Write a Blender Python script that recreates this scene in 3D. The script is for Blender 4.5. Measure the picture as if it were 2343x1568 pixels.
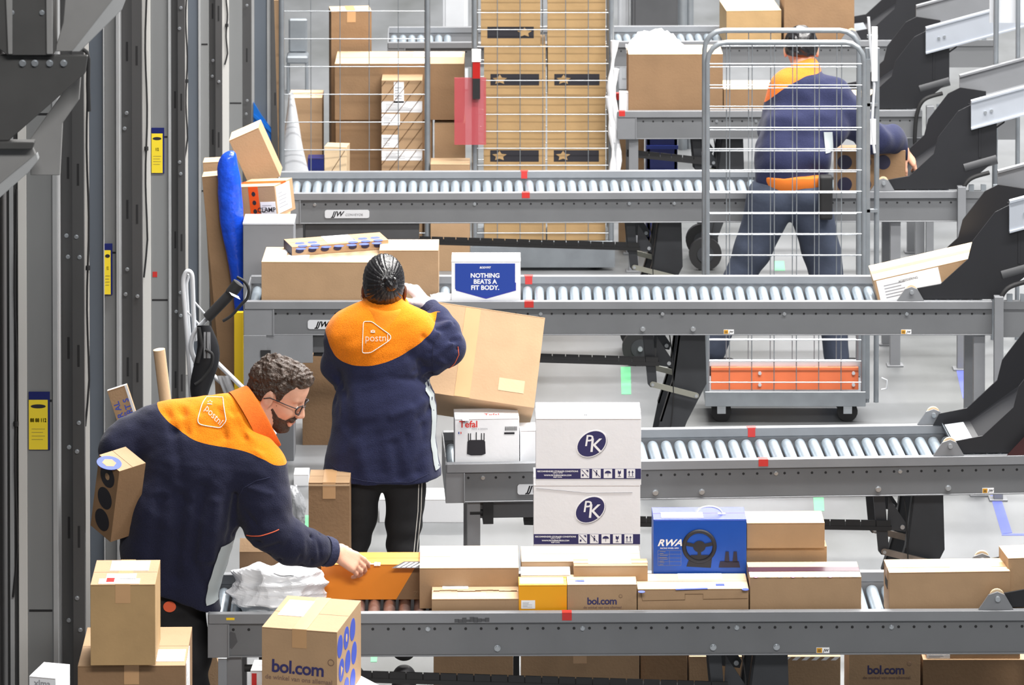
import bpy, bmesh, math, random
import numpy as np
from mathutils import Vector, Matrix, Euler
from mathutils.bvhtree import BVHTree

for _o in list(bpy.data.objects):
    bpy.data.objects.remove(_o, do_unlink=True)
SC = bpy.context.scene
COL = SC.collection
random.seed(7)
R = math.radians
# ------------------------------------------------------------------ camera
W_PX, H_PX = 2343, 1568
FPX = 9539.0
TH = R(1.5)
HC = 5.62
PY0 = -1772 + FPX * math.tan(TH)   # principal point: the picture is the lower part of a level view (shifted lens)
cam_d = bpy.data.cameras.new('camera')
cam = bpy.data.objects.new('camera', cam_d)
COL.objects.link(cam)
cam.location = (0, 0, HC)
cam.rotation_euler = (R(90) - TH, 0, 0)
cam_d.sensor_width = 36.0
cam_d.lens = FPX * 36.0 / W_PX
cam_d.clip_end = 300
cam_d.shift_y = -(H_PX / 2 - PY0) / W_PX
cam_d.dof.use_dof = True
cam_d.dof.focus_distance = 15.2
cam_d.dof.aperture_fstop = 13.0
SC.camera = cam
# ------------------------------------------------------------------ light
SC.view_settings.view_transform = 'Standard'
SC.view_settings.look = 'None'
SC.view_settings.exposure = 0.0
SC.view_settings.gamma = 1.0
SC.view_settings.use_curve_mapping = False
wd = bpy.data.worlds.new('hall')
SC.world = wd
wd.use_nodes = True
wd.node_tree.nodes['Background'].inputs[0].default_value = (0.86, 0.93, 1.0, 1)
wd.node_tree.nodes['Background'].inputs[1].default_value = 0.15

def area(name, loc, rot, sx, sy, power, col=(1, 0.975, 0.94)):
    d = bpy.data.lights.new(name, 'AREA')
    d.shape = 'RECTANGLE'
    d.size = sx
    d.size_y = sy
    d.energy = power
    d.color = col
    o = bpy.data.objects.new(name, d)
    o.location = loc
    o.rotation_euler = rot
    COL.objects.link(o)
    return o
for i, y in enumerate((14.6, 18.4, 22.4, 27.0, 32.0)):
    area('strip_light', (3.2, y, 8.2), (0, 0, 0), 8.4, 0.5, 1350)
area('fill_light', (7.0, 11.0, 7.5), (0, R(38), 0), 1.2, 8.0, 200)
area('fill_light', (1.5, 4.0, 8.5), (R(42), 0, 0), 6.0, 1.2, 950)  # added fill from the camera side, brightens the front faces

# ------------------------------------------------------------------ helpers
CT, ST = math.cos(TH), math.sin(TH)
def P(px, py, X=None, Y=None, Z=None):
    a = (px - W_PX / 2) / FPX
    b = -(py - PY0) / FPX
    d = Vector((a, CT + b * ST, -ST + b * CT))
    if Y is not None: t = Y / d.y
    elif Z is not None: t = (Z - HC) / d.z
    else: t = X / d.x
    return Vector((0, 0, HC)) + d * t
def PX(v):
    zc = v[1] * CT + (HC - v[2]) * ST
    return (W_PX / 2 + FPX * v[0] / zc, PY0 + FPX * ((HC - v[2]) * CT - v[1] * ST) / zc)

def lin(c):
    c = c / 255.0
    return c / 12.92 if c <= 0.04045 else ((c + 0.055) / 1.055) ** 2.4
def rgb(r, g, b): return (lin(r), lin(g), lin(b), 1)

MATS = {}
def mat(name, c, rough=0.6, metal=0.0, var=0.0, vscale=8.0, bump=0.0, bscale=60.0, c2=None, alpha=1.0, trans=0.0, sheen=0.0, spec=0.5, stretch=None, coat=0.0):
    """principled material with an optional noise variation of colour and a noise bump"""
    m = bpy.data.materials.new(name)
    m.use_nodes = True
    nt = m.node_tree
    b = nt.nodes['Principled BSDF']
    col = rgb(*c)
    b.inputs['Base Color'].default_value = col
    b.inputs['Roughness'].default_value = rough
    b.inputs['Metallic'].default_value = metal
    b.inputs['Specular IOR Level'].default_value = spec
    if trans: b.inputs['Transmission Weight'].default_value = trans
    if alpha < 1: b.inputs['Alpha'].default_value = alpha
    if sheen: b.inputs['Sheen Weight'].default_value = sheen
    if coat: b.inputs['Coat Weight'].default_value = coat
    tc = nt.nodes.new('ShaderNodeTexCoord')
    mp = nt.nodes.new('ShaderNodeMapping')
    nt.links.new(tc.outputs['Object'], mp.inputs[0])
    if stretch: mp.inputs['Scale'].default_value = stretch
    if var or c2:
        n = nt.nodes.new('ShaderNodeTexNoise')
        n.inputs['Scale'].default_value = vscale
        n.inputs['Detail'].default_value = 5
        nt.links.new(mp.outputs[0], n.inputs['Vector'])
        r = nt.nodes.new('ShaderNodeMix')
        r.data_type = 'RGBA'
        r.inputs[6].default_value = col
        cc = rgb(*c2) if c2 else tuple(x * (1 - var) for x in col[:3]) + (1,)
        r.inputs[7].default_value = cc
        cr = nt.nodes.new('ShaderNodeMapRange')
        cr.inputs[1].default_value = 0.35
        cr.inputs[2].default_value = 0.68
        nt.links.new(n.outputs['Fac'], cr.inputs[0])
        nt.links.new(cr.outputs[0], r.inputs[0])
        nt.links.new(r.outputs[2], b.inputs['Base Color'])
    if bump:
        n2 = nt.nodes.new('ShaderNodeTexNoise')
        n2.inputs['Scale'].default_value = bscale
        n2.inputs['Detail'].default_value = 3
        nt.links.new(mp.outputs[0], n2.inputs['Vector'])
        bp = nt.nodes.new('ShaderNodeBump')
        bp.inputs['Strength'].default_value = bump
        bp.inputs['Distance'].default_value = 0.01
        nt.links.new(n2.outputs['Fac'], bp.inputs['Height'])
        nt.links.new(bp.outputs[0], b.inputs['Normal'])
    MATS[name] = m
    return m

def prop(o, label=None, cat=None, group=None, kind=None):
    if label: o['label'] = label
    if cat: o['category'] = cat
    if group: o['group'] = group
    if kind: o['kind'] = kind
    return o
def thing(name, label, cat, loc=(0, 0, 0), rot=(0, 0, 0), group=None):
    o = bpy.data.objects.new(name, None)
    o.empty_display_size = 0.05
    COL.objects.link(o)
    o.location = loc
    if not hasattr(rot, '__len__'): rot = (0, 0, rot)
    o.rotation_euler = rot
    return prop(o, label, cat, group)

class MB:
    """collects shapes into one mesh"""
    def __init__(s):
        s.v, s.f, s.m, s.sm = [], [], [], []
    def add(s, vs, fs, mi=0, smooth=False):
        n = len(s.v)
        s.v += [tuple(v) for v in vs]
        s.f += [tuple(i + n for i in f) for f in fs]
        s.m += [mi] * len(fs)
        s.sm += [smooth] * len(fs)
        return s
    def box(s, x0, x1, y0, y1, z0, z1, mi=0, M=None):
        if x0 > x1: x0, x1 = x1, x0
        if y0 > y1: y0, y1 = y1, y0
        if z0 > z1: z0, z1 = z1, z0
        vs = [Vector(p) for p in ((x0,y0,z0),(x1,y0,z0),(x1,y1,z0),(x0,y1,z0),(x0,y0,z1),(x1,y0,z1),(x1,y1,z1),(x0,y1,z1))]
        if M is not None: vs = [M @ v for v in vs]
        return s.add(vs, [(0,3,2,1),(4,5,6,7),(0,1,5,4),(1,2,6,5),(2,3,7,6),(3,0,4,7)], mi)
    def hexa(s, lo, hi, mi=0):
        """two quads (4 points each, same winding) joined"""
        return s.add(list(lo) + list(hi), [(3,2,1,0),(4,5,6,7),(0,1,5,4),(1,2,6,5),(2,3,7,6),(3,0,4,7)], mi)
    def prism(s, poly, ext, mi=0):
        """planar polygon extruded by a vector"""
        n = len(poly); e = Vector(ext)
        a = [Vector(p) for p in poly]
        return s.add(a + [p + e for p in a], [tuple(range(n))[::-1], tuple(range(n, 2 * n))] + [(i, (i + 1) % n, n + (i + 1) % n, n + i) for i in range(n)], mi)
    def cyl(s, p0, p1, r, n=12, mi=0, r1=None, caps=True):
        p0, p1 = Vector(p0), Vector(p1)
        r1 = r if r1 is None else r1
        d = (p1 - p0).normalized()
        u = d.orthogonal().normalized(); w = d.cross(u)
        vs = []
        for (p, rr) in ((p0, r), (p1, r1)):
            for i in range(n):
                a = 2 * math.pi * i / n
                vs.append(p + (u * math.cos(a) + w * math.sin(a)) * rr)
        s.add(vs, [(i, (i + 1) % n, n + (i + 1) % n, n + i) for i in range(n)], mi, True)
        if caps:
            s.add(vs, [tuple(range(n))[::-1], tuple(range(n, 2 * n))], mi)
        return s
    def tube(s, pts, r, n=8, mi=0, closed=False):
        pts = [Vector(p) for p in pts]
        k = len(pts); rings = []
        up = None
        for i, p in enumerate(pts):
            a = pts[i - 1] if (i > 0 or closed) else p
            b = pts[(i + 1) % k] if (i < k - 1 or closed) else p
            d = (b - a).normalized()
            if up is None: u = d.orthogonal().normalized()
            else:
                u = (up - d * up.dot(d))
                u = u.normalized() if u.length > 1e-6 else d.orthogonal().normalized()
            up = u
            w = d.cross(u)
            rr = r[i] if hasattr(r, '__len__') else r
            rings.append([p + (u * math.cos(2 * math.pi * j / n) + w * math.sin(2 * math.pi * j / n)) * rr for j in range(n)])
        vs = [v for g in rings for v in g]
        fs = []
        for i in range(k if closed else k - 1):
            i2 = (i + 1) % k
            for j in range(n):
                fs.append((i * n + j, i * n + (j + 1) % n, i2 * n + (j + 1) % n, i2 * n + j))
        s.add(vs, fs, mi, True)
        if not closed:
            s.add(vs, [tuple(range(n))[::-1], tuple(range((k - 1) * n, k * n))], mi)
        return s
    def grid(s, rows, mi=0, smooth=True, closed_u=False):
        nu = len(rows[0]); vs = [v for r in rows for v in r]
        fs = []
        for i in range(len(rows) - 1):
            for j in range(nu if closed_u else nu - 1):
                j2 = (j + 1) % nu
                fs.append((i * nu + j, i * nu + j2, (i + 1) * nu + j2, (i + 1) * nu + j))
        return s.add(vs, fs, mi, smooth)
    def cr(s, pts, r, n=8, mi=0, k=6):
        P_ = [Vector(p) for p in pts]; out = []
        for i in range(len(P_) - 1):
            a, b, c, d = P_[max(i - 1, 0)], P_[i], P_[i + 1], P_[min(i + 2, len(P_) - 1)]
            for j in range(k):
                t = j / k
                out.append(0.5 * ((2 * b) + (c - a) * t + (2 * a - 5 * b + 4 * c - d) * t * t + (3 * b - a - 3 * c + d) * t ** 3))
        out.append(P_[-1])
        return s.tube(out, r, n, mi)
    def build(s, name, mats, parent=None, bevel=0.0, seg=1, loc=None, rot=None, sub=0):
        me = bpy.data.meshes.new(name)
        me.from_pydata([tuple(v) for v in s.v], [], s.f)
        if not hasattr(mats, '__len__') or isinstance(mats, str): mats = [mats]
        for m in mats: me.materials.append(MATS[m] if isinstance(m, str) else m)
        me.polygons.foreach_set('material_index', s.m)
        me.polygons.foreach_set('use_smooth', s.sm)
        me.update()
        o = bpy.data.objects.new(name, me)
        COL.objects.link(o)
        if parent: o.parent = parent
        if loc: o.location = loc
        if rot: o.rotation_euler = rot
        if bevel:
            md = o.modifiers.new('bevel', 'BEVEL'); md.width = bevel; md.segments = seg; md.limit_method = 'ANGLE'; md.angle_limit = R(40)
        if sub:
            md = o.modifiers.new('sub', 'SUBSURF'); md.levels = sub; md.render_levels = sub
        return o

def text_mesh(txt, size, bold=0.0, align='CENTER', shear=0.0, depth=0.0002, spacing=1.0, xs=1.0):
    cu = bpy.data.curves.new('t', 'FONT')
    cu.body = txt; cu.size = size; cu.align_x = align; cu.align_y = 'CENTER'
    cu.offset = bold * size; cu.shear = shear; cu.extrude = depth; cu.space_character = spacing
    cu.resolution_u = 3
    o = bpy.data.objects.new('t', cu); COL.objects.link(o)
    dg = bpy.context.evaluated_depsgraph_get()
    me = bpy.data.meshes.new_from_object(o.evaluated_get(dg))
    vs = [(v.co.x * xs, v.co.y, v.co.z) for v in me.vertices]
    fs = [tuple(p.vertices) for p in me.polygons]
    bpy.data.objects.remove(o, do_unlink=True)
    bpy.data.curves.remove(cu)
    bpy.data.meshes.remove(me)
    return vs, fs
FACE_M = {  # decal frames: u right, v up, w outwards seen from outside
 'front': lambda u, v, w, wd, d, h: (u, -d / 2 - w, v),
 'top':   lambda u, v, w, wd, d, h: (u, v - d / 2, h + w),
 'right': lambda u, v, w, wd, d, h: (wd / 2 + w, u, v),
 'left':  lambda u, v, w, wd, d, h: (-wd / 2 - w, -u, v)}
# ------------------------------------------------------------------ materials
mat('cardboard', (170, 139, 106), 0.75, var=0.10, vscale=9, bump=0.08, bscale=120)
mat('cardboard_light', (200, 170, 136), 0.75, var=0.09, vscale=7, bump=0.08, bscale=120)  # lighter board; also paints the light falling on box tops
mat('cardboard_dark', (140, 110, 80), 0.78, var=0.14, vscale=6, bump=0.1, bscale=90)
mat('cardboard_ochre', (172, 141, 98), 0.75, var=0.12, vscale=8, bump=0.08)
mat('cardboard_pale', (226, 200, 164), 0.7, var=0.06, vscale=5, bump=0.08)  # pale board; as a box top it paints in strong light
mat('seam', (96, 68, 42), 0.9)
mat('tape_brown', (190, 150, 108), 0.3, var=0.08, spec=0.6)
mat('tape_clear', (206, 178, 142), 0.2, var=0.05, spec=0.7)
mat('white_card', (232, 233, 236), 0.5, var=0.03, vscale=6, bump=0.04)
mat('paper', (238, 238, 240), 0.6, var=0.02)
mat('print_grey', (150, 150, 155), 0.6)
mat('ink', (34, 33, 40), 0.6)
mat('ink_navy', (44, 42, 92), 0.6)
mat('ink_blue', (62, 82, 178), 0.6)
mat('ink_darkblue', (38, 36, 60), 0.6)
mat('ink_soft', (122, 96, 84), 0.7)
mat('tag_yellow', (240, 214, 50), 0.5, var=0.05)
mat('tag_blue', (16, 28, 96), 0.45)
mat('red_tape', (188, 48, 44), 0.45, var=0.1)
mat('yellow_mark', (240, 200, 30), 0.5)
mat('conveyor_grey', (130, 132, 136), 0.42, metal=0.15, var=0.12, vscale=5, bump=0.03)
mat('conveyor_web', (108, 110, 113), 0.5, metal=0.1, var=0.12, vscale=4, bump=0.03)
mat('conveyor_dark', (80, 81, 84), 0.5, metal=0.1, var=0.15, vscale=6)
mat('hole_dark', (30, 30, 32), 0.8)
mat('zinc_roller', (178, 190, 200), 0.33, metal=0.6, var=0.12, vscale=30)
mat('rusty_roller', (138, 112, 104), 0.4, metal=0.7, var=0.4, vscale=22, c2=(160, 140, 136))
mat('zinc', (190, 195, 200), 0.32, metal=0.8, var=0.08, vscale=25)
mat('galvanised', (150, 156, 162), 0.42, metal=0.6, var=0.15, vscale=12)
mat('steel_white', (216, 219, 224), 0.35, metal=0.25, var=0.05)
mat('alu', (196, 202, 212), 0.35, metal=0.5, var=0.05)
mat('black_steel', (54, 56, 60), 0.5, metal=0.2, var=0.2, vscale=7)
mat('black_matte', (26, 26, 28), 0.7, var=0.2)
mat('black_belt', (25, 26, 31), 0.55, var=0.15, vscale=5)
mat('rubber', (30, 30, 32), 0.7)
mat('bare_link', (134, 122, 112), 0.5, metal=0.3, var=0.3, vscale=20)
mat('link_zinc', (150, 150, 140), 0.45, metal=0.4, var=0.15)
mat('orange_panel', (244, 128, 82), 0.5, var=0.06)
mat('orange_box', (242, 146, 44), 0.45, var=0.05)
mat('yellow_box', (238, 164, 14), 0.45, var=0.05)
mat('blue_box', (12, 78, 178), 0.4, var=0.08, vscale=5)
mat('blue_box_top', (44, 58, 160), 0.4, var=0.05)
mat('blue_plastic', (30, 84, 226), 0.2, var=0.25, vscale=14, bump=0.7, bscale=22, spec=0.7)
mat('blue_tub', (10, 96, 180), 0.4)
mat('clear_lid', (205, 208, 215), 0.2, alpha=0.7)
mat('grey_carton', (128, 130, 135), 0.6, var=0.05)
mat('brand_red', (210, 48, 44), 0.5)
mat('brand_blue', (30, 62, 150), 0.5)
mat('label_plate', (196, 198, 202), 0.45)
mat('plate_gold', (206, 150, 40), 0.45)
mat('shop_tape', (70, 42, 58), 0.35)
mat('pink', (214, 120, 160), 0.5)
mat('orange_tape', (228, 84, 20), 0.3)
mat('red_plastic', (170, 30, 26), 0.3)
mat('green_leaf', (130, 170, 60), 0.6)
mat('pink_film', (190, 84, 92), 0.35, alpha=0.6)

# floor: polished grey concrete with soft stains
def floor_material():
    m = bpy.data.materials.new('concrete'); m.use_nodes = True
    nt = m.node_tree; b = nt.nodes['Principled BSDF']
    tc = nt.nodes.new('ShaderNodeTexCoord')
    n1 = nt.nodes.new('ShaderNodeTexNoise'); n1.inputs['Scale'].default_value = 1.6; n1.inputs['Detail'].default_value = 6
    n2 = nt.nodes.new('ShaderNodeTexNoise'); n2.inputs['Scale'].default_value = 9; n2.inputs['Detail'].default_value = 8
    mp = nt.nodes.new('ShaderNodeMapping'); mp.inputs['Scale'].default_value = (1, 0.45, 1)
    nt.links.new(tc.outputs['Object'], mp.inputs[0])
    nt.links.new(mp.outputs[0], n1.inputs['Vector']); nt.links.new(mp.outputs[0], n2.inputs['Vector'])
    ramp = nt.nodes.new('ShaderNodeValToRGB')
    ramp.color_ramp.elements[0].position = 0.30; ramp.color_ramp.elements[0].color = rgb(92, 94, 94)
    ramp.color_ramp.elements[1].position = 0.62; ramp.color_ramp.elements[1].color = rgb(116, 118, 121)
    nt.links.new(n1.outputs['Fac'], ramp.inputs[0])
    r2 = nt.nodes.new('ShaderNodeMapRange'); r2.inputs[1].default_value = 0.3; r2.inputs[2].default_value = 0.7
    r2.inputs[3].default_value = 0.94; r2.inputs[4].default_value = 1.04
    nt.links.new(n2.outputs['Fac'], r2.inputs[0])
    mx = nt.nodes.new('ShaderNodeVectorMath'); mx.operation = 'SCALE'
    nt.links.new(ramp.outputs[0], mx.inputs[0]); nt.links.new(r2.outputs[0], mx.inputs['Scale'])
    nt.links.new(mx.outputs[0], b.inputs['Base Color'])
    b.inputs['Roughness'].default_value = 0.38
    MATS['concrete'] = m
floor_material()
fl = MB(); fl.box(-9, 12, 6, 60, -0.1, 0.0)
prop(fl.build('floor', 'concrete'), 'pale grey polished concrete warehouse floor', 'floor', kind='structure')

# ------------------------------------------------------------------ conveyors
RT = 0.875      # top of the side rails
RZ = RT - 0.042 # top of the rollers
PITCH = 0.053
CONV = {}
def conv_line(key, pl, pr):
    a, b = P(pl[0], pl[1], Z=RT), P(pr[0], pr[1], Z=RT)
    CONV[key] = (a, b, math.atan2(b.y - a.y, b.x - a.x))
def cY(key, X):
    a, b, _ = CONV[key]
    return a.y + (b.y - a.y) * (X - a.x) / (b.x - a.x)
conv_line('A', (478, 1404), (2360, 1396))
conv_line('B', (1022, 1061), (2360, 1041))
conv_line('C', (560, 689), (2270, 689))
conv_line('D', (632, 442), (2190, 437))
conv_line('E', (1414, 254), (2110, 252))
conv_line('F', (888, 97), (2075, 92))
CW = {'A': 0.425, 'B': 0.43, 'C': 0.45, 'D': 0.47, 'E': 0.47, 'F': 0.47}

roller_me = {}
def roller_mesh(w, kind):
    if (w, kind) in roller_me: return roller_me[(w, kind)]
    b = MB()
    y0, y1 = 0.016, w - 0.016
    rr = 0.0215
    b.cyl((0, y0 + 0.012, 0), (0, y1 - 0.012, 0), rr, 18, 0)
    b.cyl((0, y0 + 0.004, 0), (0, y0 + 0.012, 0), rr * 0.78, 18, 0, r1=rr)
    b.cyl((0, y1 - 0.012, 0), (0, y1 - 0.004, 0), rr, 18, 0, r1=rr * 0.78)
    b.cyl((0, y0 - 0.01, 0), (0, y1 + 0.01, 0), 0.006, 8, 1)
    o = b.build('roller', [kind, 'black_steel'])
    me = o.data
    bpy.data.objects.remove(o, do_unlink=True)
    roller_me[(w, kind)] = me
    return me
bolt_me = None
def bolt(parent, x, y, z, r=0.009):
    global bolt_me
    if bolt_me is None:
        b = MB(); b.cyl((0, 0, 0), (0, -0.004, 0), 1.25 * 0.009, 14, 0); b.cyl((0, -0.004, 0), (0, -0.011, 0), 0.009, 6, 0)
        o = b.build('bolt', 'zinc'); bolt_me = o.data; bpy.data.objects.remove(o, do_unlink=True)
    o = bpy.data.objects.new('bolt', bolt_me); COL.objects.link(o); o.parent = parent; o.location = (x, y, z)
    o.scale = (r / 0.009,) * 3
    return o

def conveyor(key, label, bolts_small=(), bolts_big=(), rollers=True, roller_px=None, rusty=None, left_cap=0.1, deep=None, red=(), extra_len=0.0):
    a, b, yaw = CONV[key]
    L = (b - a).length + extra_len
    w = CW[key]
    t = thing('roller_conveyor', label, 'conveyor', (a.x, a.y, 0), yaw)
    def lx(px, z=RT): return P(px, 0, Y=1).x  # unused
    def locx(px):      # local x of a screen column on the front rail
        X = a.x
        for _ in range(4):
            q = P(px, PX((X, cY(key, X), RT))[1], Z=RT)
            X = q.x
        return (X - a.x) / math.cos(yaw)
    fr = MB()
    fr.box(0, L, -0.010, 0.018, RT - 0.034, RT)          # lip
    fr.box(0, L, 0.004, 0.010, RT - 0.148, RT - 0.034, 1)   # web
    fr.box(0, L, 0.000, 0.045, RT - 0.153, RT - 0.148)   # bottom flange
    n = int(L / PITCH)
    for i in range(n):
        x = 0.03 + i * PITCH
        fr.cyl((x, 0.0045, RT - 0.058), (x, 0.0035, RT - 0.058), 0.0052, 8, 2)
    fr.build('front_rail', ['conveyor_grey', 'conveyor_web', 'hole_dark'], t, bevel=0.0012)
    rr = MB()
    rr.box(0, L, w - 0.018, w + 0.010, RT - 0.034, RT)
    rr.box(0, L, w - 0.010, w - 0.004, RT - 0.148, RT - 0.034)
    rr.box(0, L, w - 0.045, w, RT - 0.153, RT - 0.148)
    rr.build('rear_rail', 'conveyor_grey', t, bevel=0.0012)
    ep = MB()
    ep.box(-0.004, 0.002, -0.004, w + 0.004, RT - 0.152, RT - 0.004)
    ep.box(-0.004, left_cap, -0.006, 0.0035, RT - 0.152, RT - 0.036)
    ep.box(left_cap - 0.006, left_cap, -0.010, -0.006, RT - 0.152, RT - 0.036)
    ep.build('end_plate', 'conveyor_grey', t, bevel=0.001)
    if deep:
        dp = MB()
        dp.box(deep[0], deep[1], 0.03, w - 0.03, RT - 0.153 - deep[2], RT - 0.145)
        dp.build('drive_housing', 'conveyor_dark', t, bevel=0.002)
    for px in bolts_small: bolt(t, locx(px), 0.004, RT - 0.058, 0.0065)
    for px in bolts_big: bolt(t, locx(px), 0.004, RT - 0.125, 0.009)
    for (px, wpx) in red:
        x0, x1 = locx(px), locx(px + wpx)
        m = MB()
        m.box(x0, x1, -0.0115, -0.0105, RT - 0.026, RT + 0.0006); m.box(x0, x1, -0.0115, 0.018, RT, RT + 0.0007)
        m.build('red_tape_mark', 'red_tape', t)
        m = MB(); m.box(x0 + 0.004, x1 - 0.004, w - 0.0190, w - 0.0183, RT - 0.036, RT + 0.0006); m.box(x0, x1, w - 0.019, w + 0.008, RT, RT + 0.0007)
        m.build('red_tape_mark', 'red_tape', t)
    if roller_px:
        for (p0, p1) in roller_px:
            i0 = int((locx(p0) - 0.03) / PITCH) ; i1 = int(math.ceil((locx(p1) - 0.03) / PITCH))
            for i in range(max(i0, 0), min(i1, n - 1) + 1):
                x = 0.03 + i * PITCH
                kind = 'rusty_roller' if rusty and rusty[0] <= x <= rusty[1] else 'zinc_roller'
                o = bpy.data.objects.new('roller', roller_mesh(w, kind)); COL.objects.link(o)
                o.parent = t; o.location = (x, 0, RZ - 0.0215)
                o.rotation_euler = (0, random.random() * 6.28, 0)
    return t, locx

tA, lxA = conveyor('A', 'nearest grey roller conveyor across the foreground, lined with parcels', (979, 1333, 1686, 2040), (1138, 1632, 1777), roller_px=[(480, 1420), (1700, 2350)], rusty=(0.3, 0.9), left_cap=0.07, red=[(1286, 22)])
tB, lxB = conveyor('B', 'grey roller conveyor behind the stack of white cartons, starting at the white fryer carton', (1105, 1776, 2060), (1500, 1606, 2010, 2170), roller_px=[(1022, 2345)], left_cap=0.07, deep=(0.12, 0.62, 0.07), red=[(1735, 22)])
tC, lxC = conveyor('C', 'grey roller conveyor running behind the woman, with the white and blue carton on it', (1237, 1516, 1795, 2075), (1471, 1586), roller_px=[(600, 1000), (1010, 2270)], left_cap=0.13, deep=(0.14, 0.75, 0.085), red=[(1200, 21)])
tD, lxD = conveyor('D', 'grey roller conveyor in front of the stacked brown cartons, second from the back', (720, 1086, 1440, 1543), (), roller_px=[(632, 2190)], left_cap=0.12, deep=(0.14, 0.7, 0.085), red=[(1194, 18)])
tE, lxE = conveyor('E', 'blurred grey conveyor behind the bending man, under the big brown carton', (1440, 1640, 1730), (), roller_px=[(1640, 1700), (2000, 2110)], red=[(1416, 14)])
tF, lxF = conveyor('F', 'farthest blurred roller conveyor at the top of the photo', (), (), roller_px=[(888, 1010), (1425, 1960)])

# ------------------------------------------------------------------ cartons
def decal(parent, name, face, dims, u0, u1, v0, v1, m, w=0.0008):
    b = MB(); f = FACE_M[face]; wd, d, h = dims
    lo = [f(u, v, 0.0001, wd, d, h) for (u, v) in ((u0, v0), (u1, v0), (u1, v1), (u0, v1))]
    hi = [f(u, v, w, wd, d, h) for (u, v) in ((u0, v0), (u1, v0), (u1, v1), (u0, v1))]
    b.hexa(lo, hi)
    return b.build(name, m, parent)
def poly_decal(parent, name, face, dims, polys, m, w=0.0012, mi=None):
    """polys: list of outlines in (u, v)"""
    b = MB(); f = FACE_M[face]; wd, d, h = dims
    for k, pl in enumerate(polys):
        n = len(pl)
        lo = [f(u, v, 0.0002, wd, d, h) for (u, v) in pl]; hi = [f(u, v, w, wd, d, h) for (u, v) in pl]
        b.add(lo + hi, [tuple(range(n, 2 * n))] + [(i, (i + 1) % n, n + (i + 1) % n, n + i) for i in range(n)], mi[k] if mi else 0)
    return b.build(name, m, parent)
def ellipse(cu, cv, ru, rv, n=28, a=0.0):
    return [(cu + ru * math.cos(t) * math.cos(a) - rv * math.sin(t) * math.sin(a), cv + ru * math.cos(t) * math.sin(a) + rv * math.sin(t) * math.cos(a)) for t in [2 * math.pi * i / n for i in range(n)]]
def print_text(parent, name, face, dims, txt, u, v, size, m, bold=0.0, w=0.0012, shear=0.0, align='CENTER', spacing=1.0, xs=1.0, rot=0.0, vs_=1.0):
    vs, fs = text_mesh(txt, size, bold, align, shear, 0.0, spacing, xs)
    f = FACE_M[face]; wd, d, h = dims
    c, s_ = math.cos(rot), math.sin(rot)
    b = MB(); b.add([f(u + x * c - y * vs_ * s_, v + x * s_ + y * vs_ * c, w, wd, d, h) for (x, y, z) in vs], fs)
    return b.build(name, m, parent)

def carton(label, wd, d, h, loc, rot=0, m='cardboard', name='cardboard_box', cat='box', group=None, tape='x', labels=(), bev=0.0022, seam=True, tape_m='tape_brown', open_gap=False, top_m=None, bulge=0.0):
    """a closed carton; dims in m; loc = centre of its base"""
    t = thing(name, label, cat, loc, rot, group)
    b = MB()
    g = bulge
    b.box(-wd / 2, wd / 2, -d / 2, d / 2, 0, h)
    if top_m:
        b.m[1] = 1  # mostly a paler top: overhead light put into the face colour
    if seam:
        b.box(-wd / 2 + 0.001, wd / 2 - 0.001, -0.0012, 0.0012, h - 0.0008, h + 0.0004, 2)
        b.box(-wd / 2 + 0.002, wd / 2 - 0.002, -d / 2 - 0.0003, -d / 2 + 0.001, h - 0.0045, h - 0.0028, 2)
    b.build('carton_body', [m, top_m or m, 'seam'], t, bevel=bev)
    dims = (wd, d, h)
    if tape == 'x':
        tb = MB()
        q = min(0.024, d * 0.16)
        tb.box(-wd / 2 - 0.0006, wd / 2 + 0.0006, -q, q, h + 0.0001, h + 0.0012)
        dr = min(0.05, h * 0.4)
        tb.box(-wd / 2 - 0.0010, -wd / 2, -q, q, h - dr, h + 0.0012); tb.box(wd / 2, wd / 2 + 0.0010, -q, q, h - dr, h + 0.0012)
        tb.build('tape', tape_m, t)
    elif tape == 'y':
        tb = MB()
        q = min(0.024, wd * 0.16)
        tb.box(-q, q, -d / 2 - 0.0006, d / 2 + 0.0006, h + 0.0001, h + 0.0012)
        tb.box(-q, q, -d / 2 - 0.0012, -d / 2, h - min(0.06, h * 0.4), h + 0.0012)
        tb.build('tape', tape_m, t)
    for lb in labels:
        face, u0, u1, v0, v1 = lb[:5]
        lm = lb[5] if len(lb) > 5 else 'paper'
        U = wd if face in ('front', 'top') else d
        V = d if face == 'top' else h
        du = lambda q: (q - 0.5) * U
        o = decal(t, 'shipping_label' if lm == 'paper' else 'sticker', face, dims, du(u0), du(u1), v0 * V, v1 * V, lm, 0.0018)
        if lm == 'paper' and (u1 - u0) * U > 0.03:   # printed lines on the label
            pb = MB(); f = FACE_M[face]
            hh = (v1 - v0) * V; ww = (u1 - u0) * U
            for k in range(5):
                y0 = v0 * V + hh * (0.18 + 0.13 * k); x0 = du(u0) + ww * 0.1
                x1 = x0 + ww * random.uniform(0.25, 0.7)
                q = [(x0, y0), (x1, y0), (x1, y0 + hh * 0.045), (x0, y0 + hh * 0.045)]
                pb.add([f(a_, b_, 0.0021, wd, d, h) for a_, b_ in q], [(0, 1, 2, 3)])
            pb.build('label_print', 'print_grey', o)
    return t, dims
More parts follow.
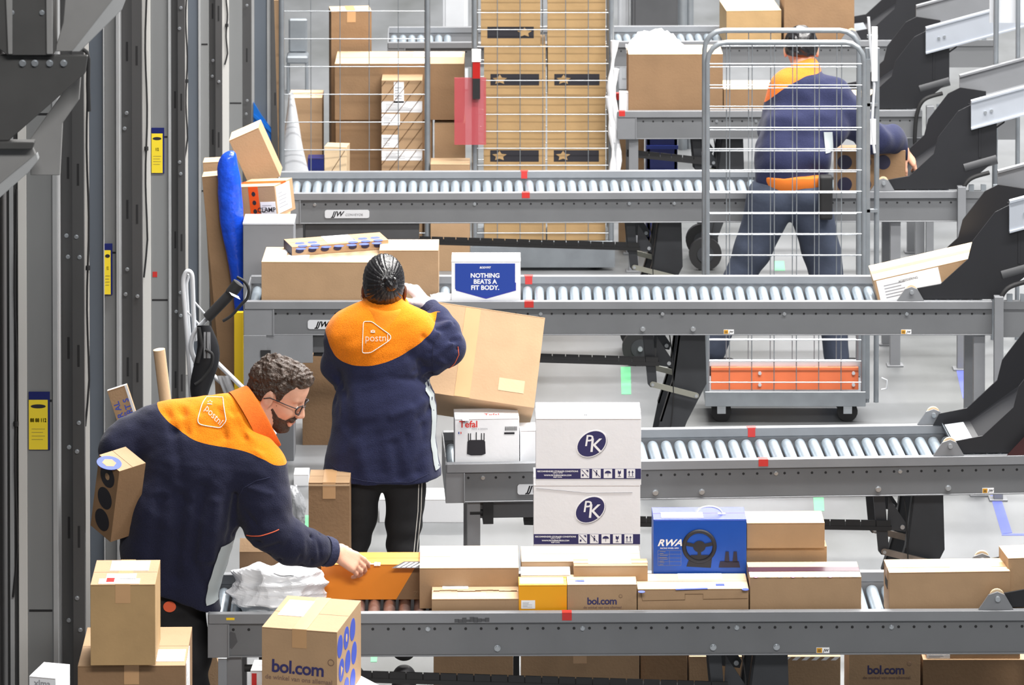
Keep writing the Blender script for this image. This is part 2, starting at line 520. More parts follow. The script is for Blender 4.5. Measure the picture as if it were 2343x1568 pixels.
def on(key, label, x0, x1, tf, tb=None, off=0.05, zb=RZ, d=None, yaw=0.0, Y=None, **kw):
    """a carton by its front face seen in the photo, standing on conveyor `key` (or at depth Y) with base height zb"""
    xm = (x0 + x1) / 2
    if Y is None:
        Xg = P(xm, tf, Z=RT).x
        for _ in range(4):
            Y = cY(key, Xg) + off
            Xg = P(xm, tf, Y=Y).x
        yw = CONV[key][2] + yaw
    else: yw = yaw
    pl, pr = P(x0, tf, Y=Y), P(x1, tf, Y=Y)
    zt = pl.z
    wd = (pr.x - pl.x) / math.cos(yw)
    if d is None: d = max(0.03, P(xm, tb, Z=zt).y - Y)
    c = Vector(((pl.x + pr.x) / 2, Y, zb)) + Vector((-math.sin(yw), math.cos(yw), 0)) * d / 2
    return carton(label, wd, d, zt - zb, c, yw, **kw)
# ------------------------------------------------------------------ parcels on the nearest conveyor (A)
def bol_logo(t, dims, face, u, v, size, m='ink_navy', tag=True, rot=0.0, vs_=1.0, leaf=True):
    o = print_text(t, 'printed_logo', face, dims, 'bol.com', u, v, size, m, bold=0.022, rot=rot, spacing=0.93, vs_=vs_)
    if leaf:
        f = FACE_M[face]; wd, d, h = dims
        b = MB(); r = size * 0.17; cx, cy = u + size * 1.88, v + size * 0.52
        c, s_ = math.cos(rot), math.sin(rot)
        ring = [f(u + (cx - u + r * math.cos(a)) * c - (cy - v + r * math.sin(a)) * s_ * vs_, v + (cx - u + r * math.cos(a)) * s_ + (cy - v + r * math.sin(a)) * c * vs_, 0.0012, wd, d, h) for a in [i * 0.5236 for i in range(12)]]
        b.tube(ring, size * 0.018, 4, closed=True)
        b.build('logo_ring', 'ink_soft', o)
    if tag:
        print_text(t, 'printed_slogan', face, dims, 'de winkel van ons allemaal', u + size * 0.05, v - size * 0.62 * vs_, size * 0.36, 'ink_soft', bold=0.01, rot=rot, vs_=vs_)

on('A', 'large flat carton with a white barcode label on top, right of the orange box', 960, 1187, 1300, 1249, off=0.165, m='cardboard', top_m='cardboard_pale', tape=None,
   labels=[('top', 0.31, 0.77, 0.30, 0.76)], name='cardboard_box')
tt = bpy.data.objects[-1] if False else None
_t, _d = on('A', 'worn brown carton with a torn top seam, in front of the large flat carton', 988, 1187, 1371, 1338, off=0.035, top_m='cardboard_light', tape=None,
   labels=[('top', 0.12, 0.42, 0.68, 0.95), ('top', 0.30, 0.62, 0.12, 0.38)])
b = MB()
for k in range(14):
    u0 = -_d[0] / 2 + 0.005 + k * (_d[0] - 0.01) / 14; u1 = u0 + (_d[0] - 0.01) / 14
    z = 0.0012 + 0.0015 * random.random(); yv = _d[1] * (0.04 + 0.03 * math.sin(k * 0.9))
    b.box(u0, u1, yv - 0.0018, yv + 0.0018, _d[2], _d[2] + z)
b.build('torn_flap_edge', 'seam', _t)
on('A', 'long pale box with a wide white label on top, behind the flat white box', 1193, 1466, 1285, 1250, off=0.20, top_m='cardboard_pale', tape=None, labels=[('top', 0.17, 0.52, 0.55, 0.88)])
on('A', 'white flat box behind the yellow parcel', 1192, 1305, 1315, 1297, off=0.115, m='white_card', tape=None)
on('A', 'small brown box with paper label over its taped top, beside the white flat box', 1313, 1482, 1295, 1279, off=0.115, tape='x', labels=[('top', 0.2, 0.78, 0.25, 1.0)])
_t, _d = on('A', 'yellow parcel box with a white label on top', 1187, 1297, 1339, 1320, off=0.03, m='yellow_box', tape=None, cat='box', name='parcel_box',
   labels=[('top', 0.03, 0.93, 0.12, 0.85), ('front', 0.05, 0.34, 0.35, 0.58)])
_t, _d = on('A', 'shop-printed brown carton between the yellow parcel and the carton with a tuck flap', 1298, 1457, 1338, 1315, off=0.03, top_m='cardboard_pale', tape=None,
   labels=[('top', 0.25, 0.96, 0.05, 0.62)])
bol_logo(_t, _d, 'front', 0.0, _d[2] - 0.058, 0.034)
poly_decal(_t, 'printed_pattern', 'top', _d, [ellipse(-0.07, _d[1] / 2 - 0.004 - 0.012, 0.022, 0.009), ellipse(0.005, _d[1] / 2 - 0.018, 0.03, 0.012)], 'ink_blue')
_t, _d = on('A', 'long brown carton with a tuck flap outlined on its front and blue printing on top', 1459, 1713, 1348, 1313, off=0.03, top_m='cardboard_pale', tape=None, labels=[('top', 0.38, 0.78, 0.62, 0.98)])
b = MB(); f = FACE_M['front']
def lines(mb, face, dims, pts, r, w=0.0008):
    mb.tube([FACE_M[face](u, v, w, *dims) for u, v in pts], r, 4)
W2 = _d[0] / 2; H2 = _d[2]
lines(b, 'front', _d, [(-W2 + 0.01, H2 - 0.002), (-W2 + 0.016, H2 - 0.040), (-0.028, H2 - 0.038), (-0.028, H2 - 0.018), (0.034, H2 - 0.018), (0.034, H2 - 0.036), (W2 - 0.004, H2 - 0.034)], 0.0009)
b.build('tuck_flap_outline', 'seam', _t)
poly_decal(_t, 'printed_pattern', 'top', _d, [[(-0.06, -0.012), (0.05, -0.004), (0.05, 0.008), (-0.06, -0.001)], ellipse(-W2 + 0.012, -0.03, 0.012, 0.012, 14), ellipse(W2 - 0.012, -0.01, 0.012, 0.012, 14), [(0.08, 0.03), (0.11, 0.03), (0.11, 0.05), (0.08, 0.05)]], 'ink_blue')

# blue steering wheel box
_t, _d = on('A', 'blue box with a white carrying handle and a black steering wheel printed on it', 1495, 1708, 1189, 1161, off=0.20, m='blue_box', top_m='blue_box_top', tape=None, name='game_wheel_box', labels=[('top', 0.09, 0.54, 0.10, 0.55)])
W2, D2, H2 = _d[0] / 2, _d[1] / 2, _d[2]
b = MB(); b.tube([(0.035 + 0.045 * math.cos(a), -0.01, H2 + 0.001 + 0.026 * math.sin(a)) for a in [math.pi * i / 14 for i in range(15)]], 0.0035, 8)
b.box(-0.022, 0.004, -0.018, 0.0, H2, H2 + 0.002); b.box(0.066, 0.092, -0.018, 0.0, H2, H2 + 0.002)
b.build('carrying_handle', 'steel_white', _t)
b = MB(); lines(b, 'front', _d, [(-W2 + 0.004, H2 - 0.003), (W2 - 0.004, H2 - 0.003)], 0.001); b.build('lid_edge', 'ink_blue', _t)
print_text(_t, 'printed_logo', 'front', _d, 'RWA', -W2 + 0.056, H2 - 0.082, 0.032, 'paper', bold=0.03, shear=0.35, xs=1.15)
print_text(_t, 'printed_slogan', 'front', _d, 'RACING WHEEL APEX', -W2 + 0.056, H2 - 0.100, 0.0065, 'paper', bold=0.02)
b = MB()
for k in range(5): lines(b, 'front', _d, [(-W2 + 0.016, H2 - 0.108 - k * 0.013), (-W2 + 0.096, H2 - 0.108 - k * 0.013)], 0.0005)
for u in (0.016, 0.056, 0.096): lines(b, 'front', _d, [(-W2 + u, H2 - 0.108), (-W2 + u, H2 - 0.160)], 0.0005)
for k in range(8): lines(b, 'front', _d, [(-W2 + 0.022, H2 - 0.112 - k * 0.0065), (-W2 + 0.022 + random.uniform(0.012, 0.028), H2 - 0.112 - k * 0.0065)], 0.0009)
b.build('printed_table', 'print_grey', _t)
b = MB(); f = FACE_M['front']
wx, wz = -0.002, H2 - 0.094
b.tube([f(wx + 0.053 * math.cos(a), wz + 0.053 * math.sin(a), 0.0008, *_d) for a in [2 * math.pi * i / 40 for i in range(40)]], 0.0075, 6, closed=True)
for a0 in (0.2, 2.94, 4.71):
    b.add([f(wx + r * math.cos(a0 + da), wz + r * math.sin(a0 + da), 0.0026, *_d) for r, da in ((0.012, -0.5), (0.05, -0.13), (0.05, 0.13), (0.012, 0.5))], [(0, 1, 2, 3)])
b.add([f(u, v, 0.0024, *_d) for u, v in ellipse(wx, wz, 0.022, 0.020, 20)], [tuple(range(20))])
b.add([f(u, v, 0.0022, *_d) for u, v in [(wx - 0.045, wz - 0.07), (wx + 0.04, wz - 0.075), (wx + 0.045, wz - 0.03), (wx - 0.03, wz - 0.03)]], [(0, 1, 2, 3)])
o = b.build('printed_steering_wheel', 'ink', _t)
b = MB()
for du in (0.0, 0.028): b.add([f(u, v, 0.0022, *_d) for u, v in [(0.085 + du, H2 - 0.150), (0.103 + du, H2 - 0.150), (0.100 + du, H2 - 0.112), (0.089 + du, H2 - 0.112)]], [(0, 1, 2, 3)])
b.add([f(u, v, 0.0022, *_d) for u, v in [(0.065, H2 - 0.168), (0.14, H2 - 0.168), (0.135, H2 - 0.146), (0.07, H2 - 0.146)]], [(0, 1, 2, 3)])
b.build('printed_pedals', 'ink_darkblue', _t)

# two stacked cartons right of the blue box
_t0, _d0 = on('A', 'brown carton under the other one, right of the blue box', 1708, 1892, 1251, 1236, off=0.235, m='cardboard', tape=None)
_t1, _d1 = on('A', 'brown carton stacked on another one, right of the blue box', 1709, 1887, 1197, 1170, off=0.215, m='cardboard', top_m='cardboard_pale', tape=None, labels=[('top', 0.07, 0.5, 0.1, 0.5)], zb=_t0.location.z + _d0[2] + 0.0008)
_t, _d = on('A', 'brown carton with a dark decorated tape across its top, left of the bare rollers', 1716, 1971, 1321, 1286, off=0.035, top_m='cardboard_pale', tape='x', tape_m='shop_tape')
b = MB()
for k in range(9):
    u = -_d[0] / 2 + 0.02 + k * _d[0] / 9
    b.add([FACE_M['top'](x, y, 0.0016, *_d) for x, y in ellipse(u, 0, 0.008 if k % 3 == 0 else 0.011, 0.010 if k % 3 == 0 else 0.006, 12)], [tuple(range(12))], 1 if k % 3 == 0 else 0)
b.build('tape_print', ['paper', 'pink'], _t)
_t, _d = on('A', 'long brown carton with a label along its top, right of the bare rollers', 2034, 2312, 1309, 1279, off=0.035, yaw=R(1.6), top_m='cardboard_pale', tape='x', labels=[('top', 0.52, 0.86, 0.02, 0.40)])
b = MB(); b.box(-_d[0] / 2 - 0.0012, -_d[0] / 2, -0.03, 0.03, _d[2] - 0.07, _d[2] - 0.04); b.build('hand_hole', 'hole_dark', _t)
on('A', 'brown carton cut off by the right edge of the photo', 2306, 2420, 1276, 1247, off=0.07, yaw=R(6), top_m='cardboard_pale', tape=None)

# orange box; the diagonal shadow on its front is painted as a decal
_t, _d = on('A', 'orange box with a dark lower right corner, under the bending man\'s hand', 735, 982, 1292, 1264, off=0.262, yaw=R(-0.4), m='orange_box', tape=None, name='modem_box',
            labels=[('top', 0.27, 0.36, 0.05, 0.75)])
poly_decal(_t, 'painted_shadow', 'front', _d, [[(_d[0] / 2 - 0.115, 0.001), (_d[0] / 2 - 0.001, 0.001), (_d[0] / 2 - 0.001, _d[2] - 0.004), (_d[0] / 2 - 0.045, _d[2] - 0.004)]], 'cardboard_dark')
print_text(_t, 'printed_logo', 'front', _d, 'Ziggo', _d[0] / 2 - 0.026, 0.020, 0.026, 'tape_clear', bold=0.0)
b = MB()
for k in range(4): b.add([FACE_M['top'](u, v, 0.001, *_d) for u, v in [(0.075 + k * 0.018, -0.035), (0.085 + k * 0.018, -0.035), (0.115 + k * 0.018, 0.02), (0.105 + k * 0.018, 0.02)]], [(0, 1, 2, 3)], 1)
b.add([FACE_M['top'](u, v, 0.0008, *_d) for u, v in [(0.058, -0.042), (0.175, -0.042), (0.175, 0.03), (0.1, 0.03)]], [(0, 1, 2, 3)], 0)
b.build('printed_cables', ['ink', 'paper'], _t)
print_text(_t, 'printed_text', 'top', _d, 'Hi', -0.005, 0.0, 0.05, 'paper', bold=0.05)

# dark opened carton behind the man's arm
_t, _d = on('A', 'dark brown open carton behind the white plastic parcel', 548, 736, 1262, 1222, off=0.30, d=0.12, yaw=R(-1), m='cardboard_dark', tape=None)
b = MB(); W2, D2, H2 = _d[0] / 2, _d[1] / 2, _d[2]
b.hexa([(-W2, -D2, H2), (W2, -D2, H2), (W2, -D2 - 0.004, H2 - 0.001), (-W2, -D2 - 0.004, H2 - 0.001)][::1], [(-W2, -D2 + 0.03, H2 + 0.035), (W2, -D2 + 0.03, H2 + 0.03), (W2, -D2 + 0.027, H2 + 0.033), (-W2, -D2 + 0.027, H2 + 0.038)])
b.build('open_flap', 'cardboard', _t)

# paper roll end behind the long pale box
Y = cY('A', P(1470, 1260, Z=RT).x) + 0.30
c = P(1466, 1268, Y=Y)
b = MB(); r_ = 0.034
b.cyl((-0.16, 0, 0), (0.0, 0, 0), r_, 24, 0); b.cyl((0.0, 0, 0), (0.0006, 0, 0), r_ * 0.82, 24, 1)
o = b.build('cardboard_tube', ['cardboard_pale', 'seam'], None, loc=(c.x, Y, RZ + r_), rot=(0, 0, R(-12)))
prop(o, 'round pale tube end showing behind the long pale box, left of the blue box', 'tube')

# ------------------------------------------------------------------ white meal boxes stack between conveyors A and B
def pk_box(label, x0, x1, tf, tb, zb, Y, yaw=0.0, d=None):
    t, d = on('B', label, x0, x1, tf, tb, Y=Y, zb=zb, yaw=yaw, d=d, m='white_card', tape='x', tape_m='paper', name='white_carton', group='white cartons with an oval emblem')
    h = d[2]; W2 = d[0] / 2
    decal(t, 'printed_band', 'front', d, -W2 + 0.0005, W2 - 0.0005, h * 0.09, h * 0.245, 'ink_navy', 0.0008)
    cu, cv = 0.012, h * 0.62
    a = R(35)
    poly_decal(t, 'printed_emblem', 'front', d, [ellipse(cu + 0.002, cv - 0.0035, 0.062, 0.045, 32, a)], 'print_grey', 0.0008)
    poly_decal(t, 'printed_emblem', 'front', d, [ellipse(cu, cv, 0.062, 0.046, 32, a)], 'paper', 0.0010)
    poly_decal(t, 'printed_emblem', 'front', d, [ellipse(cu, cv, 0.058, 0.0425, 32, a)], 'ink_navy', 0.0013)
    print_text(t, 'printed_letters', 'front', d, 'P', cu - 0.013, cv + 0.010, 0.060, 'paper', bold=0.008, w=0.0017, shear=0.15)
    print_text(t, 'printed_letters', 'front', d, 'K', cu + 0.014, cv - 0.008, 0.072, 'paper', bold=0.010, w=0.0018, shear=0.1)
    print_text(t, 'printed_text', 'front', d, 'RECOMMENDED STORAGE CONDITIONS', -W2 + 0.082, h * 0.205, 0.0082, 'paper', bold=0.03, w=0.0012)
    print_text(t, 'printed_text', 'front', d, '+2\u00b0C / +7\u00b0C', -W2 + 0.082, h * 0.18, 0.007, 'paper', bold=0.03, w=0.0012)
    print_text(t, 'printed_text', 'front', d, 'WWW.PKTHERMOBOX.COM', -W2 + 0.082, h * 0.145, 0.0078, 'paper', bold=0.03, w=0.0012)
    print_text(t, 'printed_text', 'front', d, 'KEEP COOL', -W2 + 0.082, h * 0.118, 0.0062, 'paper', bold=0.03, w=0.0012)
    for k in range(5):
        u0 = -W2 + 0.168 + k * 0.043; s = 0.032; vv = h * 0.168 - s / 2 + 0.002
        ic = decal(t, 'handling_icon', 'front', d, u0, u0 + s, vv - 0.002, vv + s, 'paper', 0.0012)
        b = MB(); F_ = lambda pts: [FACE_M['front'](u0 + p * s, vv + q * s, 0.0017, *d) for p, q in pts]
        if k == 4:
            for q in (0.3, 0.7):
                b.add(F_([(q - 0.04, 0.2), (q + 0.04, 0.2), (q + 0.04, 0.6), (q - 0.04, 0.6)]), [(0, 1, 2, 3)]); b.add(F_([(q - 0.14, 0.58), (q + 0.14, 0.58), (q, 0.85)]), [(0, 1, 2)])
            b.add(F_([(0.15, 0.08), (0.85, 0.08), (0.85, 0.14), (0.15, 0.14)]), [(0, 1, 2, 3)])
        elif k == 3:
            b.add(F_([(0.32, 0.88), (0.32, 0.5), (0.5, 0.38), (0.68, 0.5), (0.68, 0.88), (0.52, 0.7)]), [(0, 1, 2, 3, 4, 5)]); b.add(F_([(0.46, 0.4), (0.54, 0.4), (0.54, 0.16), (0.46, 0.16)]), [(0, 3, 2, 1)]); b.add(F_([(0.32, 0.1), (0.68, 0.1), (0.68, 0.17), (0.32, 0.17)]), [(0, 1, 2, 3)])
        elif k == 2:
            b.add(F_([(0.12, 0.5)] + [(0.5 + 0.38 * math.cos(a_), 0.5 + 0.32 * math.sin(a_)) for a_ in [math.pi - math.pi * i / 8 for i in range(1, 8)]] + [(0.88, 0.5)]), [tuple(range(9))]); b.add(F_([(0.48, 0.5), (0.53, 0.5), (0.53, 0.15), (0.48, 0.15)]), [(0, 1, 2, 3)])
        else:
            b.add(F_([(0.08, 0.9), (0.14, 0.94), (0.92, 0.1), (0.86, 0.06)]), [(0, 1, 2, 3)]); b.add(F_([(0.55, 0.9), (0.9, 0.6), (0.9, 0.9)] if k == 0 else [(0.45, 0.85), (0.6, 0.85), (0.6, 0.7), (0.45, 0.7)]), [tuple(range(3 if k == 0 else 4))]); b.add(F_([(0.15, 0.4), (0.35, 0.4), (0.35, 0.15), (0.15, 0.15)] if k == 0 else [(0.4, 0.65), (0.62, 0.6), (0.55, 0.2), (0.45, 0.2)]), [(0, 1, 2, 3)])
        b.build('icon_print', 'ink_navy', ic)
    return t, d
YS = cY('B', 0.3) - 0.40
z1 = P(1345, 1110, Y=YS).z
z0 = P(1345, 1259, Y=YS).z
STK = (YS, z0, z1)
_t, _d = pk_box('upper of the two white cartons with a dark blue oval emblem', 1226, 1467, 958, 921, z1, YS)
print_text(_t, 'printed_text', 'top', _d, 'PK   THERMO', -0.05, 0.045, 0.022, 'print_grey', bold=0.01)
_t, _d = pk_box('lower white carton with a dark blue oval emblem, directly under its twin', 1221, 1465, 1110, None, z0, YS, d=0.22)
b = MB(); lines(b, 'front', _d, [(-_d[0] / 2 + 0.01, _d[2] - 0.012), (-0.1, _d[2] - 0.02), (0.0, _d[2] - 0.03), (0.17, _d[2] - 0.028)], 0.0008); b.build('creased_flap', 'print_grey', _t)
k_ = 0
zz = z0
while zz > 0.02:
    hh = min(0.247, zz) if zz > 0.30 else zz
    carton('white carton hidden low in the stack under the two emblem cartons', 0.395, 0.22, hh - 0.001, (_t.location.x, YS + 0.11, zz - hh), 0, m='white_card', tape=None, name='white_carton', group='hidden lower white cartons')
    zz -= hh

# ------------------------------------------------------------------ conveyor B parcels
_t, _d = on('B', 'white carton with a red printed name and a black deep fryer pictured on it', 1041, 1188, 958, 935, off=0.035, m='white_card', tape=None, name='fryer_box')
W2, D2, H2 = _d[0] / 2, _d[1] / 2, _d[2]
print_text(_t, 'printed_logo', 'front', _d, 'Tefal', -W2 + 0.052, H2 - 0.022, 0.036, 'brand_red', bold=0.018)
print_text(_t, 'printed_text', 'front', _d, 'INOX & DESIGN', -W2 + 0.095, H2 - 0.040, 0.0085, 'print_grey')
b = MB(); f = FACE_M['front']; cx_, cz_ = -W2 + 0.082, H2 - 0.098
for q in ((-0.030, 0.036), (-0.022, 0.036), (0.0, 0.04), (0.020, 0.036), (0.030, 0.036)): b.add([f(cx_ + q[0] - 0.0018, cz_ + 0.01, 0.0014, *_d), f(cx_ + q[0] + 0.0018, cz_ + 0.01, 0.0014, *_d), f(cx_ + q[0] + 0.0018, cz_ + q[1] + 0.006, 0.0014, *_d), f(cx_ + q[0] - 0.0018, cz_ + q[1] + 0.006, 0.0014, *_d)], [(0, 1, 2, 3)])
b.add([f(cx_ + x, cz_ + z, 0.0012, *_d) for x, z in ((-0.036, -0.038), (-0.02, -0.044), (0.02, -0.044), (0.036, -0.038), (0.034, 0.010), (0.026, 0.016), (-0.026, 0.016), (-0.034, 0.010))], [tuple(range(8))])
b.build('printed_fryer', 'ink', _t)
b = MB()
for k in range(14): b.add([f(W2 - 0.055 + k * 0.0034, H2 - 0.032 - dz, 0.0012, *_d) for _ in (0,) for dz in (0,)] + [f(W2 - 0.055 + k * 0.0034 + 0.0018, H2 - 0.032, 0.0012, *_d), f(W2 - 0.055 + k * 0.0034 + 0.0018, H2 - 0.048, 0.0012, *_d), f(W2 - 0.055 + k * 0.0034, H2 - 0.048, 0.0012, *_d)], [(0, 3, 2, 1)])
b.add([f(u, v, 0.0012, *_d) for u, v in ((W2 - 0.058, H2 - 0.054), (W2 - 0.018, H2 - 0.054), (W2 - 0.018, H2 - 0.062), (W2 - 0.058, H2 - 0.062))], [(0, 3, 2, 1)])
b.add([f(u, v, 0.0012, *_d) for u, v in ((-W2 + 0.012, 0.012), (W2 - 0.05, 0.012), (W2 - 0.05, 0.016), (-W2 + 0.012, 0.016))], [(0, 1, 2, 3)])
b.build('barcode', 'ink', _t)
b = MB()
for k, mi in enumerate((0, 1, 2)): b.add([f(-W2 + 0.013 + k * 0.004, H2 - 0.058, 0.0012, *_d), f(-W2 + 0.017 + k * 0.004, H2 - 0.058, 0.0012, *_d), f(-W2 + 0.017 + k * 0.004, H2 - 0.050, 0.0012, *_d), f(-W2 + 0.013 + k * 0.004, H2 - 0.050, 0.0012, *_d)], [(0, 1, 2, 3)], mi)
b.build('printed_flag', ['brand_blue', 'paper', 'brand_red'], _t)
b = MB(); b.add([FACE_M['top'](-W2 + 0.04 + x, y, 0.0009, *_d) for x, y in ((-0.012, -0.03), (0.012, -0.03), (0.016, 0.02), (0.0, 0.045), (-0.016, 0.02))], [(0, 1, 2, 3, 4)]); b.build('printed_fryer', 'print_grey', _t)
print_text(_t, 'printed_text', 'top', _d, 'Tefal', 0.02, 0.05, 0.03, 'brand_red', bold=0.01)
on('B', 'plain white box squeezed between the fryer carton and the white emblem cartons', 1190, 1238, 985, 967, off=0.06, m='white_card', tape=None)

# ------------------------------------------------------------------ conveyor C parcels
_t, _d = on('C', 'long brown carton with two white labels at its left end, behind the woman\'s head', 598, 878, 600, 566, off=0.03, yaw=R(-1.2), tape=None, top_m='cardboard_light', labels=[('top', 0.01, 0.19, 0.12, 0.80), ('top', 0.20, 0.38, 0.05, 0.45)])
LONGC = (_t, _d)
on('C', 'brown carton behind the right half of the long carton', 868, 1003, 573, 548, off=0.14, m='cardboard', top_m='cardboard_pale', tape=None)
_t, _d = on('C', 'white carton with a large blue shield print, at the left of the bare rollers', 1033, 1191, 598, 578, off=0.03, m='white_card', tape=None)
W2, D2, H2 = _d[0] / 2, _d[1] / 2, _d[2]
zt_ = H2 - 0.006; zb_ = H2 - 0.155
poly_decal(_t, 'printed_shield', 'front', _d, [[(-W2 + 0.02, zb_ + 0.025), (0, zb_ - 0.012), (W2 - 0.02, zb_ + 0.025), (W2 - 0.02, zb_ + 0.06), (-W2 + 0.02, zb_ + 0.06)]], 'blue_box_top', 0.0008)
poly_decal(_t, 'printed_shield', 'front', _d, [[(-W2 + 0.016, zt_ - 0.004), (-W2 + 0.016, zb_ + 0.032), (-0.04, zb_ + 0.004), (0, zb_ - 0.003), (0.04, zb_ + 0.004), (W2 - 0.024, zb_ + 0.032), (W2 - 0.024, zt_ - 0.004)]], 'brand_blue', 0.0012)
for k, tx in enumerate(('NOTHING', 'BEATS A', 'FIT BODY.')): print_text(_t, 'printed_slogan', 'front', _d, tx, -0.004, zt_ - 0.058 - k * 0.027, 0.0275, 'paper', bold=0.03, w=0.0018)
print_text(_t, 'printed_slogan', 'front', _d, 'BODYFIT', -0.004, zt_ - 0.022, 0.012, 'paper', bold=0.03, w=0.0018, shear=0.2)
# patterned flat carton lying on the long one
lt, ld = LONGC
zt = lt.location.z + ld[2]
a0 = P(668, 585, Z=zt + 0.003); a1 = P(890, 573, Z=zt + 0.003); a2 = P(631, 565, Z=zt + 0.003)
xd = (a1 - a0); yaw_ = math.atan2(xd.y, xd.x); wd = xd.length
dd = abs((a2 - a0).dot(Vector((-math.sin(yaw_), math.cos(yaw_), 0))))
dd = 0.15; yaw_ = R(17.0); wd = 0.445
c = a0 + Vector((math.cos(yaw_), math.sin(yaw_), 0)) * wd / 2 + Vector((-math.sin(yaw_), math.cos(yaw_), 0)) * dd / 2
c.z = zt + 0.0012
_t, _d = carton('flat carton with a pattern of blue ovals lying on the long brown carton', wd, dd, 0.040, c, yaw_, m='cardboard', top_m='cardboard', tape=None, labels=[('top', 0.38, 0.66, 0.2, 0.95)], name='flat_carton')
W2, D2, H2 = _d[0] / 2, _d[1] / 2, _d[2]
pl = [ellipse(-W2 + 0.035 + k * 0.058 + (0.012 if k > 3 else 0), 0.021, 0.019, 0.011) for k in range(7) if -W2 + 0.06 + k * 0.058 < W2]
poly_decal(_t, 'printed_pattern', 'front', _d, pl, 'ink_darkblue')
pl = [ellipse(-W2 + 0.03 + k * 0.058 + (0.02 if r_ else 0), -D2 + 0.03 + r_ * 0.05, 0.022, 0.018) for k in range(7) for r_ in range(3) if -W2 + 0.075 + k * 0.058 < W2 and not (2 <= k <= 3 and r_ > 0)]
poly_decal(_t, 'printed_pattern', 'top', _d, pl, 'ink_blue', 0.001)
decal(_t, 'printed_end', 'left', _d, -D2 + 0.001, D2 - 0.001, 0.001, H2 - 0.001, 'ink_darkblue')
# small purple-white pouches between
for k, (x, y, z, nm) in enumerate(((1000, 672, 0.03, 'lower'), (1012, 664, 0.055, 'upper'))):
    Yk = cY('C', -0.45) + 0.06 + k * 0.03
    c = P(x, y, Y=Yk); b = MB()
    rows = []
    for i in range(9):
        u = i / 8 * 2 - 1
        rows.append([Vector((u * 0.05, v * 0.035, (1 - abs(u) ** 3) * (1 - abs(v) ** 3) * 0.016 + 0.002 * math.sin(9 * u + 5 * v))) for v in [j / 6 * 2 - 1 for j in range(7)]])
    b.grid(rows); b.grid([[Vector((p.x, p.y, -p.z * 0.2 - 0.001)) for p in r][::-1] for r in rows])
    o = b.build('foil_pouch', 'white_card' if k else 'ink_blue', None, loc=(c.x, Yk, RZ + 0.012 + k * 0.024), rot=(R(8), 0, R(10 * k)))
    prop(o, 'small %s pouch lying %s between the brown carton and the white shield carton' % (('purple blue', 'underneath') if not k else ('white crinkled', 'on top')), 'pouch')
# tilted carton coming down the chute onto C
cL = P(2012, 640, Y=cY('C', 1.6) + 0.12)
_t, _d = carton('pale carton tilted on the chute, with a white address label on its side', 0.52, 0.26, 0.115, (0, 0, 0), 0, m='cardboard', top_m='cardboard_pale', tape='x', labels=[('front', 0.02, 0.56, 0.05, 0.95)], name='cardboard_box')
_t.rotation_euler = (0, R(-13), 0)
pc = P(2012, 681, Y=cY('C', 1.6) + 0.06)
_t.location = Vector((pc.x, cY('C', 1.6) + 0.19, RZ + 0.006)) + Matrix.Rotation(R(-13), 3, 'Y') @ Vector((0.26, 0, 0))
print_text(_t, 'label_text', 'front', _d, 'ADRESSERING', -0.11, 0.085, 0.014, 'ink', bold=0.01, w=0.0022)

# ------------------------------------------------------------------ conveyor E / F parcels
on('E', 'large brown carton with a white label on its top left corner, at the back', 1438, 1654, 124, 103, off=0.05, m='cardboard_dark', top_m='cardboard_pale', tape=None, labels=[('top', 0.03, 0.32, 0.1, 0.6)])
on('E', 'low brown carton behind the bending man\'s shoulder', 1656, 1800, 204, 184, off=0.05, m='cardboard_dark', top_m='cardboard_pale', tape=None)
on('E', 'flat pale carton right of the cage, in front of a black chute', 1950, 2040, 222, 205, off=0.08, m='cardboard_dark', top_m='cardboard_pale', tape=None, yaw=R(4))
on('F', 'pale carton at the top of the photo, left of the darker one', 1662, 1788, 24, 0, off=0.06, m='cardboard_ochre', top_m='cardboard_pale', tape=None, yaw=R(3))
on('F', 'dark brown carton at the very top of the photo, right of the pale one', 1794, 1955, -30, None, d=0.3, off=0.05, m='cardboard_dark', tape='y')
def PS(px, py, s):
    """point on a pixel's ray where one metre measures s pixels"""
    a = (px - W_PX / 2) / FPX; b = -(py - PY0) / FPX
    return Vector((0, 0, HC)) + Vector((a, CT + b * ST, -ST + b * CT)) * (FPX / s)
# ------------------------------------------------------------------ conveyor undercarriage
def name_plate(key, lx, px0, px1, t):
    x0, x1 = lx(px0), lx(px1)
    b = MB(); z0, z1 = RT - 0.125, RT - 0.085
    n = 5
    pts = []
    for cx, cz, a0 in ((x1 - 0.01, z1 - 0.01, 0), (x0 + 0.01, z1 - 0.01, 90), (x0 + 0.01, z0 + 0.01, 180), (x1 - 0.01, z0 + 0.01, 270)):
        pts += [(cx + 0.01 * math.cos(R(a0 + 90 * i / n)), 0.0005, cz + 0.01 * math.sin(R(a0 + 90 * i / n))) for i in range(n + 1)]
    b.prism(pts, (0, 0.003, 0)); o = b.build('name_plate', 'label_plate', t)
    vs, fs = text_mesh('JJW', 0.034, 0.03, 'LEFT', 0.35)
    m = MB(); m.add([(x0 + 0.035 + x, 0.0000, (z0 + z1) / 2 + y) for x, y, z in vs], fs); m.build('plate_lettering', 'ink', o)
    vs, fs = text_mesh('CONVEYOR', 0.016, 0.01, 'LEFT', 0.2)
    m = MB(); m.add([(x0 + 0.10 + x, 0.0000, (z0 + z1) / 2 - 0.004 + y) for x, y, z in vs if True], fs); m.build('plate_lettering', 'print_grey', o)
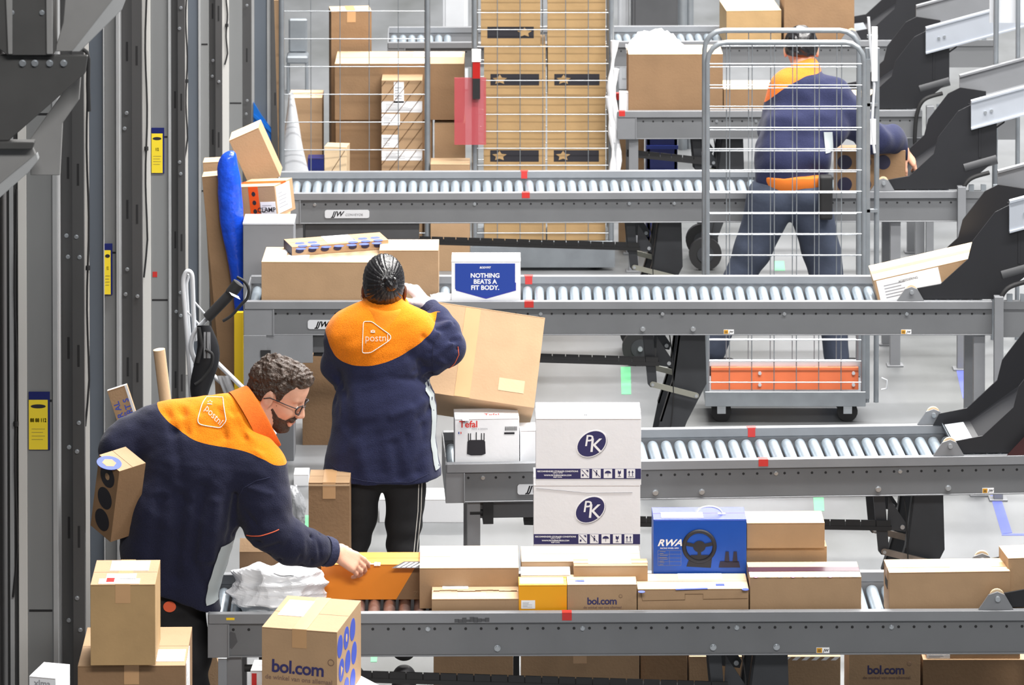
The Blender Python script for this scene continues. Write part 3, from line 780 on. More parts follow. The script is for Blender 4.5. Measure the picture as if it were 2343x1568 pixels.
def small_sign(lx, px, t, dz=RT - 0.138):
    x = lx(px)
    b = MB(); b.box(x, x + 0.045, 0.0015, 0.0042, dz - 0.009, dz + 0.010, 0); b.box(x + 0.001, x + 0.020, 0.0010, 0.0016, dz - 0.008, dz + 0.009, 1)
    o = b.build('maker_sticker', ['paper', 'plate_gold'], t)
    vs, fs = text_mesh('JW', 0.013, 0.03, 'LEFT', 0.3)
    m = MB(); m.add([(x + 0.024 + a, 0.0008, dz + c) for a, c, _ in vs], fs); m.build('sticker_lettering', 'ink', o)
    m = MB(); m.box(x + 0.005, x + 0.016, 0.0004, 0.0011, dz - 0.004, dz - 0.002); m.box(x + 0.005, x + 0.016, 0.0004, 0.0011, dz + 0.001, dz + 0.003); m.build('sticker_lettering', 'ink', o)
name_plate('C', lxC, 704, 800, tC); name_plate('D', lxD, 743, 845, tD); name_plate('B', lxB, 1184, 1290, tB)
small_sign(lxA, 1868, tA); small_sign(lxC, 1656, tC); small_sign(lxC, 2062, tC); small_sign(lxB, 2248, tB)
def undercarriage(key, t, lx, pxb, sc=1.0, tray_from=0.25, link='link_zinc', wheel=True):
    w = CW[key]; x = lx(pxb); zb = RT - 0.153
    for y0, nm in ((0.07, 'front'), (w - 0.09, 'rear')):
        b = MB()
        b.prism([(x - 0.012, y0, zb), (x + 0.034, y0, zb), (x + 0.052, y0, zb - 0.235), (x + 0.045, y0, zb - 0.25), (x + 0.022, y0, zb - 0.25), (x + 0.010, y0, zb - 0.235)], (0, 0.012, 0))
        b.build('hanging_strap', 'black_steel', t, bevel=0.001)
        b = MB()
        b.prism([(x + 0.150, y0 + 0.02, zb), (x + 0.265, y0 + 0.02, zb), (x + 0.272, y0 + 0.02, zb - 0.24), (x + 0.185, y0 + 0.02, zb - 0.41), (x + 0.10, y0 + 0.02, 0.09), (x + 0.02, y0 + 0.02, 0.09), (x + 0.065, y0 + 0.02, zb - 0.41), (x + 0.12, y0 + 0.02, zb - 0.23)], (0, 0.008, 0))
        b.box(x + 0.15, x + 0.158, y0 + 0.02, y0 + 0.07, zb - 0.02, zb)
        b.prism([(x + 0.150, y0 + 0.06, zb), (x + 0.16, y0 + 0.06, zb), (x + 0.130, y0 + 0.06, zb - 0.23), (x + 0.12, y0 + 0.06, zb - 0.23)], (0, -0.04, 0))
        b.prism([(x + 0.120, y0 + 0.06, zb - 0.23), (x + 0.130, y0 + 0.06, zb - 0.23), (x + 0.075, y0 + 0.06, zb - 0.41), (x + 0.065, y0 + 0.06, zb - 0.41)], (0, -0.04, 0))
        b.build('folding_leg', 'black_steel', t, bevel=0.001)
        b = MB()
        c0, c1 = Vector((x + 0.032, y0 - 0.012, zb - 0.235)), Vector((x + 0.225, y0 - 0.012, zb - 0.285))
        d = (c1 - c0).normalized(); u = Vector((-d.z, 0, d.x)) * 0.012
        pts = [c0 + Vector((0, 0, 0)) + (Matrix.Rotation(-a, 3, 'Y') @ u) for a in [R(0 + 180 * i / 6) for i in range(7)]]
        pts += [c1 - (Matrix.Rotation(-a, 3, 'Y') @ u) for a in [R(0 + 180 * i / 6) for i in range(7)]]
        b.prism(pts, (0, 0.008, 0))
        for c in (c0, c1): b.cyl(c + Vector((0, -0.001, 0)), c + Vector((0, -0.006, 0)), 0.007, 10, 1)
        b.build('link_bar', [link, 'zinc'], t)
        b = MB()   # gusset plate and pivot
        b.prism([(x + 0.052, y0 + 0.012, zb - 0.03), (x + 0.125, y0 + 0.012, zb - 0.14), (x + 0.118, y0 + 0.012, zb - 0.165), (x + 0.045, y0 + 0.012, zb - 0.155)], (0, 0.006, 0))
        b.cyl((x + 0.105, y0 + 0.012, zb - 0.145), (x + 0.105, y0 + 0.004, zb - 0.145), 0.009, 10, 1)
        b.build('gusset', ['black_steel', 'zinc'], t)
        if wheel:
            b = MB(); cx = x + 0.06; yy = y0 + 0.01
            b.cyl((cx, yy, 0.088), (cx, yy - 0.035, 0.088), 0.088, 28, 0); b.cyl((cx, yy - 0.036, 0.088), (cx, yy - 0.039, 0.088), 0.045, 20, 1); b.cyl((cx, yy - 0.039, 0.088), (cx, yy - 0.050, 0.088), 0.012, 12, 2)
            b.build('wheel', ['rubber', 'black_steel', 'zinc'], t)
    b = MB()      # slotted cable tray
    x0 = tray_from; x1 = x + 0.06; y0 = 0.055; zt = 0.655
    n = int((x1 - x0) / 0.058)
    for i in range(n):
        xa = x0 + (x1 - x0) * i / n; xb = x0 + (x1 - x0) * (i + 1) / n - 0.004
        za = zt - 0.045 * i / n; zb2 = zt - 0.045 * (i + 1) / n
        b.prism([(xa, y0, za), (xb, y0, zb2), (xb, y0, zb2 - 0.030), (xa, y0, za - 0.030)], (0, 0.006, 0))
    b.prism([(x0, y0 - 0.002, zt - 0.024), (x1, y0 - 0.002, zt - 0.069), (x1, y0 - 0.002, zt - 0.084), (x0, y0 - 0.002, zt - 0.039)], (0, 0.06, 0))
    b.build('cable_tray', 'black_matte', t)
    b = MB(); cy = y0 + 0.004
    b.tube([(x + 0.105, cy, zb), (x + 0.118, cy, zb - 0.1), (x + 0.125, cy, zb - 0.3), (x + 0.11, cy, zb - 0.45), (x + 0.06, cy, 0.02)], 0.0028, 6)
    b.build('hanging_cable', 'black_matte', t)
undercarriage('A', tA, lxA, 1630, link='bare_link', tray_from=0.5)
undercarriage('B', tB, lxB, 2010, link='bare_link', tray_from=0.3)
undercarriage('C', tC, lxC, 1478, tray_from=0.3)
undercarriage('D', tD, lxD, 1438, tray_from=0.4)
undercarriage('E', tE, lxE, 1590, tray_from=0.05)
b = MB(); b.box(0.05, 0.11, 0.04, 0.10, 0.0, RT - 0.15); b.box(2.9, 2.96, 0.04, 0.10, 0, RT - 0.15); b.build('support_post', 'conveyor_grey', tF)
for t_, key, xs in ((tA, 'A', (0.06, 2.85)), (tB, 'B', (0.08, 2.42)), (tC, 'C', (0.05, 3.22)), (tD, 'D', (0.08, 3.02)), (tE, 'E', (0.06, 1.6))):
    for x in xs:
        for y in (0.02, CW[key] - 0.06):
            b = MB(); b.box(x, x + 0.05, y, y + 0.04, 0.008, RT - 0.15); b.box(x - 0.015, x + 0.065, y - 0.01, y + 0.05, 0.0, 0.008)
            b.build('leg', 'conveyor_grey', t_, bevel=0.001)
b = MB(); b.box(lxA(1177), lxA(1191), 0.30, 0.33, 0.0, RT - 0.15); b.build('black_post', 'black_matte', tA)
# left end details: drive stub and grey cover plates at C and B
b = MB(); b.box(-0.005, 0.095, -0.012, 0.02, 0.38, RT - 0.15); b.box(0.09, 0.30, 0.0, 0.02, 0.60, RT - 0.15); b.build('cover_plate', 'conveyor_grey', tC, bevel=0.001)
b = MB(); b.box(0.02, 0.13, -0.016, -0.012, 0.54, 0.558); b.box(0.07, 0.115, -0.016, -0.012, 0.63, 0.66); b.build('cover_slot', 'hole_dark', tC)
for t_, x in ((tA, 0.12), (tB, 0.09)):
    b = MB(); b.cyl((x, 0.03, RT - 0.20), (x + 0.05, 0.03, RT - 0.20), 0.012, 12); b.box(x + 0.05, x + 0.09, 0.01, 0.12, RT - 0.24, RT - 0.15); b.build('drive_stub', 'black_matte', t_)
b = MB()
Q = lxA(1040)
for k in range(9):
    x = Q + k * 0.013; b.box(x, x + 0.015, -0.0112, -0.0101, RT - 0.032 + 0.004 * random.random(), RT - 0.024 + 0.012 * random.random())
b.build('scuffed_paint', 'conveyor_dark', tA)
b = MB(); b.box(lxA(518), lxA(537), -0.0112, -0.0101, RT - 0.020, RT - 0.012); b.build('yellow_mark', 'yellow_mark', tA)
b = MB(); x = lxA(530); b.add([(x + a, 0.0030, RT - 0.09 + c) for a, c in ((-0.02, -0.02), (0.0, -0.035), (0.02, -0.01), (0.012, 0.02), (-0.004, 0.026), (-0.016, 0.008))], [(0, 1, 2, 3, 4, 5)]); b.build('paint_scuff', 'conveyor_dark', tA)

# ------------------------------------------------------------------ black sorter chutes feeding each conveyor
def chute(key, px, label, belt='black_belt', post=0.36, rail=True):
    Xg = P(px, PX((1, cY(key, 1), RT))[1], Z=RT).x
    Y = cY(key, Xg); yaw = CONV[key][2]
    t = thing('sorter_chute', label, 'chute', (Xg, Y, RT), yaw)
    w = CW[key]
    side = [(-0.005, 0.002), (0.02, 0.05), (0.13, 0.07), (0.25, 0.18), (0.27, 0.26), (0.37, 0.39), (0.43, 0.42), (0.56, 0.40), (0.56, 0.15), (0.38, 0.002)]
    for y, nm in ((0.022, 1), (w - 0.03, -1)):
        b = MB(); b.prism([(x, y, z) for x, z in side], (0, 0.006, 0)); b.box(0.47, 0.482, y - 0.003, y, 0.16, 0.34); b.build('side_plate', 'black_belt', t, bevel=0.0008)
    b = MB(); prof = [(0.03, 0.005), (0.14, 0.02), (0.60, 0.34), (0.60, 0.33), (0.14, 0.006), (0.03, -0.004)]
    b.prism([(x, 0.03, z) for x, z in prof], (0, w - 0.06, 0)); b.box(0.03, 0.032, 0.03, w - 0.03, 0.003, 0.012, 1)
    b.box(0.035, 0.11, 0.05, w - 0.08, 0.006, 0.0165, 1, Matrix.Rotation(R(-7), 4, 'Y'))
    b.build('slide_bed', ['black_belt', 'galvanised'], t)
    for y in (0.0, w - 0.012):
        b = MB(); b.prism([(-0.065, y, 0.001), (0.055, y, 0.001), (0.025, y, 0.052), (0.0, y, 0.062), (-0.03, y, 0.052)], (0, 0.008, 0)); b.cyl((0.0, y + 0.012, 0.042), (0, y + 0.022, 0.042), 0.026, 18, 1); b.cyl((0, y, 0.04), (0, y - 0.012, 0.04), 0.009, 10, 2)
        b.build('roller_bracket', ['conveyor_grey', 'cardboard_pale', 'zinc'], t)
    # bright side guards rising with the chute, motor and hose
    for y, z, m, nm in ((0.0, 0.0, 'alu', 1), (w, 0.03, 'conveyor_grey', 0)):
        b = MB(); b.prism([(0.43, y, 0.305 + z), (1.15, y, 0.50 + z), (1.15, y, 0.64 + z), (0.43, y, 0.445 + z)], (0, 0.012, 0))
        b.prism([(0.43, y - 0.012, 0.435 + z), (1.15, y - 0.012, 0.63 + z), (1.15, y - 0.012, 0.642 + z), (0.43, y - 0.012, 0.447 + z)], (0, 0.03, 0))
        b.prism([(0.43, y - 0.012, 0.303 + z), (1.15, y - 0.012, 0.498 + z), (1.15, y - 0.012, 0.508 + z), (0.43, y - 0.012, 0.313 + z)], (0, 0.03, 0))
        o = b.build('side_guard', m, t, bevel=0.001)
        if nm:
            for x in (0.50, 0.53):
                m_ = MB(); m_.cyl((x, y - 0.001, 0.37 + (x - .43) * .27), (x, y - 0.010, 0.37 + (x - .43) * .27), 0.008, 10); m_.build('bolt', 'zinc', o)
    b = MB(); b.cyl((0.40, 0.05, 0.11), (0.56, 0.05, 0.155), 0.034, 16, 0); b.box(0.40, 0.56, 0.03, 0.16, 0.08, 0.12, 0, Matrix.Rotation(R(-15), 4, 'Y')); b.build('drive_motor', 'conveyor_dark', t)
    b = MB(); b.cr([(0.52, 0.0, 0.09), (0.42, -0.02, 0.06), (0.38, -0.025, -0.02), (0.37, -0.02, -0.16), (0.38, 0.0, -0.22)], 0.011, 8); b.build('hose', 'black_matte', t)
    b = MB(); b.box(post, post + 0.04, -0.05, -0.012, -RT, 0.03); b.box(post - 0.02, post + 0.06, -0.06, 0.0, -RT, -RT + 0.008); b.build('post', 'conveyor_grey', t, bevel=0.001)
    if not rail: return t
    b = MB(); b.box(post + 0.04, post + 0.5, -0.005, 0.02, -0.16, -0.03); b.box(post + 0.04, post + 0.5, -0.012, 0.018, -0.034, 0.0); b.build('chute_rail', 'conveyor_web', t)
    b = MB()
    for i in range(7): b.box(post + 0.06 + i * 0.06, post + 0.085 + i * 0.06, -0.005, 0.012, 0.0, 0.03)
    b.build('toothed_rail', 'galvanised', t)
    return t
chute('A', 2283, 'black chute end with a small grey bracket, on the nearest conveyor at the right edge', rail=False)
chute('B', 2176, 'black chute with a red side sheet dropping onto the conveyor behind the white emblem cartons', post=0.5, rail=False)
bb = bpy.data.objects['sorter_chute.001']
b = MB(); b.prism([(0.22, -0.004, 0.0), (0.45, -0.004, 0.24), (0.60, -0.004, 0.36), (0.60, -0.004, 0.0)], (0, 0.003, 0)); mat('dark_red', (62, 24, 26), 0.5, var=0.3); b.build('red_sheet', 'dark_red', bb)
chute('C', 2086, 'black chute holding the tilted pale carton with the white address label')
chute('D', 2022, 'black chute in front of the bending man\'s outstretched hand')
chute('E', 1935, 'black chute behind the bending man, with a bright side guard at the top right', post=0.43)
chute('F', 1950, 'blurred black chute at the very top right, behind all others', post=0.34)
# sorter frame tubes at the upper right
t = thing('tube_scaffold', 'thin grey tube scaffold standing behind the bright side guards at the top right', 'frame', (P(2290, 300, Y=20.6).x, 20.9, 0), 0)
b = MB(); b.cyl((0, 0, 0), (0.02, 0, 3.2), 0.014, 10); b.build('upright', 'galvanised', t)
b = MB(); b.cyl((0.12, 0, 0), (0.12, 0, 3.2), 0.012, 10); b.build('upright', 'galvanised', t)
b = MB(); b.tube([(-0.12, 0, 2.28), (0.0, 0, 2.36), (0.06, 0, 2.36), (0.14, 0, 2.27), (0.2, 0, 2.1)], 0.010, 8); b.build('bent_tube', 'steel_white', t)
b = MB(); b.box(-0.02, 0.5, 0.03, 0.04, 2.1, 2.45); b.box(-0.02, 0.6, 0.03, 0.04, 1.6, 1.95); b.build('backing_panel', 'steel_white', t)
b = MB(); b.box(0.0, 0.45, -0.03, -0.02, 1.88, 1.98); b.build('yellow_strip', 'yellow_mark', t)

# ------------------------------------------------------------------ roll cages
def cage(label, X0, X1, Y, depth, H, nv, nh, wire=0.0032, tube=0.0125, fr=True, base=0.14, group=None, round_=0.09, back=True, open_front=False, side=True):
    w = X1 - X0
    t = thing('roll_cage', label, 'roll cage', (X0, Y, 0), 0, group)
    nhh = nh
    def panel(nm, y, x0=0.0, x1=w, zo=0.0):
        b = MB(); r = round_
        pts = [(x0, y, base + 0.01)] + [(x0, y, H - r)] + [(x0 + r - r * math.cos(R(a)), y, H - r + r * math.sin(R(a))) for a in (22, 45, 68, 90)] + [(x1 - r + r * math.sin(R(a)), y, H - r + r * math.cos(R(a))) for a in (0, 22, 45, 68, 90)] + [(x1, y, base + 0.01)]
        b.tube(pts, tube, 10); o = b.build('panel_frame', 'galvanised', t)
        b = MB()
        for i in range(1, nv + 1):
            x = x0 + (x1 - x0) * i / (nv + 1); b.cyl((x, y, base + 0.02), (x, y, H - 0.01), wire * 0.85, 6, 1)
        for j in range(nh):
            z = zo + base + 0.06 + (H - base - 0.16) * j / (nh - 1); b.cyl((x0, y - wire * 1.6, z), (x1, y - wire * 1.6, z), wire, 6)
        b.build('wire_mesh', ['zinc', 'galvanised'], o)
    if not open_front: panel('front', 0.0)
    if back: panel('back', depth, zo=0.026)
    b = MB(); b.box(-0.01, w + 0.01, -0.015, depth + 0.015, base - 0.035, base + 0.005); b.box(-0.01, w + 0.01, -0.02, -0.014, base - 0.05, base + 0.02); b.build('base_frame', 'galvanised', t, bevel=0.002)
    if side:
        for x in (0.0, w):
            b = MB()
            for j in range(nh):
                z = base + 0.06 + (H - base - 0.16) * j / (nh - 1); b.cyl((x, 0, z), (x, depth, z), wire, 6)
            b.build('side_wires', 'steel_white', t)
    for x in (0.07, w - 0.07):
        for y in (0.06, depth - 0.06):
            b = MB(); b.cyl((x, y - 0.016, 0.048), (x, y + 0.016, 0.048), 0.048, 18, 0); b.box(x - 0.02, x + 0.02, y - 0.024, y - 0.018, 0.04, base - 0.035, 1); b.box(x - 0.02, x + 0.02, y + 0.018, y + 0.024, 0.04, base - 0.035, 1)
            b.build('castor', ['rubber', 'zinc'], t)
    return t
# the empty cage in front of the bending man
yc = PS(1790, 985, 488).y
X0, X1 = P(1618, 600, Y=yc).x, P(1976, 600, Y=yc).x
H = P(1790, 97, Y=yc).z
tc = cage('empty wire roll cage with an orange base panel, in front of the bending man', X0, X1, yc, 0.29, H, 6, 16, side=False, wire=0.0028)
w = X1 - X0
b = MB(); b.box(0.02, w - 0.02, 0.03, 0.045, 0.155, 0.262); 
for x in (0.34, 0.94):
    for z in (0.18, 0.235): b.cyl((w * x, 0.03, z), (w * x, 0.022, z), 0.008, 10, 1)
b.build('orange_panel', ['orange_panel', 'steel_white'], tc, bevel=0.002)
b = MB(); b.box(0.0, w, 0.048, 0.052, 0.262, 0.285); b.build('clear_strip', 'steel_white', tc)
b = MB()   # folded side gate at the right
for x in (w + 0.018, w + 0.062):
    b.tube([(x, 0.02, 0.1), (x, 0.02, H - 0.03)], 0.0125, 10)
b.box(w + 0.0, w + 0.03, 0.0, 0.03, 0.12, H - 0.08)
for z in (0.5, 1.0, 1.5, 1.82): b.box(w + 0.015, w + 0.065, 0.0, 0.02, z, z + 0.014)
b.build('folded_gate', 'galvanised', tc)
b = MB(); b.tube([(w + 0.02, 0.0, 1.92), (w + 0.03, 0.0, 1.78), (w + 0.048, 0, 1.6), (w + 0.036, 0, 1.40), (w + 0.05, 0, 1.28)], 0.007, 8); b.build('latch_rod', 'steel_white', tc); b = MB(); b.tube([(w + 0.085, 0, 0.22), (w + 0.11, 0, 0.21), (w + 0.11, 0, 0.17), (w + 0.085, 0, 0.165)], 0.004, 6); b.build('hook', 'steel_white', tc)
b = MB(); b.box(w + 0.035, w + 0.062, -0.012, -0.004, H - 0.18, H + 0.075); b.build('white_tag', 'paper', tc, rot=(0, R(0), 0))
b = MB(); b.box(w + 0.03, w + 0.056, -0.004, 0.0, H - 0.48, H - 0.36); b.build('white_tag', 'paper', tc)

yk = PS(1240, 632, 425).y
X0, X1 = P(1086, 300, Y=yk).x, P(1398, 300, Y=yk).x
tk = cage('roll cage filled with two columns of brown cartons with dark printed bars', X0, X1, yk, 0.42, 1.95, 5, 19, wire=0.0028, tube=0.016, side=False)
b = MB(); b.box(-0.02, X1 - X0 + 0.02, -0.03, -0.02, 0.02, 0.13); b.build('bumper_plate', 'galvanised', tk)
ch = 0.2635
for c_ in range(2):
    for r_ in range(7):
        x0, x1 = (1107, 1248) if c_ == 0 else (1253, 1386)
        if c_ == 0 and r_ >= 4: x0, x1 = 1100, 1236
        xa, xb = P(x0, 300, Y=yk + 0.05).x, P(x1, 300, Y=yk + 0.05).x
        nm = ['bottom', 'second', 'third', 'fourth', 'fifth', 'sixth', 'seventh'][r_]
        bars = (r_ in (0, 1, 3)) or (c_ == 0 and r_ == 4)
        tt, d_ = carton('brown carton, %s from the bottom in the %s column of the full roll cage' % (nm, 'left' if c_ == 0 else 'right'), xb - xa, 0.32, ch - 0.0015, ((xa + xb) / 2, yk + 0.05 + 0.16, 0.147 + r_ * ch), R(random.uniform(-0.8, 0.8)), m='cardboard_ochre', tape='x' if not bars else None, group='brown cartons in the full roll cage', bev=0.003)
        if bars and (c_ == 0 or r_ in (1, 3)):
            W2 = d_[0] / 2; z0 = ch * (0.19 if r_ != 4 else 0.16)
            if r_ == 0: z0 = ch * 0.50
            if r_ == 1: z0 = ch * 0.62
            decal(tt, 'printed_bar', 'front', d_, -W2 + 0.035, W2 - 0.035, z0, z0 + 0.062, 'ink')
            sx = (-W2 + 0.085) if r_ != 4 else (W2 - 0.085)
            poly_decal(tt, 'printed_star', 'front', d_, [[(sx + (0.034 if k % 2 == 0 else 0.017) * math.cos(R(90 + 36 * k)) * 1.2, z0 + 0.031 + (0.028 if k % 2 == 0 else 0.014) * math.sin(R(90 + 36 * k))) for k in range(10)]], 'cardboard_ochre', 0.0018)
# cloth hanging on the cage post
b = MB()
for (dx, z0, z1, r0) in ((0.0, 0.95, 1.5, 0.022), (0.02, 0.8, 1.35, 0.018), (-0.01, 0.75, 1.2, 0.02)):
    pts = [(dx + 0.012 * math.sin(9 * z), 0.012 * math.cos(7 * z), z) for z in np.linspace(z0, z1, 12)]
    b.tube(pts, [r0 * (0.7 + 0.35 * math.sin(i * 1.3)) for i in range(12)], 8)
q = P(1402, 300, Y=yk - 0.05)
prop(b.build('stretch_film', 'white_card', None, loc=(q.x, yk - 0.05, -0.25 + 0.0)), 'crumpled white film hanging along the right post of the full roll cage', 'plastic film')

# cage with mixed cartons at the left
X0, X1 = P(645, 300, Y=yk).x, P(978, 300, Y=yk).x
tl = cage('roll cage with mixed cartons at the left, holding the strapped carton', X0, X1, yk, 0.60, 1.95, 4, 12, wire=0.0028, tube=0.016, side=False, back=False)
def incage(label, x0, x1, tf, tb, dy, zb=0.147, bf=None, **kw):
    Y = yk + dy
    if bf: zb = P((x0 + x1) / 2, bf, Y=Y).z
    return on('D', label, x0, x1, tf, tb, Y=Y, zb=zb, **kw)
_t, _d = incage('carton wrapped with diagonal dark straps and white labels, in the left roll cage', 873, 966, 184, 168, 0.05, m='cardboard', tape=None, bev=0.003,
       labels=[('front', 0.0, 1.0, 0.80, 0.87), ('front', 0.0, 0.45, 0.72, 0.79), ('front', 0.3, 0.55, 0.86, 0.99), ('front', 0.0, 0.4, 0.58, 0.66), ('front', 0.0, 1.0, 0.50, 0.56), ('front', 0.0, 1.0, 0.30, 0.35)])
b = MB(); W2 = _d[0] / 2
for k in range(13):
    v0 = -0.10 + k * 0.085; p0 = [-W2, v0]; p1 = [W2, v0 + 0.29]
    v = [(u, z) for u, z in (p0, p1)]
    if v[0][1] < 0.01: f_ = (0.01 - v[0][1]) / 0.29; v[0] = (-W2 + 2 * W2 * f_, 0.01)
    if v[1][1] > _d[2] - 0.005: f_ = (_d[2] - 0.005 - v[0][1]) / 0.29; v[1] = (v[0][0] + 2 * W2 * f_, _d[2] - 0.005)
    if v[1][1] > v[0][1]: lines(b, 'front', _d, v, 0.0022, 0.002)
b.build('strap', 'seam', _t)
_t1, _d1 = incage('large lower brown carton behind the strapped carton', 768, 988, 272, 262, 0.23, m='cardboard_dark', tape=None, d=0.3, bev=0.003) if False else on('D', 'large lower brown carton behind the strapped carton', 768, 988, 274, None, d=0.30, Y=yk + 0.22, zb=0.147, m='cardboard_dark', tape=None, bev=0.003)
on('D', 'large brown carton with a white sheet on top, stacked behind the strapped carton', 766, 1062, 146, None, d=0.34, Y=yk + 0.21, zb=_t1.location.z + _d1[2] + 0.001, m='cardboard_dark', top_m='cardboard_light', tape=None, bev=0.003, labels=[('top', 0.42, 0.72, 0.03, 0.4), ('top', 0.6, 0.98, 0.55, 0.95)])
on('D', 'tall slim brown carton rising behind the large cartons in the left cage', 758, 850, 26, None, d=0.16, Y=yk + 0.62, zb=0.0, m='cardboard_dark', top_m='cardboard_light', tape='y', yaw=R(7))
on('D', 'brown carton standing behind the left cage\'s wires, beside the tall slim one', 661, 737, 224, 206, Y=yk + 0.34, zb=0.147, m='cardboard', top_m='cardboard_pale', tape='x')
on('D', 'narrow brown carton between the two full cages, under the pinkish film', 994, 1064, 282, 272, Y=yk + 0.22, zb=0.0, m='cardboard', top_m='cardboard_pale', tape=None, d=0.2)
on('D', 'low brown carton behind the conveyor, below the narrow carton', 985, 1075, 376, 370, Y=yk - 0.03, zb=0.0, m='cardboard', top_m='cardboard_light', tape=None, d=0.15)
_t, _d = on('D', 'small pale torn carton leaning in the left cage', 742, 793, 336, 328, Y=yk + 0.05, zb=0.147, m='cardboard_pale', tape=None, yaw=R(-8), d=0.1)
b = MB(); lines(b, 'front', _d, [(-_d[0] / 2 + 0.01, _d[2] - 0.18), (_d[0] / 2 - 0.01, _d[2] - 0.02)], 0.002); b.build('crease', 'seam', _t)
on('D', 'dark blue box between the grey film and the small pale torn carton', 704, 741, 362, 354, Y=yk + 0.06, zb=0.147, m='tag_blue', tape=None)
o = MB(); o.box(-0.03, 0.0, 0, 0.02, 0.147, 1.45)
q = P(652, 300, Y=yk + 0.05)
prop(o.build('wooden_board', 'cardboard', None, loc=(q.x + 0.01, yk + 0.05, 0), rot=(0, R(-1.5), 0)), 'narrow upright brown board inside the left roll cage', 'board')
b = MB(); rows = []
for i in range(14):
    u = i / 13; z = 0.16 + 0.78 * u; wd_ = 0.115 * (1 - u) + 0.012
    xc_ = 0.04 * (1 - u)
    rows.append([Vector((xc_ + wd_ * math.cos(a) * (1 + 0.12 * math.sin(3 * a + 7 * u)), 0.03 * math.sin(a), z)) for a in [2 * math.pi * j / 14 for j in range(14)]])
b.grid(rows, closed_u=True)
q = P(665, 300, Y=yk + 0.03)
prop(b.build('film_sheet', 'steel_white', None, loc=(q.x, yk + 0.06, 0)), 'grey white pointed film sheet leaning at the left end of the left cage', 'plastic film')
b = MB(); b.box(-0.085, 0.085, 0, 0.012, 0.0, 0.36)
q = P(1075, 330, Y=yk + 0.1); prop(b.build('film_sheet', 'pink_film', None, loc=(P(1076, 300, Y=yk - 0.06).x, yk - 0.075, P(1076, 330, Y=yk - 0.06).z), rot=(0, 0, 0)), 'pinkish red translucent film between the two full cages', 'plastic film')
b = MB(); b.box(-0.02, 0.02, -0.02, 0.02, 0, 0.11, 0); b.box(-0.02, 0.02, -0.02, 0.02, 0.11, 0.20, 1); b.box(-0.024, 0.024, -0.024, 0.024, 0.20, 0.26, 2)
q = P(1096, 215, Y=yk + 0.03); prop(b.build('marker_pole', ['hole_dark', 'red_plastic', 'paper'], None, loc=(P(1095, 215, Y=yk + 0.1).x - 0.01, yk - 0.08, q.z)), 'short red and white plastic block at the left post of the full roll cage', 'plastic block')
# ------------------------------------------------------------------ behind and around the far conveyors
t = thing('storage_crate', 'blue crate under the blurred back conveyor, left of the cage', 'crate', (0, 0, 0))
ye = cY('E', 0.7) + 0.5
q0, q1 = P(1480, 390, Y=ye), P(1550, 390, Y=ye)
t.location = ((q0.x + q1.x) / 2, ye, 0)
wq = (q1.x - q0.x) / 2
b = MB(); mat('crate_blue', (44, 56, 128), 0.45, var=0.15)
hz = P(1500, 300, Y=ye).z
b.box(-wq, wq, 0, 0.02, 0, hz); b.box(-wq, wq, 0.28, 0.3, 0, hz); b.box(-wq, -wq + 0.02, 0, 0.3, 0, hz); b.box(wq - 0.02, wq, 0, 0.3, 0, hz); b.box(-wq, wq, 0, 0.3, 0, 0.02)
b.build('crate_body', 'crate_blue', t, bevel=0.003)
b = MB()
for k in range(4): b.box(-wq - 0.004, wq + 0.004, -0.006, 0, hz * (0.25 + 0.2 * k), hz * (0.25 + 0.2 * k) + 0.02)
b.build('crate_rib', 'ink_blue', t)
on('E', 'brown carton on the floor left of the blue crate, under the blurred back conveyor', 1416, 1474, 316, 308, Y=ye + 0.05, zb=0.0, m='cardboard', tape='y')
b = MB()
for k in range(2):
    rows = []
    for i in range(11):
        u = i / 10 * 2 - 1
        rows.append([Vector((u * 0.16, v * 0.10, (1 - abs(u) ** 2.5) * (1 - abs(v) ** 2.5) * 0.10 + 0.012 * math.sin(11 * u + 6 * v) + 0.008 * math.cos(17 * v - 4 * u))) for v in [j / 8 * 2 - 1 for j in range(9)]])
    if k: rows = [[Vector((p.x, p.y, -0.004)) for p in r][::-1] for r in rows]
    b.grid(rows)
yF = cY('F', 0.7)
q = P(1500, 95, Y=yF - 0.9)
on('E', 'white plastic bottle standing left of the large brown carton at the back', 1417, 1438, 212, 208, Y=cY('E', 0.6) + 0.07, zb=RZ, m='white_card', tape=None, d=0.05, name='white_bottle', cat='bottle')
prop(b.build('plastic_bag', 'white_card', None, loc=(P(1500, 100, Y=cY('E', 0.6) + 0.30).x, cY('E', 0.6) + 0.30, P(1500, 112, Y=cY('E', 0.6) + 0.30).z)), 'white plastic bag lying on top of the large brown carton at the back', 'plastic bag')
# far machinery at the very top
def far_box(nm, label, cat, x0, x1, ytop, ybot, s, m, parts=()):
    a, c = PS(x0, ybot, s), PS(x1, ybot, s); Y = a.y
    zt = P((x0 + x1) / 2, ytop, Y=Y).z
    b = MB(); w_ = c.x - a.x
    t = thing(nm, label, cat, ((a.x + c.x) / 2, Y, 0))
    b.box(-w_ / 2, w_ / 2, 0, 0.3, 0.0, zt); b.build('cabinet_body', m, t, bevel=0.006)
    b = MB(); b.box(-w_ / 2 + 0.02, w_ / 2 - 0.02, -0.008, 0.0, zt * 0.1, zt - 0.04); b.build('cabinet_door', m, t, bevel=0.002)
    return t
far_box('steel_cabinet', 'dark grey cabinet at the top of the photo, above the large brown carton', 'cabinet', 1446, 1555, -60, 60, 355, 'conveyor_dark')
far_box('white_cabinet', 'pale grey cabinet at the top centre of the photo, between the two roll cages', 'cabinet', 1012, 1070, -60, 100, 352, 'steel_white')
far_box('white_cabinet', 'tall pale panel at the top right of the full roll cage', 'cabinet', 1416, 1440, -60, 100, 352, 'steel_white')
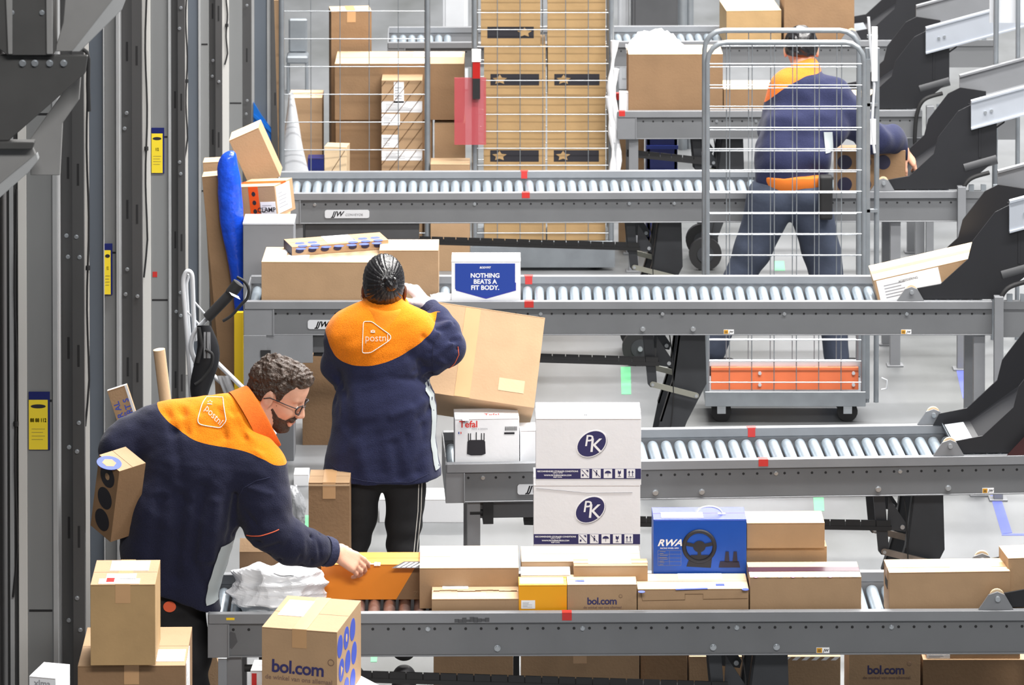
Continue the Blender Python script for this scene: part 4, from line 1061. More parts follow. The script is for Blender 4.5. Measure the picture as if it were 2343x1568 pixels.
b = MB(); b.cyl((0, 0, 0), (0, 0, 3.0), 0.03, 12); b.cyl((0.045, 0.02, 0), (0.045, 0.02, 3.0), 0.022, 12); b.box(-0.4, 0, -0.01, 0.01, 1.98, 2.01); b.box(-0.4, 0, -0.01, 0.01, 1.62, 1.65)
q = PS(1562, 250, 376); prop(b.build('cage_post', 'galvanised', None, loc=(q.x, q.y, 0)), 'blurred grey post with two side rails at the top, left of the empty cage', 'post')
t = thing('office_chair', 'blurred grey chair standing behind the left roll cage', 'chair', (0, 0, 0)); q = PS(682, 205, 352); t.location = (q.x, q.y, 0)
b = MB(); b.box(-0.06, 0.06, -0.02, 0.02, 0.25, 0.47); b.build('backrest', 'galvanised', t, bevel=0.01)
b = MB(); b.box(-0.07, 0.07, -0.14, 0.02, 0.20, 0.25); b.build('seat', 'galvanised', t, bevel=0.01)
for x in (-0.06, 0.06):
    for y in (-0.12, 0.0):
        b = MB(); b.cyl((x, y, 0), (x, y, 0.2), 0.008, 8); b.build('leg', 'galvanised', t)

# ------------------------------------------------------------------ floor marks
def floor_mark(label, pts, m):
    b = MB(); q = [P(x, y, Z=0.0) for x, y in pts]
    b.prism([(p.x, p.y, 0.0002) for p in q], (0, 0, 0.0012))
    prop(b.build('floor_tape', m, None), label, 'floor tape')
mat('blue_tape', (84, 94, 182), 0.5, var=0.1); mat('green_tape', (104, 184, 134), 0.5, var=0.15)
floor_mark('short slanted blue tape strip on the floor right of the orange cage panel', [(2187, 842), (2205, 842), (2224, 911), (2203, 912)], 'blue_tape')
floor_mark('slanted blue tape corner on the floor at the right, above the nearest cartons', [(2266, 1134), (2288, 1134), (2316, 1220), (2292, 1222)], 'blue_tape')
floor_mark('blue tape line running to the right edge of the floor', [(2292, 1222), (2360, 1222), (2360, 1226), (2292, 1226)], 'blue_tape')
floor_mark('pale green tape strip on the floor left of the black folding leg', [(1420, 840), (1443, 840), (1444, 903), (1422, 903)], 'green_tape')
floor_mark('green tape strip on the floor right of the blue wheel box', [(1860, 1128), (1884, 1128), (1886, 1170), (1863, 1170)], 'green_tape')
floor_mark('small green mark on the floor between the bending man\'s feet', [(1770, 598), (1794, 598), (1796, 620), (1772, 620)], 'green_tape')
floor_mark('small green mark on the floor behind the orange cage panel', [(1812, 846), (1832, 846), (1832, 862), (1812, 862)], 'green_tape')
floor_mark('green mark on the floor under the nearest conveyor', [(848, 1498), (864, 1498), (862, 1516), (848, 1516)], 'green_tape')
floor_mark('green mark on the floor behind the standing woman\'s legs', [(690, 1180), (708, 1180), (706, 1215), (690, 1215)], 'green_tape')

# ------------------------------------------------------------------ between and behind conveyors on the left
sB = 575
def st(label, x0, x1, tf, tb, s_ref, py_ref, zb=0.0, **kw):
    Y = PS((x0 + x1) / 2, py_ref, s_ref).y
    return on('B', label, x0, x1, tf, tb, Y=Y, zb=zb, **kw)
_t, _d = st('tall brown carton standing on the floor left of the woman\'s legs', 706, 800, 1105, 1075, 612, 1105, m='cardboard_dark', top_m='cardboard', tape='y')
b = MB(); b.prism([(_d[0] / 2 + 0.001, -_d[1] / 2, z) for z in ()] or [(-_d[0] / 2, -_d[1] / 2 - 0.002, _d[2] - 0.012), (_d[0] / 2, -_d[1] / 2 - 0.002, _d[2] - 0.012), (_d[0] / 2, -_d[1] / 2 - 0.002, _d[2] - 0.006), (-_d[0] / 2, -_d[1] / 2 - 0.002, _d[2] - 0.006)], (0, 0.003, 0)); b.build('flap_edge', 'cardboard_light', _t)
on('C', 'large brown carton on the floor under the conveyor, left of the standing woman', 692, 800, 812, None, Y=P(740, 1019, Z=0.0).y, zb=0.0, d=0.3, m='cardboard_dark', tape=None)
st('long white foam box on the floor behind the standing woman\'s legs', 868, 1092, 1143, 1117, 528, 1143, m='white_card', tape=None, name='foam_box')
st('white foam box standing left of the tall brown carton', 672, 706, 1086, None, 513, 1112, m='white_card', tape=None, name='foam_box', d=0.10)
# grey crumpled bag beside it
def crumpled(nm, label, cat, m, loc, rx, ry, rz, seed, amp=0.18, n=26, sub=1, flat=0.35, spikes=6, rot=0.0):
    rnd = random.Random(seed)
    dirs = [(Vector((rnd.gauss(0, 1), rnd.gauss(0, 1), rnd.gauss(0, 1))).normalized(), rnd.uniform(0.3, 1)) for _ in range(spikes * 9)]
    planes = [(Vector((rnd.gauss(0, 1), rnd.gauss(0, 1), rnd.gauss(0, 1))).normalized(), rnd.uniform(0.76, 1.0)) for _ in range(60)]
    w2 = [(Vector((rnd.gauss(0, 1), rnd.gauss(0, 1), rnd.gauss(0, 1))) * rnd.uniform(3.5, 6), rnd.uniform(0, 6.28)) for _ in range(4)]
    wv = [(Vector((rnd.gauss(0, 1), rnd.gauss(0, 1), rnd.gauss(0, 1))) * rnd.uniform(1.0, 3.2), rnd.uniform(0, 6.28)) for _ in range(7)]
    b = MB(); rows = []
    for i in range(n + 1):
        th = math.pi * i / n; row = []
        for j in range(2 * n):
            ph = math.pi * j / n
            v = Vector((math.sin(th) * math.cos(ph), math.sin(th) * math.sin(ph), math.cos(th)))
            r = min(1.15, min(h_ / max(1e-3, d.dot(v)) for d, h_ in planes if d.dot(v) > 0.05))
            f = sum(1 - 2 * abs(math.sin(w_v.dot(v) + p_v)) for w_v, p_v in wv) / 7
            r = r * (1 + amp * f + amp * 0.30 * sum(1 - 2 * abs(math.sin(w_v.dot(v) + p_v)) for w_v, p_v in w2) / 2)
            p = Vector((v.x * rx * r, v.y * ry * r, v.z * rz * r))
            if p.z < -rz * flat: p.z = -rz * flat - 0.002 * f
            row.append(p)
        rows.append(row)
    b.grid(rows, closed_u=True, smooth=False)
    o = b.build(nm, m, None, loc=(loc[0], loc[1], loc[2] + rz * flat), rot=(0, 0, rot))
    return prop(o, label, cat)
mat('grey_film', (150, 152, 156), 0.25, var=0.4, vscale=10, spec=0.7)
mat('white_plastic', (236, 238, 242), 0.34, var=0.05, vscale=5, spec=0.6)
Y = P(680, 1212, Z=0.0).y
crumpled('plastic_bag', 'crumpled grey plastic bag on the floor between the man and the tall brown carton', 'plastic bag', 'grey_film', (P(672, 1150, Y=Y).x, Y, 0.0), 0.065, 0.07, 0.11, 3, flat=0.8)

# white plastic-wrapped parcel on the nearest conveyor
Xc = P(622, 1400, Z=RT).x
o = crumpled('plastic_parcel', 'crumpled white plastic parcel at the left end of the nearest conveyor', 'parcel', 'white_plastic', (Xc, cY('A', Xc) + 0.19, RZ + 0.002), 0.20, 0.155, 0.125, 11, amp=0.20, n=54, flat=0.42)
def patch(o, u0, u1, v0, v1, m, nm, mode='front', n=7):
    me = o.data; tr = BVHTree.FromPolygons([v.co for v in me.vertices], [tuple(p.vertices) for p in me.polygons]); rows = []
    for i in range(n):
        row = []
        for j in range(n):
            u = u0 + (u1 - u0) * j / (n - 1); v = v0 + (v1 - v0) * i / (n - 1)
            h = tr.ray_cast(Vector((u, -1, v)), Vector((0, 1, 0))) if mode == 'front' else tr.ray_cast(Vector((u, v, 1)), Vector((0, 0, -1)))
            if h[0] is None: return None
            row.append(h[0] + (Vector((0, -0.003, 0)) if mode == 'front' else Vector((0, 0, 0.003))))
        rows.append(row)
    b = MB(); b.grid(rows); return b.build(nm, m, o)
patch(o, -0.165, -0.13, -0.035, 0.0, 'brand_red', 'red_print')
patch(o, 0.0, 0.07, -0.06, 0.02, 'paper', 'shipping_label', 'top')

# stuff leaning behind the left end of conveyor C
sG = 500
YG = cY('C', -1.2) + CW['C'] + 0.10
x0, x1 = P(556, 520, Y=YG).x, P(672, 520, Y=YG).x
zt = P(610, 512, Y=YG).z
t, d_ = carton('tall grey carton with a clear lid, behind the left end of the conveyor', x1 - x0, 0.17, zt, ((x0 + x1) / 2, YG + 0.085, 0), 0, m='grey_carton', tape=None, name='grey_bin', seam=False)
b = MB(); b.box(-d_[0] / 2 - 0.002, d_[0] / 2 + 0.003, -d_[1] / 2 - 0.003, d_[1] / 2 + 0.002, zt - 0.006, zt + 0.004); b.build('clear_lid', 'clear_lid', t, bevel=0.002)
# taped carton on a carton behind it
YT = YG + 0.24
zT = P(600, 497, Y=YT).z - 0.02
carton('plain brown carton hidden behind the tall grey carton, carrying the taped one', 0.24, 0.20, zT - 0.001, (P(600, 500, Y=YT).x, YT + 0.1, 0), 0, m='cardboard', tape=None)
t, d_ = carton('brown carton with an orange warning tape and white labels, on top behind the grey bin', 0.215, 0.18, 0.145, (P(606, 500, Y=YT).x, YT + 0.10, zT + 0.012), (R(0), R(-7), R(-24)), m='cardboard', top_m='cardboard_light', tape='x', tape_m='orange_tape', labels=[('front', 0.62, 0.98, 0.08, 0.5), ('right', 0.05, 0.8, 0.1, 0.95)])
decal(t, 'orange_tape', 'front', d_, -0.03, 0.02, 0.001, 0.144, 'orange_tape', 0.001)
for k, v in enumerate((0.03, 0.07, 0.11)): poly_decal(t, 'tape_mark', 'front', d_, [ellipse(-0.005, v, 0.010, 0.011, 10)], 'ink', 0.0018)
print_text(t, 'label_text', 'front', d_, 'CLAMP', 0.055, 0.035, 0.03, 'ink', bold=0.02, w=0.0024)
# tall leaning cartons
def leaning(label, px, py, Y, w_, dd, L, lean, yaw=0.0, m='cardboard', top_m=None, name='cardboard_box', tape=None, labels=()):
    """carton leaning about Y; px,py = its top left corner"""
    top = P(px, py, Y=Y)
    M_ = Matrix.Rotation(R(lean), 3, 'Y')
    base = top - M_ @ Vector((-w_ / 2, 0, L))
    base += Vector((0, dd / 2, 0))
    t, d_ = carton(label, w_, dd, L, base, (0, R(lean), R(yaw)), m=m, top_m=top_m, tape=tape, name=name, labels=labels)
    return t, d_
YL = YG + 0.16
def lean_fit(label, tl, w_, dd, Y, lean, **kw):
    top = P(tl[0], tl[1], Y=Y); L = top.z / math.cos(R(lean)) - 0.004 - abs(math.sin(R(lean))) * w_
    return leaning(label, tl[0], tl[1], Y, w_, dd, L, lean, **kw)
lean_fit('long brown carton leaning against the posts, left of the blue plastic parcel', (462, 405), 0.130, 0.10, YL, -5.2, m='cardboard_dark', top_m='cardboard_light')
tq, dq = leaning('brown carton tipped over behind the blue plastic parcel, its top edge in the light', 524, 322, YG + 0.50, 0.150, 0.18, 0.25, -24, m='cardboard', top_m='cardboard_pale')
zq = tq.location.z - 0.036
carton('plain carton hidden behind the tall grey one, under the tipped carton', 0.13, 0.2, zq, (tq.location.x - 0.01, tq.location.y, 0), 0, m='cardboard', tape=None)
lean_fit('small brown carton end behind the top of the long leaning carton', (464, 372), 0.09, 0.1, YL + 0.25, -3, m='cardboard', top_m='cardboard_light')
# blue plastic wrapped parcel
b = MB(); rows = []
cen = [(528, 346, 7), (524, 353, 19), (521, 372, 23), (522, 392, 25), (526, 415, 27), (527, 440, 28), (528, 470, 29), (530, 500, 27), (533, 530, 26), (538, 560, 24), (544, 600, 22), (550, 650, 19), (556, 720, 17), (562, 800, 15), (566, 900, 12)]
YB = YL - 0.03
rnd = random.Random(5)
for (x, y, r_) in cen:
    c = P(x, y, Y=YB); rr = r_ / 570
    rows.append([Vector((c.x + rr * math.cos(a) * (1 + 0.3 * rnd.random()), c.y + rr * 0.8 * math.sin(a) * (1 + 0.1 * rnd.random()), c.z)) for a in [2 * math.pi * j / 16 for j in range(16)]])
b.grid(rows[::-1], closed_u=True); b.add(rows[0], [tuple(range(16))], 0, True); b.add(rows[-1], [tuple(range(16))[::-1]])
prop(b.build('plastic_parcel', 'blue_plastic', None, sub=2), 'long parcel in shiny blue plastic leaning upright beside the brown cartons', 'parcel')
# blue lid and dark boards behind
b = MB(); b.prism([(0, 0, 0), (0.075, 0, -0.10), (0.085, 0, -0.02), (0.03, 0, 0.05), (0.0, 0, 0.10)], (0, 0.02, 0)); b.prism([(0.0, -0.01, 0.045), (0.085, -0.01, -0.03), (0.09, -0.01, -0.018), (0.0, -0.01, 0.058)], (0, 0.01, 0))
Yb = PS(600, 300, 392).y - 0.05
q = P(580, 295, Y=Yb); prop(b.build('blue_sign', 'blue_tub', None, loc=(q.x, Yb, q.z)), 'blue slanted plastic panel fixed to the posts above the leaning cartons', 'panel'); BLUE = bpy.data.objects['blue_sign']; BLUE.scale = (1.55, 1, 1.55)
b = MB(); b.box(0, 0.03, 0, 0.03, 0, 0.10); b.box(0, 0.03, 0, 0.03, 0.10, 0.115, 1)
YY = YG - 0.06; q = P(541, 766, Y=YY)
b = MB(); b.box(-0.02, 0.02, 0, 0.03, 0, P(546, 716, Y=YY).z, 0)
prop(b.build('yellow_box', 'yellow_mark', None, loc=(P(546, 740, Y=YY).x, YY, 0)), 'narrow yellow box behind the black bar of the hand truck', 'box')
b = MB(); b.cyl((0, 0, 0), (0, 0, 0.10), 0.055, 20, 0, r1=0.06)
q = PS(628, 1035, 555); prop(b.build('blue_bucket', 'blue_tub', None, loc=(P(618, 1035, Z=0.0).x, P(618, 1035, Z=0.0).y, 0)), 'blue bucket on the floor behind the bending man\'s chin', 'bucket')

# ------------------------------------------------------------------ silver hand truck
Yh = PS(440, 900, 575).y
t = thing('hand_truck', 'silver folding hand truck leaning on the posts behind the bending man', 'hand truck', (P(440, 900, Y=Yh).x, Yh, 0))
def hp(x, y, dy=0.0):
    v = P(x, y, Y=Yh + dy); return Vector((v.x - t.location.x, dy, v.z))
b = MB(); b.cr([hp(441, 1455), hp(441, 1150), hp(437, 900), hp(424, 720), hp(419, 650), hp(424, 626), hp(432, 621), hp(439, 630), hp(441, 660), hp(443, 720), hp(446, 780)], 0.0095, 10)
b.build('loop_handle', 'steel_white', t)
b = MB(); b.tube([hp(447, 1450, 0.07), hp(447, 1150, 0.07), hp(443, 900, 0.07), hp(430, 720, 0.07), hp(426, 650, 0.07), hp(432, 628, 0.07)], 0.007, 8); b.build('frame_tube', 'steel_white', t)
b = MB(); b.cr([hp(497, 708, -0.02), hp(452, 752, -0.02), hp(440, 775, -0.02), hp(438, 800, -0.02), hp(448, 830, -0.02)], 0.010, 10); b.tube([hp(444, 690), hp(472, 722)], 0.004, 8); b.tube([hp(427, 712), hp(458, 745)], 0.004, 8)
b.build('frame_tube', 'steel_white', t)
for (a, c) in (((456, 832), (540, 905)), ((488, 822), (560, 892))):
    b = MB(); b.tube([hp(*a, -0.03), hp(*c, -0.03), hp(c[0] + 90, c[1] + 90, -0.03)], 0.010, 4); b.build('frame_bar', 'steel_white', t)
b = MB(); b.cyl(hp(474, 728, -0.04), hp(535, 665, -0.04), 0.021, 14); b.cyl(hp(528, 672, -0.04), hp(546, 648, -0.04), 0.024, 14)
b.cr([hp(542, 634, -0.04), hp(560, 645, -0.04), hp(569, 662, -0.04), hp(566, 682, -0.04), hp(552, 697, -0.04), hp(530, 722, -0.04), hp(510, 735, -0.04)], 0.006, 8)
b.build('grip', 'rubber', t)
b = MB(); b.grid([[hp(524, 668, -0.07), hp(546, 678, -0.07)], [hp(530, 676, -0.075), hp(550, 686, -0.075)]], smooth=False); b.build('silver_sticker', 'steel_white', t)
b = MB(); rows = []
for i in range(12):
    u = i / 11; y = 745 + 175 * u; xc = 466 + 8 * math.sin(u * 5); wv = 16 + 12 * math.sin(u * 3.1)
    rows.append([hp(xc + wv * math.cos(a) * (1 + 0.1 * math.sin(3 * a + 5 * u)), y, -0.055 + 0.03 * math.sin(a)) for a in [2 * math.pi * j / 14 for j in range(14)]])
b.grid(rows, closed_u=True); b.build('folded_bag', 'black_belt', t)
b = MB(); b.cr([hp(470, 800, -0.10), hp(486, 812, -0.10), hp(482, 840, -0.10), hp(462, 868, -0.10), hp(446, 880, -0.10)], 0.006, 8); b.tube([hp(455, 750, -0.09), hp(462, 790, -0.1), hp(452, 830, -0.1)], 0.008, 6); b.build('strap', 'rubber', t)
b = MB(); rows = [[hp(474 + 8 * v, 760 + 60 * u, -0.088 - 0.01 * math.sin(6 * v)) for v in np.linspace(-1, 1, 6)] for u in np.linspace(0, 1, 6)]
b.grid(rows); rows = [[hp(510 + 14 * v + 20 * u, 860 + 50 * u, -0.05 - 0.01 * math.sin(6 * v)) for v in np.linspace(-1, 1, 6)] for u in np.linspace(0, 1, 6)]
b.grid(rows); b.build('plastic_film', 'grey_film', t)

# cardboard tube and printed card leaning against the posts
Yt = PS(370, 850, 610).y
a = P(364, 800, Y=Yt); dv = P(386, 980, Y=Yt) - a; dv = dv.normalized(); Lt = a.z / -dv.z - 0.01
b = MB(); b.cyl((0, 0, 0), dv * Lt, 0.0225, 24, 0); b.cyl(-dv * 0.0006, dv * 0.001, 0.0175, 24, 1)
prop(b.build('cardboard_tube', ['cardboard_light', 'white_card'], None, loc=a), 'brown cardboard tube leaning upright above the bending man\'s shoulder', 'tube')
Yp = PS(270, 930, 628).y
t, d_ = leaning('brown printed card with blue lettering leaning at the left posts', 245, 895, Yp, 0.075, 0.018, 1.25, -18, m='cardboard', top_m='white_card', name='printed_card')
t.location.z = max(t.location.z, 0.01)
for k, (tx, u) in enumerate((('ART FOR AL', -0.018), ('OR S PART S', 0.018), ('ssion de de', -0.001))):
    print_text(t, 'printed_text', 'front', d_, tx, u, 1.25 - 0.13, 0.030 if k < 2 else 0.016, 'ink_blue', bold=0.02, rot=R(90))
decal(t, 'white_edge', 'front', d_, 0.0285, 0.0370, 0.9, 1.249, 'white_card', 0.001)

# ------------------------------------------------------------------ cartons stored under the nearest conveyor
YU = cY('A', 0.4) + 0.50
def under(label, x0, x1, top_py, d=0.26, dy=0.0, **kw):
    Y = YU + dy
    return on('A', label, x0, x1, top_py, None, d=d, Y=Y, zb=0.0, **kw)
on('A', 'brown carton under the nearest conveyor, left of the black post', 992, 1174, 1480, None, d=0.24, Y=YU, zb=0.0, m='cardboard', tape=None)
on('A', 'wide brown carton under the nearest conveyor, below the yellow parcel', 1192, 1462, 1480, None, d=0.22, Y=YU, zb=0.0, m='cardboard', tape='y')
on('A', 'dark brown carton under the nearest conveyor, beside the wide brown one', 1466, 1572, 1480, None, d=0.22, Y=YU + 0.02, zb=0.0, m='cardboard_dark', tape=None)
on('A', 'brown carton behind the two black folding legs', 1577, 1700, 1503, None, d=0.22, Y=YU + 0.02, zb=0.0, m='cardboard', tape='y')
t, d_ = on('A', 'brown carton with a black and white striped lid edge, under the nearest conveyor', 1789, 1923, 1503, None, d=0.22, Y=YU, zb=0.0, m='cardboard', tape=None)
b = MB()
for k in range(6): b.add([FACE_M['front'](-d_[0] / 2 + k * d_[0] / 6 + u, d_[2] - v, 0.0012, *d_) for u, v in ((0.0, 0.013), (0.018, 0.013), (0.034, 0.0), (0.016, 0.0))], [(0, 1, 2, 3)])
b.build('striped_edge', 'paper', t)
t, d_ = on('A', 'shop-printed brown carton under the nearest conveyor at the right', 1943, 2106, 1478, None, d=0.22, Y=YU, zb=0.0, m='cardboard', tape=None)
bol_logo(t, d_, 'front', 0.004, d_[2] - 0.088, 0.044)
t, d_ = on('A', 'wide dark brown carton in the lower right corner under the nearest conveyor', 2112, 2352, 1510, None, d=0.22, Y=YU, zb=0.0, m='cardboard_dark', top_m='cardboard', tape=None)
on('A', 'flat carton with white labels lying on the wide one in the lower right corner', 2120, 2334, 1490, None, d=0.18, Y=YU + 0.01, zb=t.location.z + d_[2] + 0.001, m='cardboard', tape=None, labels=[('front', 0.0, 0.25, 0.0, 0.5)])

# ------------------------------------------------------------------ foreground cartons at the lower left
def fg(label, x0, x1, tf, bf, d, s, yaw=0.0, **kw):
    """foreground carton by its front face; s = px per metre there"""
    Y = PS((x0 + x1) / 2, tf, s).y
    zb = P((x0 + x1) / 2, bf, Y=Y).z
    pl, pr = P(x0, tf, Y=Y), P(x1, tf, Y=Y)
    wd = (pr.x - pl.x) / math.cos(yaw)
    zt = pl.z
    c = Vector(((pl.x + pr.x) / 2, Y, zb)) + Vector((-math.sin(yaw), math.cos(yaw), 0)) * d / 2
    return carton(label, wd, d, zt - zb, c, yaw, **kw)
t, d_ = fg('brown carton with shipping labels on top, stacked on another at the lower left', 207, 355, 1338, 1523, 0.245, 715, R(1.0), m='cardboard_ochre', top_m='cardboard', tape='y', labels=[('top', 0.12, 0.75, 0.02, 0.22), ('top', 0.22, 0.68, 0.20, 0.42), ('top', 0.25, 0.85, 0.55, 0.95)])
decal(t, 'red_stamp', 'top', d_, -0.055, -0.03, 0.02, 0.06, 'red_plastic', 0.0024)
F1 = t
t, d_ = fg('larger brown carton under the labelled carton at the lower left', 178, 424, 1524, 1950, 0.37, 712, R(1.0), m='cardboard_dark', top_m='cardboard', tape='y', labels=[('top', 0.72, 0.98, 0.1, 0.4), ('right', 0.1, 0.55, 0.70, 0.99)])
zoff = t.location.z
fg_base = zoff
carton('wide brown carton at the bottom of the stack in the lower left corner', 0.40, 0.40, max(0.05, zoff - 0.002), (t.location.x, t.location.y, 0), 0, m='cardboard_dark', tape=None)
t, d_ = fg('large shop-printed brown carton with blue symbols on its side, in the foreground', 598, 772, 1441, 1620, 0.315, 712, R(-12), m='cardboard', top_m='cardboard', tape='y', tape_m='tape_brown', labels=[('top', 0.08, 0.42, 0.38, 0.86)])
bol_logo(t, d_, 'front', -0.005, d_[2] * 0.50, 0.058, rot=R(-1.5))
D2 = d_[1] / 2; H2 = d_[2]
pl, mi = [], []
for r_ in range(3):
    for c_ in range(4):
        u = -D2 + 0.036 + c_ * 0.083 + (0 if r_ % 2 == 0 else 0.03) - (0.012 if r_ % 2 else 0); v = H2 - 0.058 - r_ * 0.083
        if u + 0.036 > D2: continue
        pl.append(ellipse(u, v, 0.034, 0.036, 26)); mi.append(0)
        if (r_, c_) == (0, 1): pl.append(ellipse(u, v, 0.010, 0.013, 14)); mi.append(1)
        if (r_, c_) == (1, 0): pl.append([(u - 0.010, v - 0.018), (u + 0.018, v), (u - 0.010, v + 0.018)]); mi.append(1)
o = poly_decal(t, 'printed_symbols', 'right', d_, [p for p, m_ in zip(pl, mi) if m_ == 0], 'ink_blue', 0.001)
poly_decal(o, 'symbol_detail', 'right', d_, [p for p, m_ in zip(pl, mi) if m_ == 1], 'cardboard_light', 0.0016)
BX = t
carton('white carton set askew under the large shop-printed carton in the foreground', 0.34, 0.34, t.location.z - 0.003, (t.location.x + 0.045, t.location.y + 0.01, 0), R(35), m='white_card', tape=None, name='white_carton')
t, d_ = fg('white carton with a red corner print, just left of the large shop-printed carton', 573, 640, 1535, 1700, 0.10, 700, R(-4), m='white_card', tape=None, name='white_carton')
zz = t.location.z
if zz > 0.02: carton('plain carton under the white carton with a red corner print', d_[0], 0.10, zz - 0.002, (t.location.x, t.location.y, 0), 0, m='cardboard', tape=None)
decal(t, 'red_print', 'front', d_, -d_[0] / 2 + 0.004, -d_[0] / 2 + 0.02, d_[2] - 0.06, d_[2] - 0.01, 'brand_red')
t, d_ = fg('white carton in the bottom left corner of the photo, turned slightly', 66, 128, 1550, 1760, 0.13, 735, R(-14), m='white_card', tape=None, name='white_carton')
print_text(t, 'printed_text', 'front', d_, 'xlma', 0.0, d_[2] - 0.02, 0.028, 'print_grey', bold=0.02)
if t.location.z > 0.02: carton('plain carton below the white carton in the bottom left corner', d_[0], 0.13, t.location.z - 0.002, (t.location.x, t.location.y, 0), R(-14), m='cardboard', tape=None)
# white stacked boxes seen under the left end of the nearest conveyor
on('A', 'white carton under the left end of the nearest conveyor', 499, 540, 1507, None, d=0.2, Y=cY('A', -0.9) + 0.6, zb=0.0, m='white_card', tape=None, name='white_carton')
# ------------------------------------------------------------------ dock door posts along the left side
mat('post_grey', (132, 134, 135), 0.5, metal=0.1, var=0.12, vscale=4, stretch=(1, 1, 0.3))
mat('post_light', (206, 205, 202), 0.5, var=0.08, vscale=5, stretch=(1, 1, 0.2))
mat('post_dark', (72, 72, 73), 0.55, var=0.18, vscale=6, stretch=(1, 1, 0.3))
mat('post_blue', (96, 104, 114), 0.5, metal=0.1, var=0.15, vscale=5, stretch=(1, 1, 0.3))
mat('post_flange', (166, 168, 170), 0.45, metal=0.15, var=0.1)
mat('wall_dark', (58, 58, 60), 0.7, var=0.2, vscale=3)
b = MB(); b.box(-2.1, -1.74, 7.0, PS(0, 0, 388).y, 0, 5.2)
prop(b.build('wall_left', 'wall_dark'), 'dark wall behind the steel dock door posts on the left', 'wall', kind='structure')
HP = 4.9
BAYS = [
 (673, 'nearest', 'at the far left, with the lowest yellow tag', [(-1.74, 14, 'post_dark', 0.0, 0.12), (14, 42, 'post_dark', 0.02, 0.1), (22, 32, 'post_flange', -0.01, 0.02), (42, 62, 'post_light', -0.01, 0.06), (62, 121, 'post_grey', 0.0, 0.10), (121, 133, 'post_flange', -0.012, 0.10), (133, 166, 'post_dark', 0.10, 0.05), (166, 193, 'post_dark', 0.0, 0.03)], (66, 114, 896, 1029, 914), (38, 430, 1362), (149, 179), None),
 (588, 'second', 'with the narrow half-hidden yellow tag', [(193, 205, 'post_light', 0.0, 0.08), (205, 237, 'post_blue', 0.0, 0.10), (237, 240, 'post_flange', -0.01, 0.05), (240, 267, 'post_grey', 0.01, 0.10), (267, 275, 'post_flange', -0.012, 0.10), (275, 301, 'post_dark', 0.08, 0.05), (303, 326, 'post_dark', 0.0, 0.03)], (240, 258, 557, 674, 572), (203, 120, 972), (286, 313), None),
 (521, 'third', 'with the highest yellow tag and a red dab', [(326, 346, 'post_light', -0.01, 0.06), (346, 386, 'post_grey', 0.0, 0.10), (386, 391, 'post_flange', -0.012, 0.10), (391, 408, 'post_dark', 0.05, 0.05), (408, 424, 'post_dark', 0.0, 0.03)], (348, 377, 292, 396, 305), (337, -60, 632), (399, 415), (354, 628)),
 (468, 'fourth', 'slim, behind the silver hand truck', [(424, 431, 'post_light', 0.0, 0.08), (431, 455, 'post_blue', 0.0, 0.10), (455, 460, 'post_flange', -0.01, 0.05), (460, 478, 'post_grey', 0.01, 0.1), (478, 494, 'post_dark', 0.06, 0.05), (494, 509, 'post_dark', 0.0, 0.03)], None, (429, -60, 366), (486, 500), None),
 (425, 'fifth', 'with a white strip, behind the leaning brown cartons', [(509, 525, 'post_light', -0.01, 0.06), (525, 555, 'post_grey', 0.0, 0.10), (555, 575, 'post_dark', 0.03, 0.05)], None, (521, -60, 146), (540, 565), None),
 (392, 'farthest', 'bluish, left of the mixed-carton roll cage', [(575, 583, 'post_flange', 0.0, 0.08), (583, 612, 'post_blue', 0.0, 0.12), (612, 622, 'post_flange', -0.01, 0.1), (622, 640, 'post_dark', -0.03, 0.10)], None, None, (), None)]
